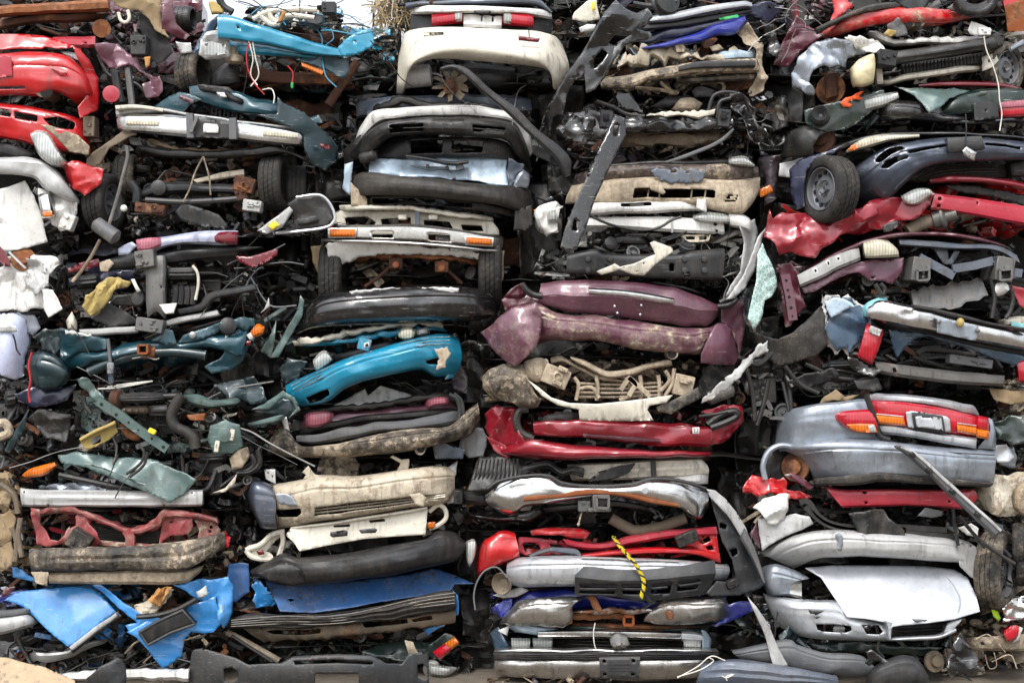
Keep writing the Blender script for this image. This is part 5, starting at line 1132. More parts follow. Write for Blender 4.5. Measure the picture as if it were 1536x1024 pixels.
V(6)
car('car with a beige mud-caked front bumper and broken lower grille', (75, 60, 1010, 340), 'dkblue')
J((150, 60, 1000, 140), 80, 'mid', .05, .5, .09); J((390, 210, 960, 290), 40, 'mud', .12, .3, .07)
B('bumper', 'beige m.5', '180,152 260,145 340,128 400,112 560,118 700,100 800,85 950,72 1000,92', '175,190 340,168 560,155 800,125 1000,130', '190,255 340,248 560,222 800,190 1000,175', '215,345 300,338 370,318 600,290 800,252 960,232 1004,185', d=-.05, bulge=.13, wrap=.2, q=5, cr=.005,
  holes=('205,264 330,256 326,280 308,294 225,296', '388,254 560,234 800,208 962,192 962,212 780,240 560,272 384,292'))
for i in range(2): T('grille_bar', 'beige m.4', f'386,{264+i*14} 560,{244+i*14} 800,{216+i*12} 960,{198+i*8}', .006, -.1, 6)
for i in range(6): x = 440 + i * 90; T('grille_bar', 'beige m.5', f'{x},{250-i*12} {x+4},{282-i*14}', .004, -.09, 6)
H('bumper_horn', 'beige m.4', '335,130 348,110 330,98 358,70 388,108 420,116 400,130', d=-.06, cr=.006)
H('bumper_horn', 'beige m.4', '745,95 762,60 715,34 730,26 765,44 800,40 800,66 795,92', d=-.03, cr=.012)
B('bumper_corner', 'dkblue m.25', '88,130 130,132 185,150 200,160', '88,200 130,215 185,215 215,250', '110,260 150,300 180,300 212,300', '150,340 170,346 200,346 222,345', d=-.02, bulge=.10, wrap=(.25, 0), cr=.006)
H('paint_flake', 'silvdk m.1', '215,190 280,196 312,246 230,240', d=-.165, cr=.004, rag=4, thick=.001)
H('support_plate', 'white', '165,88 212,86 216,152 172,128', d=.03, cr=.006, holes=('178,100 184,98 185,106 179,107', '196,112 203,112 203,122 197,122'))
LZ('fan_shroud', 'mudplast', 490, 92, .2, (0, -1, .5), [(.13, -.02), (.14, -.02), (.14, .03), (.13, .03)], 30); BX('fan_frame', 'mudmetal', 560, 85, 40, 60, .05, .12, ry=10, detail=3)
H('grille_scrap', 'beige m.6', '800,195 850,188 880,210 865,248 830,240', d=-.2, cr=.02)
H('bumper_tail', 'ltgrey m.6', '960,80 1010,50 1005,110 985,150 1000,235 965,240', d=.08, cr=.04)
WIRES((100, 100, 1000, 330), 6)

car('car with a cream rear panel across a dented black bumper, silver lamp at its right', (75, 260, 1060, 585), 'cream')
J((90, 400, 320, 480), 35, 'mid', .05, .4, .09, 'cream'); J((860, 270, 1060, 380), 30, 'mid', .1, .4, .09)
H('rear_panel', 'cream m.06', '280,346 400,332 500,320 700,290 885,256 872,372 740,380 600,392 420,425 320,446 296,410 258,376', d=-.05, gy=-.06, cr=.012, lam=.3, holes=('470,332 540,326 540,336 470,341', '622,312 690,302 694,314 630,322'))
for a in ('455,362 520,352 532,358 530,378 466,385 454,378', '580,352 650,343 662,350 655,364 590,368'): H('lock_plate', 'dkgrey m.1', a, d=-.12, cr=.004, holes=())
B('panel_lip', 'cream', '285,340 500,312 880,250', '282,350 500,324 884,262', d=-.06, bulge=.02, wrap=.03)
T('lamp_frame', 'cream', '888,272 930,242 958,262 962,300 930,330 888,348', .016, .0); H('side_lens', 'lensamb', '880,320 916,316 910,346 880,348', d=-.03, cr=.001)
for p in ('85,440 150,415 200,372 255,358', '240,360 248,400 225,480', '85,440 110,470 200,484'): T('torn_frame', 'cream m.4', p, .018, .02)
H('torn_corner', 'cream m.5', '80,425 150,412 200,375 250,358 252,378 190,420 170,450 225,482 180,486 110,472', d=.05, cr=.03, rag=5)
H('side_lens', 'lensredd', '130,445 160,438 165,455 140,462', d=.0)
B('bumper', 'dkplast m.08', '103,530 170,490 245,452 310,470 420,468 560,450 700,420 870,390 930,352 1000,362 1042,400', '105,545 200,535 320,528 500,510 700,470 880,450 1000,420 1048,425', '115,555 220,580 310,597 500,580 700,552 880,516 1010,482 1046,445', d=-.06, bulge=.13, wrap=.2, q=4, cr=.012, lam=.35)
H('bumper_fold', 'dkplast m.15', '130,540 260,490 330,520 345,590 290,596 180,575', d=-.19, bow=.04, cr=.02)
B('corner_lamp', 'lensclr', '1046,405 1082,394 1098,420', '1050,480 1068,512 1096,450', d=.0, bulge=.04, cr=.004)

car('dirty blue car, bonnet folded down over a blackened rusty front', (0, 570, 1050, 850), 'bluedirt')
J((10, 560, 240, 720), 40, 'rust', .1, .5, .11, 'blue royal'); J((160, 790, 900, 840), 50, 'rust', .1, .5, .1)
H('bonnet', 'bluedirt m.3', '165,574 240,592 420,586 600,574 800,545 905,520 1000,550 1086,588 1000,590 985,616 860,640 690,668 560,690 380,716 236,712 200,640', d=.12, gy=-.28, cr=.02, lam=.5, edge=.15, holes=('265,656 290,654 298,662 280,668', '1000,556 1016,556 1014,562 1002,562'))
H('torn_wing', 'blue m.2', '108,590 150,572 180,620 222,690 205,705 150,690 118,660 130,620', d=.05, cr=.06, lam=.12, rag=8)
H('torn_wing', 'bluedirt m.25', '8,505 60,495 100,498 102,620 40,665 10,660', d=.1, cr=.04)
B('front_rail', 'mudplast m.3', '0,742 100,716 250,722 400,724 560,706 700,680 850,640 980,618 1004,636', '0,765 100,745 250,748 400,755 560,742 700,715 850,680 1004,660', '10,785 250,780 500,770 700,745 1004,700', d=-.08, bulge=.05, wrap=.1, cr=.012, rib=.02, nrib=3)
B('front_panel', 'mudmetal r.4 m.35', '60,780 250,778 500,768 700,745 1004,695', '160,838 400,828 600,812 800,785 1002,762', d=.0, bulge=.05, wrap=.1, cr=.015, rag=5, holes=('172,800 300,786 412,786 412,806 300,812 200,812', '588,760 700,744 792,736 796,758 700,768 600,786', '812,742 900,728 905,745 820,755'))
for i in range(4): T('trim_line', 'steel m.5', f'20,{748+i*9} 250,{730+i*11} 400,{733+i*11} 560,{716+i*12} 850,{650+i*14} 1000,{628+i*15}', .003, -.125, 5)
H('blue_scrap', 'blue m.1', '985,620 1015,640 1020,720 1000,730', d=.1, cr=.03); H('blue_scrap', 'blue m.1', '860,790 960,760 955,775 880,810', d=.1, cr=.03)

car('dark green car whose red and orange tail lamp hangs beside a broken bumper', (-170, 850, 1090, 1080), 'dkgreen')
J((0, 840, 880, 930), 80, 'rust', .1, .6, .12, 'dkgreen'); J((880, 850, 1090, 1060), 60, 'dark', .15, .6, .11, 'dkgreen alu')
H('rear_quarter', 'dkgreen m.15', '590,880 700,845 800,828 890,850 885,935 760,930 640,905', d=.15, gy=-.1, cr=.02)
H('lamp_panel', 'dkgreen m.35', '885,850 960,800 1000,820 910,920 880,900', d=.08, cr=.03)
B('tail_lamp', 'lensred', '905,888 957,850', '938,920 986,876', d=.0, bulge=.025, wrap=.01, cr=0); B('indicator', 'lensamb', '957,850 1000,824', '986,876 1020,848', d=.0, bulge=.025, wrap=.01, cr=0)
B('corner_lamp', 'lensclr', '875,935 960,950 1020,955', '885,985 940,1000 980,995', d=.05, bulge=.04, cr=.01)
LZ('lamp_bowl', 'chrdirt', 900, 960, .1, (0, -1, 0), [(.06, .0), (.06, -.04), (.05, -.05)], 20)
T('sill_trim', 'mudmetal m.4', '0,800 60,830 150,880 230,925', .022, .0); T('sill_trim', 'black', '20,815 90,860 200,930', .012, -.03)
H('bumper_horn', 'mudplast', '780,832 815,840 838,890 880,905 860,930 800,905', d=.0, cr=.02)
V(6); CUR = None
H('bumper', 'dkgrey m.1', '-170,1080 -165,960 -145,878 -100,872 -60,882 40,912 95,942 240,935 290,908 480,898 640,903 700,938 770,940 800,895 862,888 884,900 888,1080', d=-.32, bow=.12, cr=.008, lam=.4, smooth=False, thick=.012,
  holes=('292,926 480,920 640,930 640,942 480,936 300,942', '388,982 580,982 580,1090 388,1090', '-14,960 20,952 50,970 50,1005 20,1025 -12,1010', '835,945 860,938 880,960 880,1000 860,1012 838,1000'), top=('dark grey plastic front bumper lying along the ground with round fog lamp holes', 'bumper'))
# ================================================================== fourth stack
V(7)
car('dark navy car with a silver trim strip along its edge, topmost of its stack', (440, -110, 1400, 200), 'navy')
J((560, -60, 1380, 30), 60, 'dark', .0, .5, .13, 'navy'); J((1240, 10, 1400, 260), 40, 'dark', .05, .5, .12, 'navy gloss'); J((780, 170, 1180, 220), 25, 'dark', .2, .5, .1)
J((380, -10, 620, 150), 40, 'mid', .2, .6, .12)
B('bonnet', 'navy m.05', '770,150 900,120 1050,95 1240,50 1330,40', '760,190 900,175 1050,140 1225,85', d=.06, bulge=.04, wrap=.1, cr=.01)
B('edge_strip', 'silver m.03 d.1', '812,72 900,60 1000,38 1100,20 1220,6 1250,14', '800,98 900,92 1000,72 1100,50 1220,32 1254,34', d=-.02, bulge=.03, wrap=.05, cr=.004)
B('edge_moulding', 'dkgrey', '790,108 900,98 1000,78 1250,40', '770,132 900,122 1050,100 1250,56', d=.02, bulge=.02, wrap=.05)
B('bonnet_fold', 'royal m.05', '772,208 880,186 1000,150 1100,108 1218,72', '775,218 900,205 1000,188 1100,160 1190,142 1228,98', d=-.02, bulge=.03, wrap=.06, cr=.015)
H('tape_mark', 'greentape', '1106,80 1190,64 1194,76 1112,90', d=-.05, cr=.001, thick=.001)
H('wing', 'navy m.08', '1222,32 1300,12 1392,18 1370,60 1320,100 1290,80 1240,68', d=.08, cr=.04)
H('wing', 'gloss m.1', '1290,90 1350,110 1385,210 1360,260 1310,240 1330,180', d=.1, cr=.05)
H('door_scrap', 'cream m.15', '470,55 530,10 572,-4 582,86 522,98 466,86', d=.05, cr=.025); H('door_label', 'yellow', '549,10 562,8 562,46 551,48', d=.02, cr=.001, thick=.001)
H('hinge_scrap', 'white m.2', '494,122 530,107 566,112 560,132 500,142', d=.05, cr=.02)
LZ('pulley', 'dkgrey', 870, 8, -.02, (.5, -1, .2), [(.03, -.04), (.09, -.04), (.09, -.02), (.075, -.01), (.075, .01), (.09, .02), (.09, .04), (.02, .05)])
T('pipe', 'dkplast', '730,18 790,28 850,24 920,8', .022, -.02)
WIRES((1370, 10, 1480, 120), 7, 'alu steel black', .0, .1, .0022, .35, .2)

V(7); CUR = None
H('torn_bumper', 'gloss m.1', '655,2 700,40 748,58 790,44 816,76 790,102 735,126 800,138 817,158 792,172 740,182 690,205 640,262 604,340 566,398 524,414 512,350 500,288 440,420 417,508 378,516 366,590 340,640 305,720 312,620 326,560 372,440 440,320 500,240 540,170 590,90 620,40', d=-.12, bow=.16, gy=.1, cr=.05, lam=.25, thick=.008,
  holes=('622,186 650,160 690,142 722,150 690,178 645,202', '538,284 560,250 590,216 614,234 590,270 560,300 540,308'), top=('torn glossy black bumper hanging diagonally beside the pale rear end', 'bumper'))
B('bumper_strip', 'dkgrey m.1', '565,150 620,130 640,135', '480,270 560,215 640,142', d=-.24, bulge=.01, wrap=0, top=('grey plastic flap lying on the torn glossy black bumper', 'plastic flap'))
V(4)
B('trim_strip', 'dkgrey m.25', '822,296 870,284 930,298 985,345 1050,402 1150,472 1250,572 1340,642 1392,700 1390,762', '830,306 870,297 915,316 972,372 1030,422 1130,507 1230,602 1312,682 1352,732 1368,772', d=-.22, bulge=.02, wrap=.03, cr=.008, thick=.006, top=('bent dark trim strip hanging across the gap right of the white car', 'trim strip'))
H('bracket', 'dkgrey m.3', '1222,640 1280,646 1316,660 1306,714 1262,694 1225,672', d=-.1, cr=.02, top=('small grey bracket hanging under the bent dark trim strip', 'bracket'))

V(7)
car('car with a muddy beige-and-grey bumper bar below the navy car', (470, 200, 1340, 400), 'greyblue')
J((640, 200, 1260, 290), 50, 'mud', .08, .5, .1, 'beige ltblue'); J((600, 330, 1300, 420), 90, 'mud', .15, .6, .12)
B('torn_grille_panel', 'beige m.5', '690,246 800,215 900,204 1000,232 1060,232 1150,222 1240,220', '660,302 740,285 800,272 900,265 1000,256 1230,262', d=.04, bulge=.04, cr=.03, lam=.12, rag=22)
B('paint_edge', 'ltblue m.3', '1090,232 1180,222 1260,224', '1090,262 1180,258 1268,262', d=.02, bulge=.03, cr=.015, rag=5)
H('upright_scrap', 'beige m.5', '905,185 930,182 965,212 960,232 925,232', d=-.02, cr=.03); H('upright_scrap', 'mudmetal', '1065,202 1110,196 1130,215 1080,222', d=.0, cr=.02)
B('bumper', 'dkplast m.6', '590,346 700,330 780,312 900,290 1000,272 1150,264 1272,262 1284,285', '588,365 700,355 900,315 1000,300 1280,292', '592,388 680,392 740,380 800,352 920,336 1000,326 1150,322 1270,320 1282,312', d=-.06, bulge=.07, wrap=.12, cr=.008, q=6)
B('bumper_insert', 'dkplast m.1', '930,292 1000,275 1150,267 1268,266', '930,312 1000,302 1150,296 1268,292', d=-.135, bulge=.01, wrap=.01, cr=.004)
B('lower_strip', 'dkplast m.5', '922,342 1100,332 1270,322', '926,362 1100,356 1268,346', d=-.02, bulge=.02)
H('wing', 'mudmetal m.7', '1195,140 1240,112 1285,155 1306,230 1300,290 1332,332 1312,385 1270,412 1240,420 1248,380 1278,330 1262,230 1225,190', d=.05, cr=.05, lam=.12)
H('mud_clod', 'mudmetal m.97', '905,480 940,440 990,432 1028,455 1010,480 960,490', d=.1, bow=.1, cr=.02, thick=.03)
H('undershield', 'dkplast m.2', '800,470 880,425 975,420 1000,440 920,460 860,480', d=.15, bow=.05, cr=.02); H('undershield', 'grey m.4', '985,400 1030,378 1085,400 1080,430 1000,430', d=.15, bow=.04, cr=.02)
for p in ('850,360 880,390 930,410', '740,385 850,395 920,412', '1100,340 1130,380 1120,410'): T('rod', 'mudmetal', p, .012, .1)

car('black car crushed flat with flaking white paint on its upper edge', (390, 400, 1340, 690), 'gloss')
J((560, 440, 1280, 510), 50, 'dark', .1, .5, .1, 'gloss cream'); J((400, 560, 1250, 690), 110, 'rust', .12, .6, .12, 'gloss'); J((1080, 400, 1340, 640), 55, 'dark', -.05, .3, .09, 'gloss silver')
H('fin_panel', 'gloss m.1', '636,384 716,405 776,496 735,490 680,478', d=-.02, cr=.015)
B('body_edge', 'gloss m.12', '392,562 430,502 560,482 640,502 800,520 950,512 1090,506 1235,500', '395,580 520,560 640,560 800,570 1000,560 1240,540', '405,612 520,625 640,602 800,580 1000,575 1200,580', d=-.05, bulge=.07, wrap=.15, cr=.025, lam=.15, rag=6)
B('flaking_edge', 'cream r.2 m.3', '790,500 880,492 1000,488 1092,482', '800,508 880,510 1000,512 1088,510', d=-.08, bulge=.02, wrap=.02, cr=.012, rag=8)
B('mud_panel', 'mudmetal r.4 m.4', '640,570 800,580 1000,572 1180,560', '640,640 800,645 1000,640 1150,610', d=.06, bulge=.04, cr=.03, lam=.12)
for x, y in ((612, 525), (1128, 520)): 
    BX('lamp_bracket', 'dkgrey m.15', x, y, 56, 78, .05, -.1, ry=6, detail=3); H('bracket_slot', 'hole', f'{x-14},{y-25} {x+14},{y-25} {x+14},{y+5} {x-14},{y+5}', d=-.145, cr=0, thick=.002)
H('crumpled_wing', 'gloss m.12', '1150,405 1215,415 1258,480 1272,545 1335,590 1330,610 1290,640 1240,610 1220,520 1160,470', d=-.06, cr=.05, lam=.1)
H('crumpled_wing', 'gloss', '395,560 470,500 560,520 580,580 520,630 440,620', d=-.1, cr=.05, lam=.12)
for p in ('1060,490 1085,420 1150,405 1220,430 1262,520', '1100,520 1110,450 1160,430', '570,445 640,470 700,500 780,512'): T('hose', 'dkplast', p, .014, -.05)
B('dangling_strip', 'grey m.3', '868,708 960,678 1060,640 1120,605 1168,565', '876,714 960,692 1060,655 1130,615 1174,572', d=-.1, bulge=.005, wrap=0, ret=.01)
WIRES((400, 480, 1300, 680), 10)

car('plum-coloured car, lower half of its bumper caked in beige mud', (400, 690, 1290, 880), 'plum')
J((440, 670, 1250, 730), 70, 'dark', .05, .5, .1, 'plum'); 
B('bumper_top', 'black m.15', '500,742 600,722 800,706 1000,706 1150,696 1250,700', '500,752 600,735 800,722 1000,724 1150,722 1278,738', d=.0, bulge=.04, wrap=.18)
B('bumper', 'plum m.5', '480,765 600,735 800,722 1000,724 1150,722 1278,735', '462,815 600,792 800,780 1000,785 1150,790 1282,780', d=-.05, bulge=.04, wrap=.2, prof='high', cr=.005)
B('bumper_skirt', 'beige m.75', '462,812 600,790 800,779 1000,783 1150,790 1284,778', '440,860 600,845 800,830 1000,835 1282,820', '432,895 600,890 850,892 1000,900 1100,925 1200,940 1245,905 1284,830', d=-.06, bulge=.05, wrap=.22, cr=.008,
  holes=('738,822 860,826 1092,834 1090,868 900,866 726,868', '1146,854 1192,857 1190,864 1144,862', '1140,866 1188,870 1186,876 1138,874', '1132,878 1182,882 1180,888 1132,886'))
for x in (800, 850, 990, 1050): T('grille_bar', 'mudmetal', f'{x},828 {x-6},866', .006, -.07, 6)
H('mud_patch', 'beige m.9', '800,815 850,812 872,845 860,854 810,835', d=-.13, cr=.008)
H('paint_flake', 'greyblue m.35', '805,742 900,740 1040,748 1040,790 1000,805 880,800 812,770', d=-.115, cr=.003, rag=10, thick=.001, holes=('895,745 920,745 920,758 895,758', '960,748 975,748 975,760 960,760'))
B('headlamp', 'lensclr', '1150,692 1220,686 1262,722', '1150,726 1220,732 1264,734', d=-.02, bulge=.05, wrap=.05, cr=.003)
H('lamp_corner', 'lensamb m.5', '1282,830 1330,810 1345,838 1290,868', d=.15, cr=.01)
H('wing', 'plum m.1', '1290,700 1390,670 1360,780 1350,880 1300,905 1310,800', d=.2, cr=.05); H('wing', 'ltgrey m.35', '1370,720 1480,690 1475,720 1420,780 1370,770', d=.15, cr=.02)

V(7); CUR = None
H('bumper_bar', 'gloss m.22', '650,505 692,522 698,592 640,705 560,882 520,1010 482,1094 440,1102 412,1085 430,1010 480,882 560,702 610,592', d=-.42, gx=.05, gy=-.12, bow=.03, cr=.006, thick=.03, holes=('646,546 668,548 660,600 640,602', '470,965 495,970 485,1016 460,1012'), top=('long black mud-specked bar leaning diagonally in front of the white truck', 'metal bar'))

V(8)
car('white truck front with a black steel cross plate, bonnet squashed over its engine', (350, -85, 1310, 262), 'white')
J((560, 55, 1010, 150), 130, 'mid', -.08, .35, .075); J((330, 130, 500, 262), 40, 'dark', .0, .4, .1, 'ltgrey'); J((960, 40, 1260, 260), 60, 'light', .0, .4, .09, 'white'); J((450, 240, 1150, 280), 30, 'mud', .2, .5, .09)
ENG((580, 50, 1000, 150), .0, hoses=6)
J((560, -60, 1200, 20), 50, 'light', .1, .5, .09)
B('bonnet_edge', 'white m.12', '526,-72 700,-80 900,-88 1076,-92', '536,-55 700,-62 900,-65 1078,-60', '548,-20 700,-28 850,-30 1020,-42 1080,-30', d=-.06, bulge=.05, wrap=.06, cr=.006, holes=('706,-74 840,-80 840,-62 706,-58',))
BX('bonnet_latch', 'ltgrey', 775, -68, 60, 18, .03, -.05, detail=3)
H('bonnet_flap', 'white m.1', '1040,-90 1080,-92 1084,-30 1060,-42 1035,-50', d=-.12, cr=.006)
B('grille_beam', 'white m.2', '545,-8 700,-12 930,-12 1156,8', '548,30 700,32 930,52 1160,62', d=-.04, bulge=.02, wrap=.04, prof='flat', cr=.003, holes=('1112,14 1126,12 1132,22 1120,28 1110,22', '1116,44 1130,42 1136,52 1124,58 1114,52'))
BM('beam_joint', 'ltgrey', '928,-14 930,56', .012, .03, -.06)
B('corner_panel', 'white m.3', '326,-20 350,-55 400,-75 450,-72', '340,30 400,20 430,10', '372,70 400,60 430,40', d=.0, bulge=.03, wrap=(.15, 0), cr=.03, lam=.12); B('headlamp', 'lensclr m.2', '380,-35 420,-45', '385,15 430,5', d=-.05, bulge=.02, wrap=.02)
B('headlamp', 'lensclr m.1', '1020,-20 1080,-35 1180,-25', '1030,-5 1080,12 1180,15', d=-.06, bulge=.05, wrap=.04, cr=.006); B('corner_panel', 'white m.1', '1180,-40 1230,-30 1282,10', '1190,30 1240,40 1285,60', d=.02, bulge=.05, wrap=(0, .12), cr=.012)
B('cross_plate', 'dkplast m.06', '470,152 540,135 600,130 625,146 800,152 980,150 1012,138 1160,126', '468,200 700,205 1158,200', '470,236 700,245 900,256 1150,262', d=-.12, bulge=.03, wrap=.04, prof='flat', cr=.004, holes=('985,232 1010,232 1010,250 985,250', '638,196 648,194 650,226 640,226', '918,192 940,192 940,226 920,226'))
for x in (562, 660, 985, 1072): 
    for y in (172, 220): LZ('bolt', 'dkgrey', x, y, -.155, (0, -1, 0), [(.022, 0), (.018, .012), (.008, .014)], 12)
T('cable', 'black', '560,-30 600,-5 660,20 740,40 820,45 880,30 930,0 970,-14', .009, -.14)
B('air_box', 'black m.1', '640,80 720,62 800,70 850,90', '640,120 720,112 800,115 850,118', d=.0, bulge=.06, cr=.006); LZ('reservoir', 'black', 660, 105, -.08, (.3, -1, .3), [(.02, -.03), (.045, -.03), (.045, .02), (.03, .03)], 18); LZ('filler_cap', 'dkgrey', 996, 115, -.08, (.2, -.6, 1), [(.05, -.03), (.05, .0), (.035, .006), (.035, .015)], 20)
H('hose_flange', 'beige m.2', '955,66 1100,64 1092,94 1060,98 1000,94', d=-.03, cr=.004, thick=.012, holes=('988,72 1030,72 1030,86 992,86', '1048,72 1084,70 1082,86 1050,88'))
H('wing', 'ltgrey m.2', '1225,32 1292,-8 1310,58 1290,160 1242,288 1192,338 1168,330 1230,222 1244,100', d=.0, gx=.2, cr=.02); 
WIRES((480, 50, 1260, 250), 14)
V(8); CUR = None
H('support_arm', 'cream m.08', '600,226 640,208 680,190 702,206 760,192 830,160 858,150 832,100 850,92 890,106 932,124 936,140 890,170 850,200 806,244 760,240 700,216 660,228 622,242', d=-.25, gx=-.06, bow=.03, cr=.012, thick=.012, holes=('716,206 722,204 724,210 718,212', '800,186 808,184 810,192 802,194', '770,224 778,222 778,228 772,230'), top=('broken white bracket arm lying across the black cross plate', 'bracket'))
H('wing_panel', 'ltgrey m.3', '1342,34 1322,100 1300,200 1250,300 1200,345 1165,350 1222,280 1262,200 1292,110 1312,70', d=-.05, gx=.15, cr=.02, thick=.006, top=('narrow muddy grey wing panel standing next to hanging shattered glass', 'car panel'))
H('windscreen', 'glass', '1328,100 1350,160 1380,222 1394,290 1370,332 1336,350 1325,420 1310,455 1290,482 1262,430 1280,370 1300,250 1302,150', d=-.12, gx=.1, cr=.03, lam=.15, thick=.008, top=('crazed pale green sheet of shattered windscreen glass hanging in the gap', 'broken glass'))
H('glass_backing', 'tanboard', '1262,430 1290,412 1326,400 1325,424 1310,456 1290,484', d=-.09, gx=.03, cr=.02, top=('brown torn film at the lower tip of hanging shattered glass', 'torn film'))

car('maroon car with a silver strip on its boot lid and a mud-splashed bumper', (90, 262, 1250, 620), 'maroon')
J((350, 540, 1100, 620), 50, 'dark', .25, .7, .12); J((700, 255, 1150, 300), 20, 'dark', .15, .4, .08)
B('boot_lid', 'maroon m.22', '360,284,.06 450,268,.03 566,261,-.01 800,274,-.01 945,300,0 1050,336,.04 1138,374,.09', '350,332,.03 470,330,-.01 578,332,-.05 800,346,-.06 930,372,-.05 1050,392,.0 1138,400,.06', '346,368,.05 470,398,.03 590,410,.0 740,428,-.01 882,446,.0 1000,468,.03 1080,466,.05 1136,420,.09', d=-.1, bulge=.03, wrap=.02, smooth=False, cr=.02, lam=.3)
B('chrome_strip', 'chrome', '566,298 700,306 800,318 940,345', '567,326 700,336 800,350 932,370', d=-.19, bulge=.02, wrap=.02, cr=.002)
for x, y in ((678, 378), (690, 408), (795, 374), (790, 415)): LZ('stud', 'silver', x, y, -.16, (0, -1, 0), [(.008, 0), (.008, .015), (.003, .018)], 8)
B('lid_seal', 'black', '804,268 900,275 1000,296 1080,322', '806,278 900,288 1000,310 1080,334', d=-.04, bulge=.015, rag=4)
B('bumper', 'maroon m.5', '170,430 260,385 340,368 420,406 600,420 800,446 1000,474 1090,474 1140,452 1200,478', '200,520 330,450 420,450 600,465 800,492 1000,520 1100,510 1210,540', '250,632 300,590 350,542 420,526 600,532 800,566 1000,582 1060,582 1100,548 1226,600', d=-.12, bulge=.12, wrap=.26, q=4, cr=.016, lam=.3)
H('bumper_flare', 'maroon m.38', '88,496 120,472 170,430 230,388 290,366 335,364 358,400 356,450 348,500 335,545 300,590 262,625 238,642 190,612 140,560', d=-.14, gx=-.2, bow=.10, cr=.035, lam=.2)
H('bumper_flare', 'maroon m.15', '1062,590 1080,540 1100,495 1130,456 1165,455 1190,475 1210,540 1226,610 1205,634 1130,636 1062,628', d=-.1, gx=.2, bow=.1, cr=.03, lam=.2)
H('wing', 'wine m.1', '178,350 220,302 270,274 310,310 362,330 352,372 280,372 196,392', d=-.02, cr=.05, lam=.12)
T('door_seal', 'black', '270,280 296,312 330,330 360,332', .022, -.08); T('door_seal', 'black', '1130,380 1180,372 1210,350 1190,340 1140,362', .02, -.08)
H('wing', 'maroon m.15', '1140,372 1200,340 1244,366 1246,480 1226,600 1196,470 1150,450', d=.0, gx=.12, cr=.04)
LZ('exhaust', 'mudmetal', 930, 586, -.12, (0, -1, 0), [(.03, .15), (.036, .15), (.036, -.05), (.03, -.05)], 18); LZ('exhaust_bore', 'hole', 930, 586, -.172, (0, -1, 0), [(.03, 0), (.02, .003)], 18)

car('tan mud-caked car front with exposed radiator rods and two boxy lamps', (90, 620, 1100, 830), 'mudmetal')
J((420, 610, 1060, 800), 150, 'mud', .02, .5, .09); J((100, 640, 380, 800), 40, 'mud', .05, .5, .1); J((1030, 640, 1240, 800), 50, 'dark', .05, .5, .1)
B('muddy_wing', 'mudplast m.55', '95,690 160,640 240,622 310,620', '105,740 200,720 320,740', '130,772 220,802 300,816 366,792', d=-.08, bulge=.10, wrap=(.2, .05), cr=.03, lam=.15)
H('muddy_lump', 'mudmetal m.9', '288,620 380,612 392,650 345,705 290,692', d=-.1, bow=.05, cr=.03, thick=.04)
BX('lamp_unit', 'beige m.8', 420, 686, 116, 84, .10, -.16, ry=22, detail=0); 
for x, y in ((452, 655), (425, 715)): BX('lamp_clip', 'mudmetal m.8', x, y, 46, 22, .03, -.23, ry=24, detail=2)
LZ('lamp_boss', 'mudmetal m.9', 428, 685, -.21, (0, -1, 0), [(.035, 0), (.035, .012), (.02, .02), (.02, .006)], 18)
B('bent_bar', 'beige m.85', '482,594 540,610 590,640 650,662 720,658 800,636 925,612', '490,610 540,640 590,668 650,690 740,684 820,660 932,640', d=-.1, bulge=.03, wrap=.03, cr=.015)
B('bent_bar', 'mudmetal m.8', '395,610 450,600 520,640 620,680 720,702', '400,635 450,625 520,662 620,702 720,716', d=-.04, bulge=.03, wrap=.03, cr=.02)
for i in range(4): T('radiator_rod', 'mudmetal m.7', f'520,{716+i*20} 700,{722+i*18} 890,{712+i*18}', .009, -.05, 7)
for x in (598, 790, 870): T('upright_rod', 'mudmetal m.8', f'{x},680 {x+6},740 {x+2},790', .014, -.09)
for p in ('500,690 520,720 510,790', '900,660 920,700 880,750', '940,650 930,720 900,770', '700,790 760,760 740,720', '520,740 580,735 610,780'): T('bent_rod', 'mudmetal m.8', p, .013, -.12)
for p in ('705,745 740,690 770,720 740,770', '740,690 800,740 835,775'): BM('strut', 'mudmetal m.85', p, .03, .02, -.16)
BX('lamp_unit', 'beige m.8', 980, 725, 84, 92, .08, -.14, ry=12, detail=2); BX('lamp_clip', 'mudmetal m.8', 985, 705, 46, 26, .03, -.2, ry=14, detail=2)
H('loose_bumper', 'cream m.3', '296,700 340,730 400,778 480,802 600,806 800,785 932,766 905,800 830,815 822,832 850,878 700,880 524,877 520,830 430,812 360,772', d=-.24, bow=.05, cr=.01, lam=.4, thick=.006)
H('lamp_surround', 'dkplast m.45', '858,822 930,790 990,760 1042,732 1052,780 990,815 930,852 872,842', d=-.22, bow=.02, cr=.015)
H('fabric_scrap', 'fabric m.12', '1085,640 1206,636 1170,720 1120,790 1040,770 1050,700', d=.0, cr=.04, lam=.1); LZ('silencer', 'steel m.4', 1140, 762, .0, (1, 0, .4), [(.02, -.1), (.05, -.08), (.05, .08), (.02, .1)])
V(8); CUR = None
H('torn_strip', 'ltgrey m.45', '1352,534 1310,548 1270,590 1236,622 1200,660 1160,705 1110,745 1066,782 1062,802 1085,798 1130,770 1180,735 1215,700 1262,650 1292,600 1356,578', d=-.2, gx=-.05, cr=.02, lam=.12, thick=.008, rag=8, top=('pale torn strip of muddy sheet metal sticking up right of the maroon bumper', 'torn strip'))

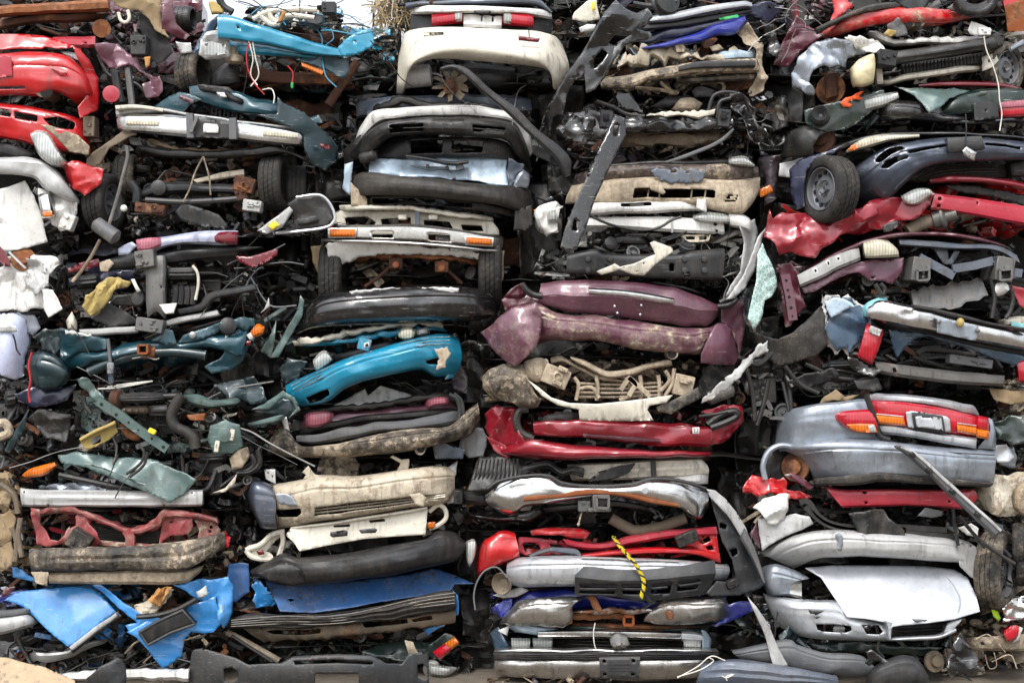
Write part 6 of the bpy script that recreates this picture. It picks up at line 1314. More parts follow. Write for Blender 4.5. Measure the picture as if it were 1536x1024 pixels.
car('bright crimson hatchback rear carrying a small white number sticker', (90, 832, 1250, 1042), 'crimson')
J((300, 830, 1100, 900), 60, 'mid', .05, .4, .08, 'crimson'); J((200, 960, 1100, 1000), 20, 'dark', .2, .4, .08)
B('tailgate', 'crimson m.07', '318,888 420,878 600,880 800,888 960,895 1102,906', '322,915 600,915 900,930 1106,950', '330,946 480,952 600,960 750,975 900,988 1096,992', d=-.1, bulge=.05, wrap=.06, cr=.016, lam=.25)
B('tailgate_groove', 'wine', '540,936 650,942 760,950 880,960', '544,952 650,962 760,972 880,976', d=-.145, bulge=.012, wrap=.0, cr=.004)
B('window_seal', 'dkgrey', '340,880 430,845 520,848', '350,895 430,882 520,880', d=-.06, bulge=.02, rag=6)
B('bumper', 'crimson m.1', '160,1010 240,985 300,964 420,975 600,995 800,1010 1098,1012', '190,1030 400,1015 800,1025 1100,1020', '300,1046 400,1052 700,1046 900,1040 1090,1034', d=-.12, bulge=.08, wrap=.2, cr=.012, lam=.3)
H('wing', 'crimson m.08', '108,850 160,814 230,822 264,836 250,900 292,962 240,988 196,992 140,960 112,920', d=.0, gx=-.14, cr=.05, lam=.14); H('wing', 'crimson m.1', '116,940 200,990 260,1000 210,1040 150,1010', d=.0, cr=.03)
T('door_seal', 'black', '300,828 262,836 248,880 266,930 320,960', .028, -.06)
H('wing', 'crimson m.06', '1098,902 1124,872 1060,842 1130,820 1200,804 1236,828 1242,886 1200,935 1160,972 1100,990', d=-.02, gx=.14, cr=.04, lam=.14, holes=('1090,892 1150,850 1205,838 1212,858 1160,886 1110,904',))
T('door_seal', 'black', '1086,896 1140,856 1205,838 1218,856 1170,884 1100,910', .024, -.08)
T('rivet_strip', 'dkgrey', '1048,860 1120,850 1175,838', .01, -.1)
stk = H('number_sticker', 'sticker', '1020,909 1050,908 1050,936 1020,937', d=-.165, cr=0, thick=.001)
def text(word, x, y, h, d, mat, name='lettering'):
    cu = bpy.data.curves.new(name, 'FONT'); cu.body = word; cu.align_x = 'CENTER'; cu.align_y = 'CENTER'; cu.extrude = .0006
    tmp = bpy.data.objects.new('tmp', cu); COL.objects.link(tmp); me = bpy.data.meshes.new_from_object(tmp.evaluated_get(bpy.context.evaluated_depsgraph_get()))
    v = np.array([p.co for p in me.vertices]); f = [list(p.vertices) for p in me.polygons]; bpy.data.objects.remove(tmp)
    s = h * (D + d + CD) / D / K / ZS / max(np.ptp(v[:, 1]), 1e-6)
    g = np.stack([v[:, 0] * s, v[:, 2] * 1.0, v[:, 1] * s], -1)
    return mesh_obj(name, g + WP(x, y, d + CD), f, mat)
text('22', 1035, 922, 17, -.172, 'ink')

V(9)
car('dark car with a dented chrome step bumper and tow hitch, cream panel behind', (0, 40, 1130, 340), 'cream')
J((480, 100, 1100, 170), 40, 'mid', .08, .4, .08); J((150, 240, 1080, 340), 90, 'dark', .15, .6, .12); J((0, 160, 180, 330), 40, 'dark', .0, .4, .1, 'gloss')
B('roof_panel', 'cream m.2', '500,68 620,58 760,52 900,44 1080,40 1112,66', '510,110 700,98 900,92 1120,88', '520,136 700,130 900,126 1118,110', d=.02, bulge=.06, wrap=.1, cr=.006, rib=.012, nrib=2)
B('roof_gutter', 'white m.3', '890,128 1000,112 1118,98', '900,150 1000,148 1115,150', d=.04, bulge=.03, cr=.01); BM('strap_clip', 'dkgrey', '876,52 879,122', .035, .02, -.06)
H('floor_mat', 'black m.1', '58,182 90,90 112,36 200,24 290,30 362,40 312,72 308,112 330,126 250,136 182,142 150,180', d=-.05, gy=-.15, cr=.02, thick=.01)
for i in range(11): T('mat_rib', 'black', f'{112+i*17},{44-i*.5} {100+i*18},{100} {84+i*19},{160-i*3}', .006, -.085 - .0, 5)
B('corrugated_trim', 'dkplast m.2', '306,72 360,58 420,50 480,85 520,72 576,84', '306,112 360,90 420,84 480,120 520,108 572,122', d=-.08, bulge=.03, wrap=.02, cr=.01, rib=.02, nrib=2)
H('black_blade', 'black m.05', '590,138 640,96 720,72 802,57 770,100 730,120 680,136', d=-.1, gx=.05, cr=.01)
B('step_bumper', 'chrome', '146,182 200,142 330,118 420,122 470,150 600,164 780,156 870,132 1000,142 1112,178', '142,215 200,200 330,180 450,180 600,185 800,180 900,178 1000,200 1116,215', '165,255 220,278 270,278 310,250 420,238 600,212 760,200 900,226 1000,262 1080,302 1114,255', d=-.14, bulge=.07, wrap=.16, q=4, cr=.006, lam=.22)
T('bumper_pad', 'dkplast', '150,172 200,138 330,114 420,116 475,145 600,160 780,152 870,128 1000,138 1110,172', .012, -.14)
B('step_plate', 'rust r.5', '310,206 430,192 560,178 640,174 760,186 880,215 990,240', '310,226 430,216 560,202 640,198 760,210 880,238 990,254', d=-.19, bulge=.02, wrap=.03, cr=.006)
LZ('hole_plug', 'hole', 450, 172, -.205, (0, -1, 0), [(.014, 0), (.01, .003)], 14); LZ('lock_boss', 'silver', 840, 178, -.18, (0, -1, 0), [(.03, 0), (.03, .02), (.02, .03)], 16)
B('hitch_beam', 'dkgrey m.2', '390,250 550,236 700,226 800,236 900,258', '400,272 550,262 700,250 800,258 900,282', d=-.02, bulge=.03)
BX('tow_hitch', 'steel m.2', 648, 232, 76, 74, .10, -.18, detail=0); H('receiver_bore', 'hole', '634,212 676,214 674,250 636,248', d=-.24, cr=0, thick=.002); BM('receiver_rim', 'steel', '628,206 682,208 680,256 630,254 628,206', .016, .03, -.235)
BX('hitch_plate', 'steel m.2', 640, 262, 100, 16, .08, -.18, bev=.004); BX('ball_mount', 'steel m.3', 574, 246, 56, 50, .06, -.14, detail=3); T('safety_chain', 'mudmetal', '566,268 556,300 550,325', .006, -.15); LZ('chain_end', 'mudmetal', 549, 328, -.15, (0, 0, 1), [(.004, -.012), (.012, 0), (.004, .012)], 10)
T('exhaust_pipe', 'mudmetal m.4', '690,300 750,335 800,356 900,342 960,322 1020,300', .038, .05, 12)
for p in ('860,255 900,285 880,300', '890,270 920,300'): BM('hanger', 'dkgrey', p, .02, .02, -.02)
BX('end_block', 'black m.1', 22, 206, 40, 60, .10, -.05, detail=3); B('end_bar', 'dkplast', '40,182 150,192', '40,225 150,245', d=.0, bulge=.03, wrap=.02); B('lower_cover', 'gloss m.05', '30,260 200,300 400,240', '60,290 220,325 400,300', d=.05, bulge=.05, cr=.03)
V(9); CUR = None
fb = thing('bumper_end', 'grey plastic bumper end hanging vertically right of the silver bumper', 'bumper', 1250, 640, -.1)
H('shell', 'dkgrey m.1', '1126,210 1180,250 1240,320 1290,380 1340,500 1366,590 1340,612 1250,642 1130,642 1108,626 1150,572 1242,582 1220,480 1180,400 1160,330', d=-.16, gx=.12, gy=-.08, cr=.02, thick=.008, holes=('1168,318 1200,330 1196,348 1166,340', '1210,440 1240,432 1245,455 1222,470'))
H('outer_edge', 'ltgrey m.25', '1112,174 1150,180 1196,220 1240,270 1284,342 1294,384 1270,396 1230,330 1200,282 1130,212', d=-.2, gx=.08, cr=.01, thick=.008); B('outer_edge', 'grey m.1', '1284,350 1320,430 1350,520 1368,588', '1262,392 1290,440 1330,520 1352,570', d=-.24, bulge=.02, wrap=0)
BX('fog_lamp_mount', 'black', 1225, 585, 60, 36, .06, -.2, ry=-25, detail=4)

car('red car front showing its bare radiator support above a plain silver bumper', (90, 340, 1150, 602), 'red')
J((290, 390, 1150, 470), 70, 'dark', .0, .4, .08, 'red'); J((560, 330, 1080, 400), 40, 'dark', .1, .5, .1); J((140, 500, 260, 620), 25, 'mid', .05, .4, .09)
H('bonnet_edge', 'red m.03', '338,360 410,338 480,342 560,344 602,362 580,392 520,385 470,374 400,372 345,378', d=.02, bow=.06, cr=.02)
B('support_beam', 'redpink', '476,396 560,402 640,408 760,384 860,366 960,350 1150,338', '500,424 560,432 640,436 780,412 860,398 960,382 1156,376', d=-.02, bulge=.03, wrap=.03, prof='flat', cr=.012)
B('lower_support', 'red m.02', '550,460 700,442 850,430 1000,434 1080,440 1168,452', '552,472 700,466 850,456 1000,456 1080,466 1174,494', d=-.08, bulge=.025, wrap=.03, cr=.008)
H('lamp_panel', 'redpink m.1', '284,384 380,388 482,402 520,430 556,458 440,462 330,466 284,452', d=.04, cr=.01, holes=('304,414 330,408 372,410 384,436 352,452 316,450', '420,412 470,416 500,440 440,446'))
H('lamp_panel', 'red m.05', '1000,362 1060,350 1152,344 1168,482 1110,460 1060,432 1010,425', d=.0, cr=.01, holes=('1085,372 1110,368 1095,392', '1076,402 1120,380 1130,400 1090,414', '1105,424 1135,418 1142,440 1115,440'))
B('wing', 'red m.12', '130,410 200,364 240,362 272,372', '110,470 200,440 286,440', '104,560 170,520 240,492 288,474', d=-.02, bulge=.08, wrap=(.2, 0), cr=.02, lam=.2)
BX('horn_box', 'black', 1025, 388, 100, 52, .06, -.1, ry=-22, detail=4); B('loose_strip', 'grey', '330,464 400,440 440,430', '340,470 410,452 450,442', d=-.08, bulge=.01, wrap=0); B('loose_strip', 'greyblue', '425,428 540,440 560,462', '425,446 520,460 550,468', d=-.1, bulge=.01, wrap=0)
B('bumper', 'silver m.02 d.25', '238,494 290,474 400,468 540,466 760,476 990,484 1206,506', '234,540 400,530 700,535 1000,530 1212,530', '250,592 300,600 400,600 540,598 800,600 1000,590 1200,565', d=-.16, bulge=.11, wrap=.18, q=5, cr=.004)
B('bumper_seam', 'ltgrey', '560,472 760,480 990,488', '560,476 760,484 990,492', d=-.25, bulge=.004, wrap=0, ret=.01)
LZ('fog_lamp', 'mudmetal m.4', 212, 588, -.05, (-.5, -1, 0), [(.05, -.04), (.075, 0), (.07, .01), (.062, .0), (.03, -.03)], 20); T('cable_loop', 'grey m.2', '96,702 90,640 104,580 140,530 190,516 236,560', .006, -.12)
B('grille', 'dkgrey m.03 d.25', '535,513 620,516 700,528 800,530 1000,512 1144,487', '536,560 700,575 1000,558 1150,542', d=-.3, bulge=.03, wrap=.05, prof='lin', cr=.004, thick=.008)
B('grille_slats', 'dkgrey m.03', '536,560 700,575 850,572 1000,558 1150,542', '536,636 700,640 850,660 1040,640 1112,632', d=-.33, bulge=-.06, wrap=.05, prof='lin', cr=.003, thick=.01, holes=('556,588 718,592 716,606 556,606', '552,616 712,620 705,634 552,632', '742,590 850,590 846,606 742,606', '742,616 840,618 836,634 742,634', '868,590 960,582 958,598 866,604', '866,614 955,606 950,630 866,634', '985,580 1085,566 1082,580 984,594', '982,604 1076,590 1070,612 980,622'))
V(9); CUR = None
rp = thing('rope', 'yellow and black twisted rope hanging over the silver bumper and grey grille', 'rope', 822, 650, -.3)
rpth = parse('703,382 722,412 745,440 772,470 800,505 822,540 834,570 836,600 830,625 822,652'); rpth = resample(rpth, 130); rpth[:, 2] = np.interp(np.linspace(0, 1, 130), [0, .2, .35, .45, 1], [-.1, -.16, -.3, -.37, -.4])
RW = W(rpth[:, 0], rpth[:, 1], rpth[:, 2]); tt = np.linspace(0, 2 * math.pi * 9, 130)
for i, mt in enumerate(('ropeyel', 'ropeyel', 'ropeblk')):
    a = tt + i * 2.094; off = .007 * np.stack([np.cos(a), np.sin(a) * .8, np.sin(a) * .25], -1); MB().add(tube_geo(RW + off, .0075, 8), mt).build('strand')
for i in range(5): T('frayed_end', 'ropeblk', f'835,{640-i*3} {850+i*8},{660+i*4} {860+i*7},{680-i*5} {840+i*12},{695-i*6}', .004, -.36, 5)

car('royal blue pickup with a rust-holed chrome bumper', (180, 602, 1250, 778), 'royal')
J((270, 620, 1200, 690), 40, 'mid', .12, .5, .09, 'royal'); J((160, 620, 330, 770), 30, 'dark', .05, .5, .09, 'royal'); J((500, 700, 1050, 790), 40, 'rust', .1, .4, .08)
B('tailgate', 'royal m.06', '260,664 330,626 430,614 530,610 700,640 850,662 1000,655', '255,684 400,660 530,655 850,685 1000,680', '250,706 400,704 530,702 700,700 850,702 1000,704', d=.02, bulge=.05, wrap=.1, cr=.02)
H('wing', 'royal m.08', '1205,684 1260,664 1302,664 1312,702 1280,722 1240,742 1150,778 1130,772 1200,722', d=.02, cr=.03); H('wing', 'royal m.15', '178,682 220,660 262,650 255,690 204,742 188,712', d=.02, cr=.04); H('lamp_socket', 'ltgrey m.3', '170,640 230,618 300,600 330,615 270,645 220,650', d=.0, cr=.03)
B('bumper', 'chrdirt m.12 r.15', '252,705 290,668 360,656 440,650 520,648 590,640', '220,735 300,715 420,705 500,700 520,690', '204,764 260,768 400,774 500,772 522,740', d=-.14, bulge=.08, wrap=(.2, .02), cr=.012, lam=.2, rag=4)
B('bumper', 'chrdirt r.38', '908,668 925,648 1000,642 1100,648 1190,654 1206,680', '880,705 920,700 1000,700 1100,700 1212,705', '836,752 900,764 1000,766 1060,766 1150,752 1206,732', d=-.14, bulge=.08, wrap=(.04, .18), cr=.008, lam=.2, rag=3)
B('bumper_step', 'chrdirt r.62', '640,700 720,702 790,706 840,698 912,696', '515,722 650,722 790,722 840,715 905,725', d=-.12, bulge=.02, wrap=0, rag=6, cr=.01)
B('rusted_core', 'rust r.8', '512,708 600,712 680,716 780,712', '520,745 600,745 680,740 790,740', d=-.05, bulge=.02, wrap=0, rag=6)
H('rusted_tear', 'rust r.8', '588,644 622,637 640,668 658,708 640,718 612,692 602,662', d=-.18, cr=.02); H('rusted_tear', 'rust r.8', '505,702 520,690 524,760 506,768', d=-.16, cr=.01)
BM('receiver', 'rust r.6', '748,728 788,728 788,766 748,766 748,728', .016, .06, -.12); H('receiver_bore', 'hole', '752,732 784,732 784,762 752,762', d=-.11, cr=0); H('rust_hole', 'rustdk', '930,708 952,704 970,714 966,740 948,746 934,738', d=-.245, cr=.004, rag=3, thick=.001)
B('frame_rail', 'rustdk', '520,756 800,764 1060,772', '520,780 800,788 1060,786', d=.0, bulge=.03); T('tail_wire', 'wirewht', '622,760 615,800 618,850 625,872', .004, -.2)

car('old silver-green saloon, square headlamps over a chrome bumper with black rubbing strip', (160, 778, 1110, 1060), 'sage')
J((240, 830, 1100, 890), 70, 'dark', .05, .4, .08, 'sage'); J((150, 1000, 700, 1040), 40, 'mud', -.3, .1, .07)
B('grille_header', 'chrome', '375,792 500,790 700,790 1006,796', '372,826 500,827 700,830 1004,838', d=-.06, bulge=.03, wrap=.03, cr=.003); B('header_end', 'silver m.15', '1004,796 1060,800 1092,812', '1004,838 1060,840 1092,840', d=-.05, bulge=.03, wrap=0)
B('bonnet_edge', 'ltblue m.15', '230,772 310,768 380,780 500,786', '270,800 310,806 380,820 400,826', d=-.02, bulge=.03, cr=.012); B('bonnet_edge', 'sage m.1', '500,774 800,776 1090,790', '500,788 800,790 1090,802', d=.02, bulge=.03)
H('wing', 'bluegrey m.1', '160,802 198,778 246,868 218,876 180,872', d=.02, gx=-.1, cr=.012); H('wing_flap', 'white m.12', '194,792 248,770 236,816', d=-.02, cr=.01); H('wing', 'ltblue m.12', '1090,790 1110,795 1132,830 1126,880 1092,876', d=.0, gx=.1, cr=.012)
for x, w in ((296, 82), (392, 86), (1048, 76)): B('headlamp', 'lensclr m.15', f'{x-w/2},826 {x+w/2},828', f'{x-w/2+4},874 {x+w/2-4},876', d=-.02, bulge=.035, wrap=.01, cr=.002)
B('grille', 'black', '440,835 730,840 1000,845', '440,876 730,880 1000,880', d=.04, bulge=.01, rib=.012, nrib=5)
B('bumper_top', 'chrdirt', '180,876 400,876 650,878 900,878 1152,878', '180,890 400,890 650,891 900,890 1166,892', d=-.16, bulge=.04, wrap=.12, q=8); B('rubbing_strip', 'dkplast d.5', '178,890 400,889 650,890 900,889 1166,891', '180,922 400,920 650,922 900,920 1150,916', d=-.19, bulge=.03, wrap=.12, q=8, rib=.012, nrib=4)
B('bumper', 'chrdirt', '180,920 400,919 650,920 900,918 1148,914', '184,960 650,962 1120,955', '190,985 300,998 650,1004 900,1004 1090,1000', d=-.17, bulge=.06, wrap=.12, q=8, prof='high', cr=.005, lam=.3)
B('plate_holder', 'dkgrey', '640,912 730,910 818,908', '646,1002 730,1003 816,1000', d=-.25, bulge=.012, wrap=0, prof='flat', cr=.002, holes=('654,918 670,918 670,934 654,934', '782,916 798,916 798,932 782,932', '656,976 672,976 672,990 656,990', '780,976 796,976 796,990 780,990'))
for y in (940, 955, 968): BM('plate_rib', 'dkgrey', f'684,{y} 778,{y}', .008, .012, -.262)
V(9); CUR = None
H('stone', 'grey m.5', '694,836 715,818 750,820 764,845 748,870 715,872 695,856', d=-.2, bow=.02, cr=.04, lam=.08, thick=.04, top=('grey broken lump resting over the grille of the old silver-green saloon', 'lump'))
for i in range(16):
    pass
# ================================================================== fifth stack
V(10)
car('red car with muddy rear bumper and twin exhaust pipes, topmost on the right', (560, -150, 1440, 140), 'red')
J((880, -40, 1420, 60), 60, 'dark', -.05, .4, .13); J((560, -20, 760, 90), 40, 'mid', .05, .4, .09, 'wine'); J((900, 80, 1440, 170), 60, 'mid', .0, .4, .09)
B('bumper', 'red m.5', '640,140 700,92 780,50 860,32 1000,24 1150,42 1278,34', '640,150 780,95 1000,65 1290,68', '655,168 760,142 900,110 1050,116 1190,104 1286,82', d=-.02, bulge=.09, wrap=.2, cr=.012)
B('bumper_strip', 'mudplast m.35', '606,126 680,90 760,52 860,18 1000,8', '618,146 700,105 780,66 870,46 1000,36', d=-.1, bulge=.03, wrap=.05, cr=.01)
H('wing', 'red m.1', '676,-20 735,-10 772,26 742,52 700,84 668,100 690,50', d=.0, cr=.03); H('wing', 'red m.15', '1420,-10 1530,-10 1530,16 1450,62 1432,40', d=.1, cr=.02); H('wing', 'wine m.12', '420,282 450,200 532,60 590,120 652,158 600,190 540,230 490,295', d=.15, cr=.04)
H('rear_cover', 'dkgrey m.1', '935,-10 1120,-10 1085,40 1045,60 985,28', d=-.1, cr=.02); H('torn_cloth', 'grey m.2', '1170,40 1250,-5 1300,20 1290,80 1230,60', d=-.05, cr=.04)
for i in range(3): T('coiled_hose', 'black m.15', f'1225,{-5+i*6} 1260,{28+i*9} 1320,{36+i*10} 1370,{10+i*12} 1390,{-25+i*10}', .03, -.05-i*.05, 10)
for x in (1018, 1056): LZ('exhaust', 'mudmetal m.4', x, 106, -.04, (0, -1, 0), [(.024, .15), (.03, .15), (.03, -.06), (.024, -.06)], 18); LZ('exhaust_bore', 'hole', x, 106, -.102, (0, -1, 0), [(.023, 0), (.02, .003)], 18)
H('rusty_door', 'rust m.3', '1436,30 1475,8 1535,-5 1535,136 1452,140', d=.05, cr=.01)

car('silver car with a torn-open front wing, black crash bar over a bare radiator', (500, 140, 1520, 360), 'silver')
J((860, 120, 1420, 200), 60, 'light', .0, .4, .08); J((600, 300, 900, 420), 35, 'rust', .1, .5, .1); J((900, 300, 1420, 370), 60, 'mid', .0, .4, .08); J((1420, 130, 1530, 320), 40, 'light', .0, .4, .09)
H('wing', 'silvdk m.1', '498,318 516,255 556,218 600,190 652,166 700,157 742,160 830,178 872,206 800,228 758,246 742,290 690,284 636,292 600,316 578,368 594,432 545,418 502,382', d=-.06, gx=-.05, cr=.10, lam=.2, rag=4)
H('torn_edge', 'white m.1', '735,165 800,152 850,170 905,196 915,225 860,240 800,215', d=-.1, cr=.04, lam=.1, rag=5)
LZ('brake_hub', 'rustdk r.6', 672, 392, .08, (-.6, -1, 0), [(.1, -.02), (.1, .0), (.06, .005), (.055, .03), (.02, .035)], 26); B('strut', 'rustdk', '650,330 700,320', '655,440 705,430', d=.05, bulge=.04, wrap=.02)
B('washer_bottle', 'plastwht', '766,292 800,258 864,236', '772,340 820,315 868,300', '782,378 820,378 862,362', d=-.14, bulge=.08, wrap=.04, q=4, cr=.008)
B('bonnet_rail', 'white m.12', '846,132 880,140 960,168 1100,164 1272,162 1370,140', '858,160 900,185 1000,192 1100,190 1270,186 1372,160', d=-.02, bulge=.03, cr=.012, rag=5)
B('crash_bar', 'black m.06', '936,226 1050,212 1200,192 1310,174 1400,156', '940,254 1200,222 1404,184', '946,284 1050,268 1200,246 1310,226 1408,208', d=-.16, bulge=.04, wrap=.02, cr=.003, rib=.008, nrib=2)
BX('bar_mount', 'black m.05', 912, 262, 84, 70, .14, -.12, ry=8, detail=3); BX('bar_mount', 'black', 1398, 182, 46, 56, .12, -.12, ry=10, detail=2)
B('radiator', 'black m.1', '988,284 1160,258 1340,232', '1000,338 1170,312 1346,284', d=-.02, bulge=.02, wrap=0)
for i in range(22): a = i / 21; T('radiator_fin', 'oil', f'{1000+a*330},{284-a*48} {1006+a*330},{332-a*48}', .005, -.045, 5)
B('radiator_rail', 'cream m.2', '872,320 900,352 1000,326 1170,302 1350,280', '884,372 920,372 1000,352 1170,330 1352,306', d=-.06, bulge=.03, cr=.008); B('radiator_post', 'cream m.2', '868,240 890,236', '880,370 905,366', d=-.04, bulge=.02, wrap=0)
H('lamp_bracket', 'cream m.15', '1335,250 1395,232 1410,268 1380,300 1335,312', d=-.08, cr=.02, holes=('1360,262 1378,258 1380,272 1362,276',)); wheel(1424, 302, .05, .175, .12, 55, mat='rubber m.5')
H('cloth_scrap', 'grey m.3', '922,112 968,84 1010,100 1018,150 970,164 930,140', d=-.1, cr=.04); H('foam_scrap', 'foam', '902,150 925,130 960,132 965,152 930,166', d=-.14, cr=.03, thick=.02); H('torn_white', 'white m.15', '1290,90 1345,112 1380,130 1370,160 1290,150 1275,130', d=-.1, cr=.02); BX('plug', 'white', 1345, 142, 54, 34, .05, -.16, detail=2)
B('door_edge', 'silvdk m.1', '1436,226 1480,196 1535,168', '1446,244 1490,216 1535,196', d=.0, bulge=.02)
T('hanging_wire', 'wirewht', '1345,160 1356,220 1385,290 1408,370 1414,440 1424,500 1414,575', .004, -.2)

car('dark green saloon with orange spray marks on its wing and a missing wheel', (450, 360, 1540, 570), 'dkgreen')
J((560, 480, 900, 620), 40, 'dark', .1, .5, .1, 'dkgreen'); J((900, 520, 1530, 600), 60, 'dark', .05, .5, .1); J((430, 540, 700, 700), 40, 'rust', .2, .6, .1)
H('wing', 'dkgreen m.12', '556,482 670,454 760,436 820,414 906,392 908,440 842,500 760,560 652,582 565,545', d=-.06, gx=-.05, cr=.014); 
for p in ('716,452 735,430 765,424 772,434 746,450 766,458 758,472 728,470', '765,424 800,400 820,402 796,424 814,432 800,440 776,438'): H('orange_mark', 'orangepaint', p, d=-.105, cr=.002, rag=2, thick=.001)
LZ('wing_vent', 'dkgrey m.2', 628, 502, -.1, (-.3, -1, .2), [(.06, -.05), (.065, 0), (.05, .02), (.03, .0), (.01, -.02)], 20)
H('wheel_arch', 'black m.08', '452,690 470,620 500,575 560,552 610,560 655,580 620,600 595,640 600,690', d=.05, gx=-.2, bow=.06, cr=.012); LZ('brake_hub', 'rustdk', 632, 612, .05, (-.6, -1, .1), [(.09, -.03), (.09, .0), (.05, .005), (.045, .03), (.02, .035)], 26)
B('headlamp', 'lensclr m.1', '820,432 900,414 966,404', '828,490 900,470 972,436', d=-.08, bulge=.04, wrap=.03, cr=.006)
B('bumper', 'gloss m.15', '903,446 1000,440 1100,452 1170,462', '903,480 1000,475 1170,490', '906,542 1000,530 1160,534 1300,524', d=-.08, bulge=.06, wrap=.06, cr=.01); B('bumper', 'gloss m.15', '1160,512 1300,528 1420,520 1540,516', '1170,548 1300,545 1420,540 1540,536', d=-.05, bulge=.05, wrap=.08, cr=.012)
H('bonnet_flap', 'sage m.12', '946,384 1000,392 1060,388 1130,396 1210,390 1290,398 1255,412 1190,430 1152,476 1106,500 1080,462 1040,420', d=-.12, gy=-.1, cr=.025, rag=3)
B('lamp_strip', 'lensredd', '1058,368 1200,358 1400,362 1512,386', '1062,384 1200,380 1400,382 1516,398', d=-.05, bulge=.02, wrap=.04); B('boot_lid', 'dkgreen m.12', '1170,462 1230,420 1320,396 1420,386 1540,392', '1160,490 1300,440 1420,420 1540,425', '1166,514 1300,500 1420,500 1540,480', d=-.06, bulge=.05, wrap=.05, cr=.012)
H('badge', 'grey', '1325,402 1365,398 1360,412 1335,414', d=-.13, cr=.002)
H('number_plate', 'dkgrey m.05', '1300,452 1404,444 1412,520 1304,528', d=-.13, cr=.004, holes=('1350,482 1356,482 1356,490 1350,490',)); B('tail_lamp', 'lensred', '1412,450 1540,438', '1420,516 1540,508', d=-.1, bulge=.02, wrap=.02, cr=.001); B('tail_lamp_band', 'lenspink', '1412,450 1540,438', '1416,480 1540,470', d=-.112, bulge=.02, wrap=.02, cr=.001)

car('slate blue car on one bare steel wheel, wide bumper with slim grille slots', (480, 570, 1560, 775), 'dkblue', d=-.05)
J((660, 640, 860, 790), 50, 'dark', .1, .4, .09); J((1040, 700, 1540, 800), 90, 'dark', .1, .5, .09); J((1340, 540, 1530, 620), 40, 'mid', .0, .3, .08)
B('bumper', 'dkblue m.14', '684,788 780,732 880,664 980,630 1150,606 1350,606 1560,630', '740,840 860,770 950,700 1050,670 1200,655 1350,655 1560,668', '850,912 920,882 990,812 1080,738 1200,712 1350,706 1560,702', d=-.14, bulge=.10, wrap=(.3, .1), q=4, cr=.006,
  holes=('862,708 890,676 930,652 985,640 1000,652 940,680 892,712', '890,738 915,706 960,688 1018,680 1016,692 960,715 925,738', '1010,662 1100,644 1182,632 1182,643 1100,656 1022,674', '1350,628 1440,632 1510,648 1505,658 1440,644 1350,640'))
B('grille_mesh', 'mudplast m.25', '1000,790 1100,740 1200,720 1440,712', '1080,800 1200,785 1330,780 1450,778', d=.02, bulge=.02, wrap=.05, rib=.012, nrib=5)
B('plate_bracket', 'dkgrey m.05', '1184,606 1334,598', '1190,668 1350,652', d=-.27, bulge=.01, wrap=0, cr=.004); H('hanging_lamp', 'chrome', '1250,660 1268,644 1312,668 1302,702 1256,682', d=-.32, cr=.02); T('hanging_wire', 'dkgrey', '1265,500 1268,560 1266,610 1272,650', .004, -.3)
B('headlamp', 'lensmilk m.12', '746,662 780,628 850,600 950,588 1062,588', '752,668 800,655 860,640 950,614 1064,602', d=-.15, bulge=.04, wrap=.04, cr=.002); H('indicator', 'lensamb', '746,664 762,640 782,632 800,640 778,660', d=-.195, cr=.002)
B('bonnet', 'gloss m.1', '636,672 700,636 780,608 900,584 1100,574 1330,586 1560,600', '650,690 760,640 900,600 1100,590 1330,598 1560,612', d=-.06, bulge=.04, wrap=.1, cr=.008)
H('wing', 'navy m.08', '492,745 536,704 640,668 720,640 690,672 600,706 566,750 556,830 560,905 522,922 502,860', d=-.02, gx=-.15, cr=.015, bow=.03)
wheel(668, 832, -.06, .222, .17, 153, mat='rubber m.28'); T('suspension_arm', 'oil', '700,720 780,690 860,680', .03, .05)
B('undertray', 'mudplast m.3', '1440,715 1540,690', '1450,780 1540,775', d=-.02, bulge=.03)

car('crushed red car with a faded red crash beam and crumpled wing beneath the wheel', (440, 775, 1560, 985), 'red')
J((960, 900, 1540, 1040), 70, 'rust', .05, .5, .11, 'red'); J((450, 900, 1000, 1060), 30, 'dark', .2, .5, .1, 'red')
B('bonnet', 'crimson m.03', '1108,782 1200,770 1300,772 1400,780 1560,808', '1118,804 1250,800 1400,806 1560,838', d=-.12, bulge=.05, wrap=.06, cr=.01); H('bonnet_liner', 'black m.06', '1176,806 1250,808 1400,830 1540,856 1540,908 1400,868 1260,850 1190,826', d=-.06, cr=.02)
B('crash_beam', 'redpink m.06', '1130,850 1300,872 1560,912', '1113,918 1300,946 1560,994', d=-.12, bulge=.03, wrap=.0, prof='flat', cr=.004, holes=('1144,862 1160,864 1158,880 1142,878', '1140,896 1158,898 1156,912 1138,910', '1308,884 1324,886 1322,898 1306,896'))
V(11)
H('wing', 'crimson m.04', '384,72 402,-12 412,-40 424,0 456,-34 545,-38 622,-4 658,20 720,-30 800,-62 880,-85 960,-98 1004,-92 1060,-115 1104,-132 1128,-112 1110,-60 1060,-20 960,10 900,42 830,60 760,66 702,72 650,100 618,132 592,168 500,148 450,162 428,112', d=-.1, gx=-.1, cr=.09, lam=.2, edge=.25)
V(10)
B('headlamp', 'lensclr m.15', '985,862 1040,832 1102,828', '1010,895 1060,895 1122,852', d=-.18, bulge=.03, wrap=.03, cr=.015); H('side_vent', 'dkgrey', '898,992 930,975 966,968 970,990 940,1014 905,1018', d=-.2, cr=.004); T('silencer_pipe', 'mudmetal m.3', '1010,1015 1060,985 1110,968', .045, -.06, 14); LZ('pipe_flange', 'steel m.3', 1160, 955, -.08, (.9, -.4, .25), [(.05, -.06), (.06, -.05), (.06, .0), (.075, .0), (.075, .015), (.045, .03), (.04, .1), (.03, .1)], 24)

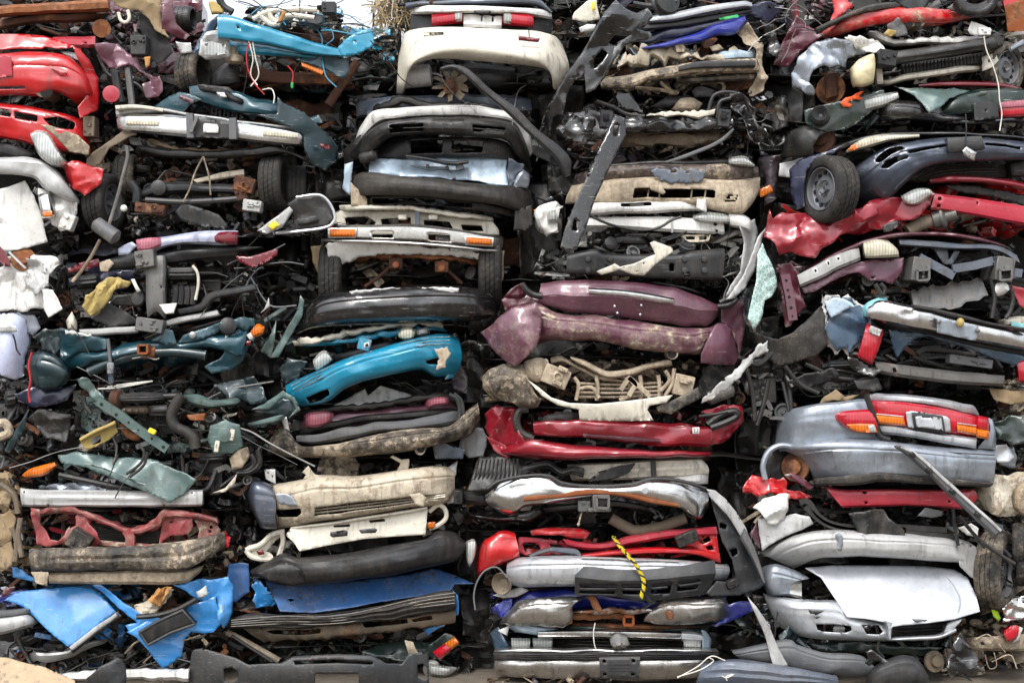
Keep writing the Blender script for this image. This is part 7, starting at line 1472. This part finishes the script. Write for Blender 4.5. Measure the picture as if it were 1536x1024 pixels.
V(11)
car('dark wine-red car front, bumper gone, with two square crash-beam stubs', (400, 50, 1560, 415), 'wine')
J((760, 210, 1500, 330), 130, 'dark', .05, .5, .1); J((440, 180, 700, 420), 50, 'mid', .08, .5, .09, 'wine maroon'); J((1360, 220, 1530, 430), 50, 'dark', .0, .4, .09); J((980, 100, 1480, 200), 30, 'dark', .15, .5, .1)
ENG((760, 230, 1020, 330), .06); ENG((1040, 110, 1460, 200), .15)
B('bonnet', 'wine m.06', '556,216 680,150 820,86 950,56 1100,48 1250,62 1380,88 1440,108', '575,234 700,168 830,108 960,80 1100,70 1250,84 1430,118', d=-.06, bulge=.06, wrap=.12, cr=.008)
B('headlamp', 'lensmilk', '816,102 870,88 922,90', '822,140 890,135 965,130', '830,166 900,164 972,160', d=-.14, bulge=.03, wrap=.02, cr=.001)
B('radiator_support', 'greyblue m.08', '972,84 1120,94 1260,106 1400,112 1488,156', '980,112 1120,122 1260,130 1400,134 1506,196', d=-.08, bulge=.03, wrap=.02, prof='flat', cr=.006); H('support_post', 'greyblue m.1', '1126,124 1184,128 1190,178 1214,136 1240,136 1206,196 1166,192', d=-.04, cr=.008)
for p in ('1060,164 1212,246', '1206,214 1300,200 1384,178', '1390,180 1450,225 1510,235'): BM('support_bar', 'greyblue m.1', p, .055, .03, -.12)
B('inner_wing_rail', 'ltgrey m.12', '528,242 600,202 700,152 792,114', '545,292 610,262 700,216 802,176', d=-.1, bulge=.03, wrap=.03, prof='flat', cr=.01, holes=('596,216 606,212 612,222 602,228', '655,182 666,178 670,192 660,196', '705,166 714,162 718,172 708,176'))
H('apron', 'maroon m.15', '690,226 760,192 860,172 992,164 988,226 960,262 942,282 900,264 850,266 800,232 742,236 660,280 600,315 560,322 548,300 620,262', d=-.06, cr=.02, holes=('850,246 866,244 866,256 852,258',))
for x, y in ((1042, 222), (1404, 220)):
    BX('beam_stub', 'steel m.25 r.2', x, y, 80, 104, .3, -.02, ry=10, detail=3); BM('stub_flange', 'steel m.25', f'{x+8},{y+0} {x+60},{y-4} {x+60},{y+40} {x+8},{y+44} {x+8},{y}', .014, .04, -.19); H('stub_bore', 'hole', f'{x+12},{y+4} {x+56},{y+0} {x+56},{y+36} {x+12},{y+40}', d=-.18, cr=0)
B('undershield', 'grey m.25 d.6', '1026,312 1100,292 1220,272 1332,254', '1034,345 1110,332 1230,312 1345,290', '1040,376 1110,396 1200,386 1280,356 1362,332', d=-.14, bulge=-.04, wrap=.02, cr=.008, rag=10)
H('wing', 'wine m.12', '440,192 500,186 530,236 546,330 566,378 520,430 496,466 474,468 452,300', d=.0, gx=-.08, cr=.02); BM('hinge_rail', 'maroon m.1', '470,240 490,330 505,440', .06, .05, -.08, holes=5)
for p in ('1378,262 1392,330 1380,430', '1440,280 1472,330 1460,400 1440,430', '868,280 900,330 910,300 890,280'): T('hose', 'dkplast m.2', p, .016, -.12)
LZ('washer_pump', 'white', 1420, 300, -.12, (.6, -.6, .4), [(.01, -.05), (.04, -.04), (.045, .0), (.035, .04), (.01, .05)], 18); H('wing_scrap', 'redpink m.1', '1470,290 1535,300 1535,395 1500,372 1482,330', d=.05, cr=.03)

car('steel-blue pickup with a chrome step bumper and tall red tail lamp', (330, 415, 1560, 745), 'bluegrey')
J((480, 590, 1420, 770), 150, 'dark', .02, .6, .12); J((900, 480, 1480, 640), 60, 'dark', .1, .6, .12); J((200, 560, 520, 900), 90, 'dark', .1, .6, .12); J((330, 480, 620, 640), 20, 'dark', .2, .5, .1, 'dkteal')
ENG((500, 600, 900, 760), .06, hoses=7); ENG((210, 580, 480, 880), .1, hoses=6); ENG((900, 520, 1400, 620), .15)
H('wheel_liner', 'mudplast m.28', '338,488 390,512 440,522 500,494 560,446 632,374 652,420 640,482 662,544 610,596 520,622 450,642 396,606 352,562', d=.0, gx=-.1, bow=.06, cr=.02, lam=.12)
H('torn_lining', 'white m.1', '630,342 660,330 704,322 764,338 836,388 846,442 806,546 752,598 732,572 700,588 652,546 632,484 648,420', d=.0, cr=.02, rag=12)
H('bed_side', 'bluegrey m.08', '640,352 700,332 762,346 824,392 836,440 798,540 750,584 735,560 702,574 664,538 646,482 660,420', d=-.04, cr=.02, lam=.2, rag=9); H('bed_fold', 'ltblue m.1', '642,354 700,338 772,372 800,372 745,392 712,412 676,424 660,400', d=-.07, cr=.02, rag=6)
B('bumper_cap', 'bluetape', '812,402 830,362 880,338 920,348', '816,430 850,425 925,380', d=-.1, bulge=.05, cr=.02)
B('tail_lamp', 'lensred', '832,455 906,482', '812,530 884,560', '790,600 852,636', d=-.12, bulge=.04, wrap=.02, cr=.002); H('reversing_lens', 'lensclr', '848,462 898,482 886,508 840,492', d=-.17, cr=.001)
B('step_bumper', 'chrome m.05', '838,376 890,352 1000,370 1140,402 1250,430 1400,464 1560,494', '836,405 1000,420 1140,446 1320,490 1560,532', '836,430 880,444 1000,470 1130,492 1320,532 1560,572', d=-.2, bulge=.05, wrap=.08, q=6, cr=.004); B('bumper_pad', 'black m.1', '1040,374 1150,394 1300,428 1400,452 1560,480', '1045,386 1150,410 1300,444 1560,494', d=-.24, bulge=.03, wrap=0, ret=.03)
H('bumper_recess', 'silvdk m.2', '1140,428 1322,466 1310,530 1138,494', d=-.262, cr=.004); LZ('tow_ball', 'foam', 1242, 450, -.3, (0, 0, 1), [(.008, -.03), (.02, -.02), (.026, 0), (.02, .02), (.008, .03)], 18); 
for x, y in ((1146, 446), (1316, 486)): LZ('bolt', 'steel', x, y, -.28, (0, -1, 0), [(.014, 0), (.014, .02), (.008, .024)], 8)
B('bumper_underside', 'black m.15', '850,432 1000,470 1130,496 1320,534 1560,574', '900,470 1100,500 1300,550 1560,600', d=-.1, bulge=.03)
H('wheel_arch', 'bluegrey m.06', '926,480 1060,490 1180,512 1300,538 1420,570 1560,604 1560,650 1490,640 1380,605 1250,556 1160,528 1108,508 1046,520 1000,560 962,604 945,560', d=-.08, gx=-.05, cr=.012)
B('chassis_beam', 'steel r.3 m.12', '868,620 1000,640 1250,668 1434,682', '884,672 1000,692 1250,720 1426,728', d=-.1, bulge=.03, wrap=.02, prof='flat', cr=.006, holes=('940,650 956,648 960,668 946,672',)); B('tail_lamp', 'lensred', '1492,622 1545,600', '1500,712 1545,705', d=-.1, bulge=.03, wrap=.01)
H('crumpled_corner', 'gloss m.2', '750,600 790,608 850,640 890,660 860,690 800,672 760,640', d=-.12, cr=.03); H('rubber_mat', 'black m.1', '480,710 560,670 690,650 720,680 640,720 560,742', d=-.02, cr=.04); H('rubber_mat', 'black m.05', '772,700 880,690 895,745 860,752 790,738', d=-.1, cr=.03); H('torn_cloth', 'cloth m.2', '624,808 650,770 690,736 735,780 800,770 750,800 680,786', d=-.08, cr=.03)
BX('rusted_spring_pad', 'grey m.3', 1280, 620, 190, 40, .1, -.06, ry=8, detail=5); 
for p in ('470,640 540,720 620,760', '560,630 700,690 780,700', '1030,600 1200,650 1330,650', '400,700 380,800 350,900', '300,640 330,760 340,880'): T('hose', 'black m.1', p, .016, -.02)

car('silver saloon rear with red and amber tail lamps and a framed number plate', (390, 760, 1400, 1190), 'silvdk', d=-.05)
J((380, 960, 560, 1180), 30, 'rust', .15, .5, .09); J((900, 935, 1310, 1010), 40, 'dark', .05, .3, .08)
B('boot_lid', 'silver m.05', '826,764 900,764 1000,766 1150,784 1290,814 1326,852', '850,796 1000,802 1180,832 1318,864', d=-.08, bulge=.04, wrap=.08, cr=.014)
B('light_bar', 'lensred', '850,794 1000,800 1180,830 1318,862', '866,860 1000,870 1200,890 1318,915', '882,892 1000,905 1200,935 1312,952', d=-.12, bulge=.03, wrap=.05, cr=.001)
H('plate_recess', 'silver m.02', '1002,842 1030,836 1180,860 1196,872 1200,932 1012,908', d=-.168, cr=.003); B('plate_frame', 'dkgrey m.05', '1030,844 1164,860', '1042,916 1176,936', d=-.18, bulge=.012, wrap=0, prof='flat'); H('number_plate', 'silver m.08', '1044,862 1070,858 1076,866 1110,868 1116,862 1158,868 1166,922 1050,906', d=-.206, cr=.002)
B('indicator', 'lensamb', '872,852 990,862', '888,892 1000,902', d=-.155, bulge=.015, wrap=0, cr=0); B('indicator', 'lensamb', '1228,896 1310,908', '1230,928 1312,944', d=-.155, bulge=.015, wrap=0, cr=0)
for p in ('872,850 930,856 992,862', '1228,890 1312,902'): T('bright_line', 'silver', p, .004, -.165, 5)
B('quarter_panel', 'silvdk m.06', '452,856 520,824 600,808 720,796 832,786 848,812', '440,920 560,885 690,860 860,850', '430,980 560,950 720,930 890,950', '415,1020 560,1000 720,985 900,990', d=-.06, bulge=.05, wrap=(.3, .02), q=3, cr=.008)
B('tail_lamp', 'lensred', '690,852 740,838 848,830', '700,880 780,880 874,888', '715,892 770,925 880,936', d=-.14, bulge=.03, wrap=(.06, .0), cr=.001); H('indicator', 'lensamb', '742,896 800,892 862,894 880,932 800,930 765,920', d=-.182, cr=.001); H('reversing_lens', 'lensclr', '838,900 864,898 872,930 842,930', d=-.187, cr=.001)
B('tail_lamp', 'lensred', '1322,858 1364,868', '1320,916 1368,922', d=-.12, bulge=.02, wrap=(0, .04), cr=0); B('indicator', 'lensamb', '1318,916 1368,924', '1312,952 1366,960', d=-.12, bulge=.02, wrap=(0, .04), cr=0)
B('boot_lower', 'silver m.05', '882,892 1000,910 1200,942 1312,954', '902,938 1000,948 1200,984 1310,1000', d=-.13, bulge=.03, wrap=.03, cr=.008); T('boot_seal', 'black', '828,766 848,820 868,885 885,945 930,965', .02, -.15)
B('quarter_panel', 'silvdk m.05', '1364,868 1385,880', '1372,930 1398,940', '1320,1000 1398,1005', d=-.06, bulge=.02, wrap=(0, .1), cr=.004)
V(12)
T('bumper_seam', 'dkgrey', '560,20 700,6 900,4 1100,8 1392,24', .004, -.185, 5)
B('bumper', 'silvdk m.05', '430,-14 560,-32 700,-46 880,-42 1000,-26 1200,-8 1396,-4', '545,40 700,30 1000,30 1398,40', '590,100 760,95 1000,95 1392,115', '604,134 800,140 1000,140 1200,148 1386,158', d=-.12, bulge=.10, wrap=(.22, .18), q=4, cr=.004); B('bumper_skirt', 'mudplast m.3', '600,130 800,108 900,102 1100,118 1388,146', '610,158 800,152 900,140 1100,150 1370,164', d=-.2, bulge=.02, wrap=.12, cr=.006)
T('arch_edge', 'silvdk', '385,130 376,70 400,10 450,-18 520,-10', .02, -.02); H('wheel_arch', 'black m.1', '385,130 380,60 420,0 500,-10 545,40 585,120 540,140 440,140', d=.12, cr=.02); LZ('brake_hub', 'rustdk r.6', 516, 76, .05, (-.6, -1, .1), [(.095, -.03), (.095, .0), (.055, .005), (.05, .035), (.02, .04)], 26)
V(12); CUR = None
gb = thing('roof_rail', 'long grey metal rail leaning down to the right across the silver saloon', 'metal rail', 1200, 370, -.2)
B('bar', 'grey m.06', '985,-14 1048,14 1120,76 1200,150 1310,252 1422,352', '964,-12 1030,36 1102,100 1180,182 1290,282 1388,376', d=-.36, bulge=.02, wrap=0, smooth=False, cr=.004, thick=.01); B('lip', 'ltgrey m.1', '985,-14 1048,14 1200,150 1422,352', '982,-8 1042,24 1192,160 1414,360', d=-.385, bulge=.01, wrap=0, ret=.02)
for x, y in ((1030, 22), (1104, 92), (1206, 184), (1316, 285)): BX('clip', 'black', x, y, 26, 20, .05, -.39, ry=42)
CUR = None

car('red car reduced to a pale red crash beam and torn scraps under the silver saloon', (280, 190, 1320, 275), 'red')
J((290, 130, 680, 250), 60, 'mid', .0, .4, .09, 'red wine'); J((560, 235, 1300, 340), 70, 'dark', .05, .5, .1)
H('wing_scrap', 'red m.12', '286,190 300,140 330,118 400,130 470,128 482,180 560,190 600,205 560,222 480,214 400,180 340,205', d=-.05, cr=.04, lam=.1, rag=4); H('wing_scrap', 'wine m.1', '466,108 500,104 560,130 602,160 585,172 520,140', d=-.1, cr=.03)
B('crash_beam', 'redpink m.04', '652,166 740,176 900,176 1100,178 1290,180', '724,252 850,250 1000,243 1246,260', d=-.12, bulge=.03, wrap=0, prof='flat', cr=.005, smooth=False, holes=('812,180 830,180 830,194 812,194', '820,226 836,226 836,238 820,238', '1188,222 1200,222 1200,236 1188,236')); H('beam_end', 'red m.1', '1246,172 1302,174 1318,210 1292,244 1240,254', d=-.08, cr=.03); H('beam_end', 'wine m.1', '652,168 725,178 722,250 700,230 660,205', d=-.06, cr=.02)

car('pale grey car with a long smooth bumper and a twisted white wing', (310, 275, 1340, 520), 'ltgrey')
J((480, 230, 1260, 370), 130, 'dark', .0, .4, .09); J((1180, 300, 1420, 480), 60, 'mid', -.02, .4, .09); J((280, 180, 480, 330), 30, 'mud', .1, .5, .09)
H('wing', 'white m.1', '332,246 372,214 440,200 492,202 488,262 470,300 434,334 400,322 376,300', d=-.1, cr=.06, lam=.12); H('wing', 'ltgrey m.06', '352,302 440,306 520,280 582,290 596,326 520,362 440,400 372,446 362,380', d=-.08, gx=-.05, cr=.03, lam=.2); H('wing', 'maroon m.1', '316,370 345,320 362,400 365,440 340,410', d=.02, cr=.03)
B('bumper', 'ltgrey m.08', '374,458 460,402 560,364 700,354 900,364 1100,378 1240,392 1316,430', '420,480 540,440 700,415 950,420 1150,430 1326,480', '512,522 600,482 750,468 950,474 1150,490 1270,506 1336,572', d=-.14, bulge=.11, wrap=.26, q=4, cr=.006)
H('grey_stain', 'silvdk m.1', '690,370 720,372 730,410 722,440 700,436 712,400', d=-.255, cr=.002, rag=6, thick=.001); H('bumper_end', 'ltgrey m.3', '1230,400 1310,425 1338,520 1330,575 1290,560 1240,510', d=-.12, gx=.1, cr=.015)
for p in ('536,232 570,224 616,286 680,326 790,342 1000,352', '560,250 640,320 760,352 1000,365 1230,382', '840,330 1000,340 1180,352'): BM('trim_rail', 'dkplast m.06', p, .035, .03, -.12, smooth=True)
H('rubber_flap', 'black m.12 d.6', '758,276 840,262 908,262 926,300 992,350 1000,380 905,372 906,410 848,384 800,380 776,330', d=-.2, cr=.03); H('grey_scrap', 'grey m.1', '1052,292 1088,254 1164,270 1162,290 1110,300', d=-.14, cr=.02); H('white_scrap', 'white m.12', '1234,340 1290,320 1324,346 1322,390 1270,376', d=-.1, cr=.03)
for p in ('1210,260 1216,330 1232,420', '1236,290 1300,370 1350,430', '1240,300 1330,400 1400,450 1480,500'): T('cable', 'dkplast', p, .012, -.2)

car('white-silver saloon with a smooth bonnet jutting over its split grille', (370, 530, 1340, 850), 'silver', d=-.05)
J((540, 570, 740, 670), 40, 'dark', .02, .35, .08); J((620, 760, 1200, 830), 30, 'dark', .1, .4, .08); J((1180, 740, 1340, 960), 30, 'mud', .05, .4, .09)
H('bonnet', 'palesilver', '560,520 680,508 900,508 1100,512 1216,526 1274,562 1312,642 1330,712 1216,746 1090,762 985,768 945,775 930,790 910,756 830,742 745,736 690,650 632,562', d=-.12, gy=-.3, bow=.03, cr=.012, lam=.5, edge=.15)
T('bonnet_crease', 'palesilver', '1180,552 1215,600 1240,660 1222,740', .006, -.2, 6); H('scuff', 'grey m.3', '1028,744 1060,740 1100,742 1085,752 1040,756', d=-.285, cr=.002, rag=4, thick=.001)
B('grille_surround', 'silver', '905,748 925,790 932,834', '945,760 940,790 938,824', d=-.27, bulge=.02, wrap=0, step=2.5); B('grille_surround', 'silver m.1', '1188,762 1215,752 1250,742', '1170,810 1200,800 1222,776', d=-.2, bulge=.02, wrap=0)
B('wing', 'silvdk m.12', '372,520 430,502 500,520 582,562', '375,580 430,570 500,580', '392,632 440,636 492,640', d=-.03, bulge=.06, wrap=(.15, 0), cr=.014); B('headlamp', 'chrdirt', '496,584 544,570', '490,640 546,652', d=-.04, bulge=-.03, wrap=0, cr=.004)
B('bumper', 'silver m.05', '380,632 500,654 600,660 700,664 760,720 850,742 930,760', '400,690 520,705 640,715 760,750 930,790', '440,762 560,780 700,800 930,830', '470,790 560,822 700,834 800,836 930,838', d=-.12, bulge=.09, wrap=(.24, 0), q=3, cr=.005, holes=('608,766 680,764 760,772 766,792 740,804 640,800 616,790', '808,768 885,770 905,800 890,812 830,806'))
B('lower_lip', 'silver m.05', '920,828 1050,818 1150,812 1222,780', '926,840 1060,834 1150,828 1225,800', d=-.22, bulge=.03, wrap=.03); B('grille', 'black', '935,765 1060,765 1200,758', '938,826 1060,820 1180,805', d=-.05, bulge=0, wrap=0, rib=.008, nrib=4); LZ('fog_lamp', 'lensclr', 708, 790, -.1, (0, -1, 0), [(.035, 0), (.04, .01), (.02, .02)], 16)
H('scrape', 'dkgrey m.2', '574,702 640,708 620,722 585,720', d=-.232, cr=.002, rag=6, thick=.001); H('scrape', 'dkgrey m.2', '590,728 640,734 610,744', d=-.23, cr=.002, rag=6, thick=.001)

car('dark teal car buried at the bottom of the stack under grey plastic bumpers', (200, 850, 1340, 1060), 'dkteal')
J((440, 830, 1200, 940), 80, 'dark', .0, .5, .11, 'dkteal dkgreen'); J((240, 680, 440, 860), 40, 'dark', .1, .5, .1, 'dkteal'); J((1160, 880, 1340, 1040), 40, 'mud', -.1, .4, .09)
H('wing', 'dkteal m.04', '432,806 470,770 500,748 530,782 545,830 584,872 540,860 500,838 440,830', d=-.1, cr=.05); H('wing', 'dkgreen m.1', '580,850 760,840 980,860 1160,868 1100,900 820,890 620,880', d=-.05, cr=.03); LZ('brake_hub', 'mudmetal m.4', 1130, 928, -.15, (.3, -1, .2), [(.07, -.02), (.07, .0), (.04, .005), (.035, .03), (.015, .035)], 22); T('aerial', 'black', '441,710 432,770 428,820', .005, -.2)
for p in ('870,770 885,830 880,880 905,910', '1195,800 1200,860 1240,900'): T('cable', 'dkplast', p, .01, -.2)
V(12); CUR = None
B('bumper', 'grey m.06 d.2', '240,884 340,860 440,838 500,836 524,856 640,888 800,900 842,930', '260,900 400,890 500,890 640,930 800,940 866,960', '300,925 430,945 560,975 700,994 860,994', d=-.3, bulge=.07, wrap=.1, cr=.008, lam=.3, top=('smooth mid-grey bumper skin lying at the foot of the right stack', 'bumper'))
B('bumper', 'greyblue m.06 d.25', '108,942 200,930 290,924 400,938 540,962 700,992', '100,980 290,965 540,1000 705,1020', '88,1034 300,1040 700,1048', d=-.5, bulge=.08, wrap=.08, cr=.008, rib=.008, nrib=3, top=('ribbed slate-grey bumper end with frayed white ties at the bottom of the wall', 'bumper'))
B('bumper', 'dkgrey m.05 d.4', '838,1040 868,966 930,925 1000,904 1050,920 1100,990', '836,1050 900,1010 1000,985 1110,1030', '835,1060 950,1060 1115,1060', d=-.5, bulge=.1, wrap=.1, cr=.012, top=('curved dark grey plastic shell at the very bottom, right of the ribbed end', 'plastic shell'))
H('blade', 'ltgrey m.2', '308,644 345,684 398,768 448,878 486,946 456,952 418,944 392,836 352,742', d=-.42, gx=.05, cr=.015, thick=.006, top=('narrow pointed grey strip sticking up between two bottom cars', 'torn strip')); H('lamp_glass', 'gloss', '830,884 850,876 932,930 915,936 880,930 846,950 826,938 842,916', d=-.5, cr=.02, thick=.01, top=('small shiny black lamp fragment on the mid-grey bumper', 'lamp fragment'))
H('black_scrap', 'gloss m.15', '1174,952 1205,880 1240,800 1262,832 1290,872 1316,920 1338,972 1280,985 1232,990 1200,1006', d=-.4, cr=.05, lam=.1, thick=.006, top=('shiny black torn panel standing on the dirt at the right', 'torn panel'))
for i, p in enumerate(('0,996 100,965 160,925 140,912', '0,1000 90,950 150,905 210,925', '195,992 215,1000 248,985 212,995 218,1012')): T('tie', 'wirewht', p, .004, -.62, 5, top=(('white plastic tie trailing from the ribbed slate bumper end', 'longer white tie looping over the ribbed slate bumper end', 'knotted white tie on the face of the ribbed slate bumper')[i], 'tie'))

# ------------------------------------------------------------------ sixth stack, cut by the right edge
V(12)
car('white car corner, muddy, beyond the end of the long grey rail', (1400, 60, 1900, 330), 'cream')
J((1400, 250, 1540, 360), 40, 'mud', .0, .4, .09); J((1390, -60, 1540, 110), 50, 'mid', .1, .5, .1)
B('bumper', 'cream m.6', '1304,190 1380,124 1460,104 1560,96', '1300,215 1400,200 1480,170 1560,160', '1330,262 1400,284 1480,290 1560,285', d=.02, bulge=.04, wrap=(.2, 0), cr=.04, lam=.12); B('bumper_strip', 'cloth m.5', '1480,170 1510,145 1560,130', '1486,262 1520,282 1560,286', d=-.06, bulge=.05, wrap=.02, cr=.015)
H('wing', 'silvdk m.1', '1395,0 1470,-20 1490,30 1480,78 1410,70', d=.1, cr=.03)
car('dark car on worn tyres in the gap at the right edge', (1400, 335, 1900, 640), 'gloss')
J((1370, 330, 1540, 640), 90, 'rust', .0, .5, .1, 'gloss'); wheel(1400, 530, .05, .27, .16, 35, mat='rubber m.45'); wheel(1520, 420, .02, .15, .14, 20, mat='rubber m.4'); wheel(1525, 500, .05, .15, .14, 10, mat='rubber m.4'); WIRES((1380, 330, 1500, 600), 10)
for p in ('1385,420 1412,470 1405,540 1415,600', '1460,470 1430,440 1380,430 1350,450 1360,540'): T('hose', 'dkplast m.3', p, .014, -.1)
car('muddy car frame with a broken lamp and a lime paint mark by the ground', (1350, 645, 1900, 900), 'oil')
J((1330, 640, 1540, 960), 110, 'mud', -.02, .5, .1); H('lamp_bowl', 'chrome', '1420,700 1470,660 1535,640 1535,740 1480,752 1438,762', d=-.1, cr=.05, lam=.08); H('paint_splash', 'lime', '1380,700 1405,712 1422,735 1410,752 1388,730', d=-.05, cr=.01, rag=4); B('tail_lamp', 'lensred', '1432,800 1475,772 1500,776', '1450,842 1480,835 1496,815', d=-.15, bulge=.03, wrap=0); H('lamp_rim', 'white', '1496,776 1518,782 1500,838 1470,850 1482,830', d=-.12, cr=.01)
B('frame_rail', 'mudmetal m.6', '1242,838 1350,822 1535,810', '1290,882 1400,880 1535,882', d=-.08, bulge=.04, cr=.012, holes=('1330,846 1348,846 1348,860 1330,860',))
for p in ('1310,830 1360,810 1400,840 1440,890', '1350,900 1370,960 1400,950 1390,890', '1380,930 1460,900 1490,960'): T('wire', 'mudmetal', p, .004, -.15, 6)
V(11)
car('black-green car with scrawled lime paint beside the silver saloon', (1400, 850, 1900, 1060), 'dkgreen')
J((1370, 860, 1540, 1020), 60, 'dark', .0, .4, .1, 'dkgreen'); H('wing', 'dkgreen m.12', '1392,890 1450,862 1535,850 1535,960 1470,985 1400,960', d=-.02, cr=.05, lam=.12)
T('lime_mark', 'lime', '1372,905 1382,930 1370,960 1378,985', .007, -.04, 5); H('silver_corner', 'silver m.1', '1380,990 1440,985 1478,1040 1450,1060 1400,1060', d=.05, cr=.03)
car('pale car corner with turquoise paint wedged beside the pickup bumper', (1500, 420, 1900, 850), 'cream')
B('wing', 'cream m.3', '1414,438 1470,426 1560,424', '1420,470 1480,462 1560,480', d=.1, bulge=.04); H('wing_scrap', 'bluetape', '1462,438 1500,448 1535,462 1535,482 1470,476', d=.06, cr=.01); J((1400, 700, 1540, 870), 60, 'mud', .05, .4, .09); H('mat', 'cloth m.3', '1370,740 1535,750 1535,800 1460,812 1390,790', d=-.02, cr=.03)
# ------------------------------------------------------------------ ground, light, camera
def ground():
    n = 70; xs = np.concatenate([np.linspace(-400, -14, 8), np.linspace(-12, 12, n), np.linspace(14, 400, 8)]); ys = np.concatenate([np.linspace(-300, -12, 8), np.linspace(-10, 12, 66), np.linspace(14, 400, 8)])
    X, Y = np.meshgrid(xs, ys); P = np.stack([X.ravel(), Y.ravel(), 0 * X.ravel()], -1)
    P[:, 2] = .03 * vnoise(P, 1.1, 5) + .02 * vnoise(P, 3.1, 6) - .02
    a = np.arange(len(P)).reshape(X.shape); f = np.stack([a[:-1, :-1], a[:-1, 1:], a[1:, 1:], a[1:, :-1]], -1).reshape(-1, 4).tolist()
    o = mesh_obj('ground', P, f, ground_mat(), parent=None); o['kind'] = 'structure'

def ground_mat():
    m, t, N, L = nt_new('yard_dirt')
    out = N('ShaderNodeOutputMaterial'); p = N('ShaderNodeBsdfPrincipled'); L(p.outputs[0], out.inputs[0]); p.inputs['Roughness'].default_value = .95
    tc = N('ShaderNodeTexCoord'); n = N('ShaderNodeTexNoise'); n.inputs['Scale'].default_value = 3; n.inputs['Detail'].default_value = 10; n.inputs['Roughness'].default_value = .7; L(tc.outputs['Object'], n.inputs['Vector'])
    r = N('ShaderNodeValToRGB'); r.color_ramp.elements[0].position = .3; r.color_ramp.elements[0].color = (.06, .048, .036, 1); r.color_ramp.elements[1].position = .7; r.color_ramp.elements[1].color = (.19, .155, .115, 1)
    L(n.outputs['Fac'], r.inputs[0]); L(r.outputs[0], p.inputs['Base Color'])
    b = N('ShaderNodeBump'); b.inputs['Strength'].default_value = .7; b.inputs['Distance'].default_value = .03; L(n.outputs['Fac'], b.inputs['Height']); L(b.outputs[0], p.inputs['Normal'])
    return m

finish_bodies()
ground()
SUN_EL, SUN_ROT = math.radians(52), math.radians(200)       # high, behind the photographer and a little to the left
w = bpy.data.worlds.new('World'); SC.world = w; w.use_nodes = True
nt = w.node_tree; bg = nt.nodes['Background']
sky = nt.nodes.new('ShaderNodeTexSky'); sky.sky_type = 'NISHITA'; sky.sun_disc = False; sky.sun_elevation = SUN_EL; sky.sun_rotation = SUN_ROT; sky.dust_density = 1.5; sky.air_density = 1.0
hs = nt.nodes.new('ShaderNodeHueSaturation'); hs.inputs['Saturation'].default_value = .22      # overcast: hardly any blue left
nt.links.new(sky.outputs[0], hs.inputs['Color']); # cloud cover: the zenith of an overcast sky is about three times as bright as its horizon
tcw = nt.nodes.new('ShaderNodeTexCoord'); sx = nt.nodes.new('ShaderNodeSeparateXYZ'); mr = nt.nodes.new('ShaderNodeMapRange'); vm = nt.nodes.new('ShaderNodeVectorMath'); vm.operation = 'SCALE'
nt.links.new(tcw.outputs['Generated'], sx.inputs[0]); nt.links.new(sx.outputs['Z'], mr.inputs[0]); mr.inputs[1].default_value = 0; mr.inputs[2].default_value = 1; mr.inputs[3].default_value = .66; mr.inputs[4].default_value = 2.5
nt.links.new(hs.outputs[0], vm.inputs[0]); nt.links.new(mr.outputs[0], vm.inputs['Scale']); nt.links.new(vm.outputs[0], bg.inputs['Color']); bg.inputs['Strength'].default_value = .15
sl = bpy.data.lights.new('sun', 'SUN'); sl.energy = 1.2; sl.angle = math.radians(14); sl.color = (1, .97, .93)
so = bpy.data.objects.new('sun', sl); COL.objects.link(so)
dirv = Vector((-.35 * math.cos(SUN_EL), -.94 * math.cos(SUN_EL), math.sin(SUN_EL)))
so.rotation_euler = dirv.to_track_quat('Z', 'Y').to_euler(); so.location = dirv * 30
cd = bpy.data.cameras.new('camera'); co = bpy.data.objects.new('camera', cd); COL.objects.link(co)
co.location = (0, -D, ZC); co.rotation_euler = (math.pi / 2, 0, 0)
cd.sensor_width = 36; cd.lens = 36 * D / (1536 / K); cd.clip_end = 2000
SC.camera = co
SC.view_settings.view_transform = 'Standard'; SC.view_settings.look = 'None'; SC.view_settings.gamma = 1; SC.view_settings.exposure = .66
SC.cycles.max_bounces = 6
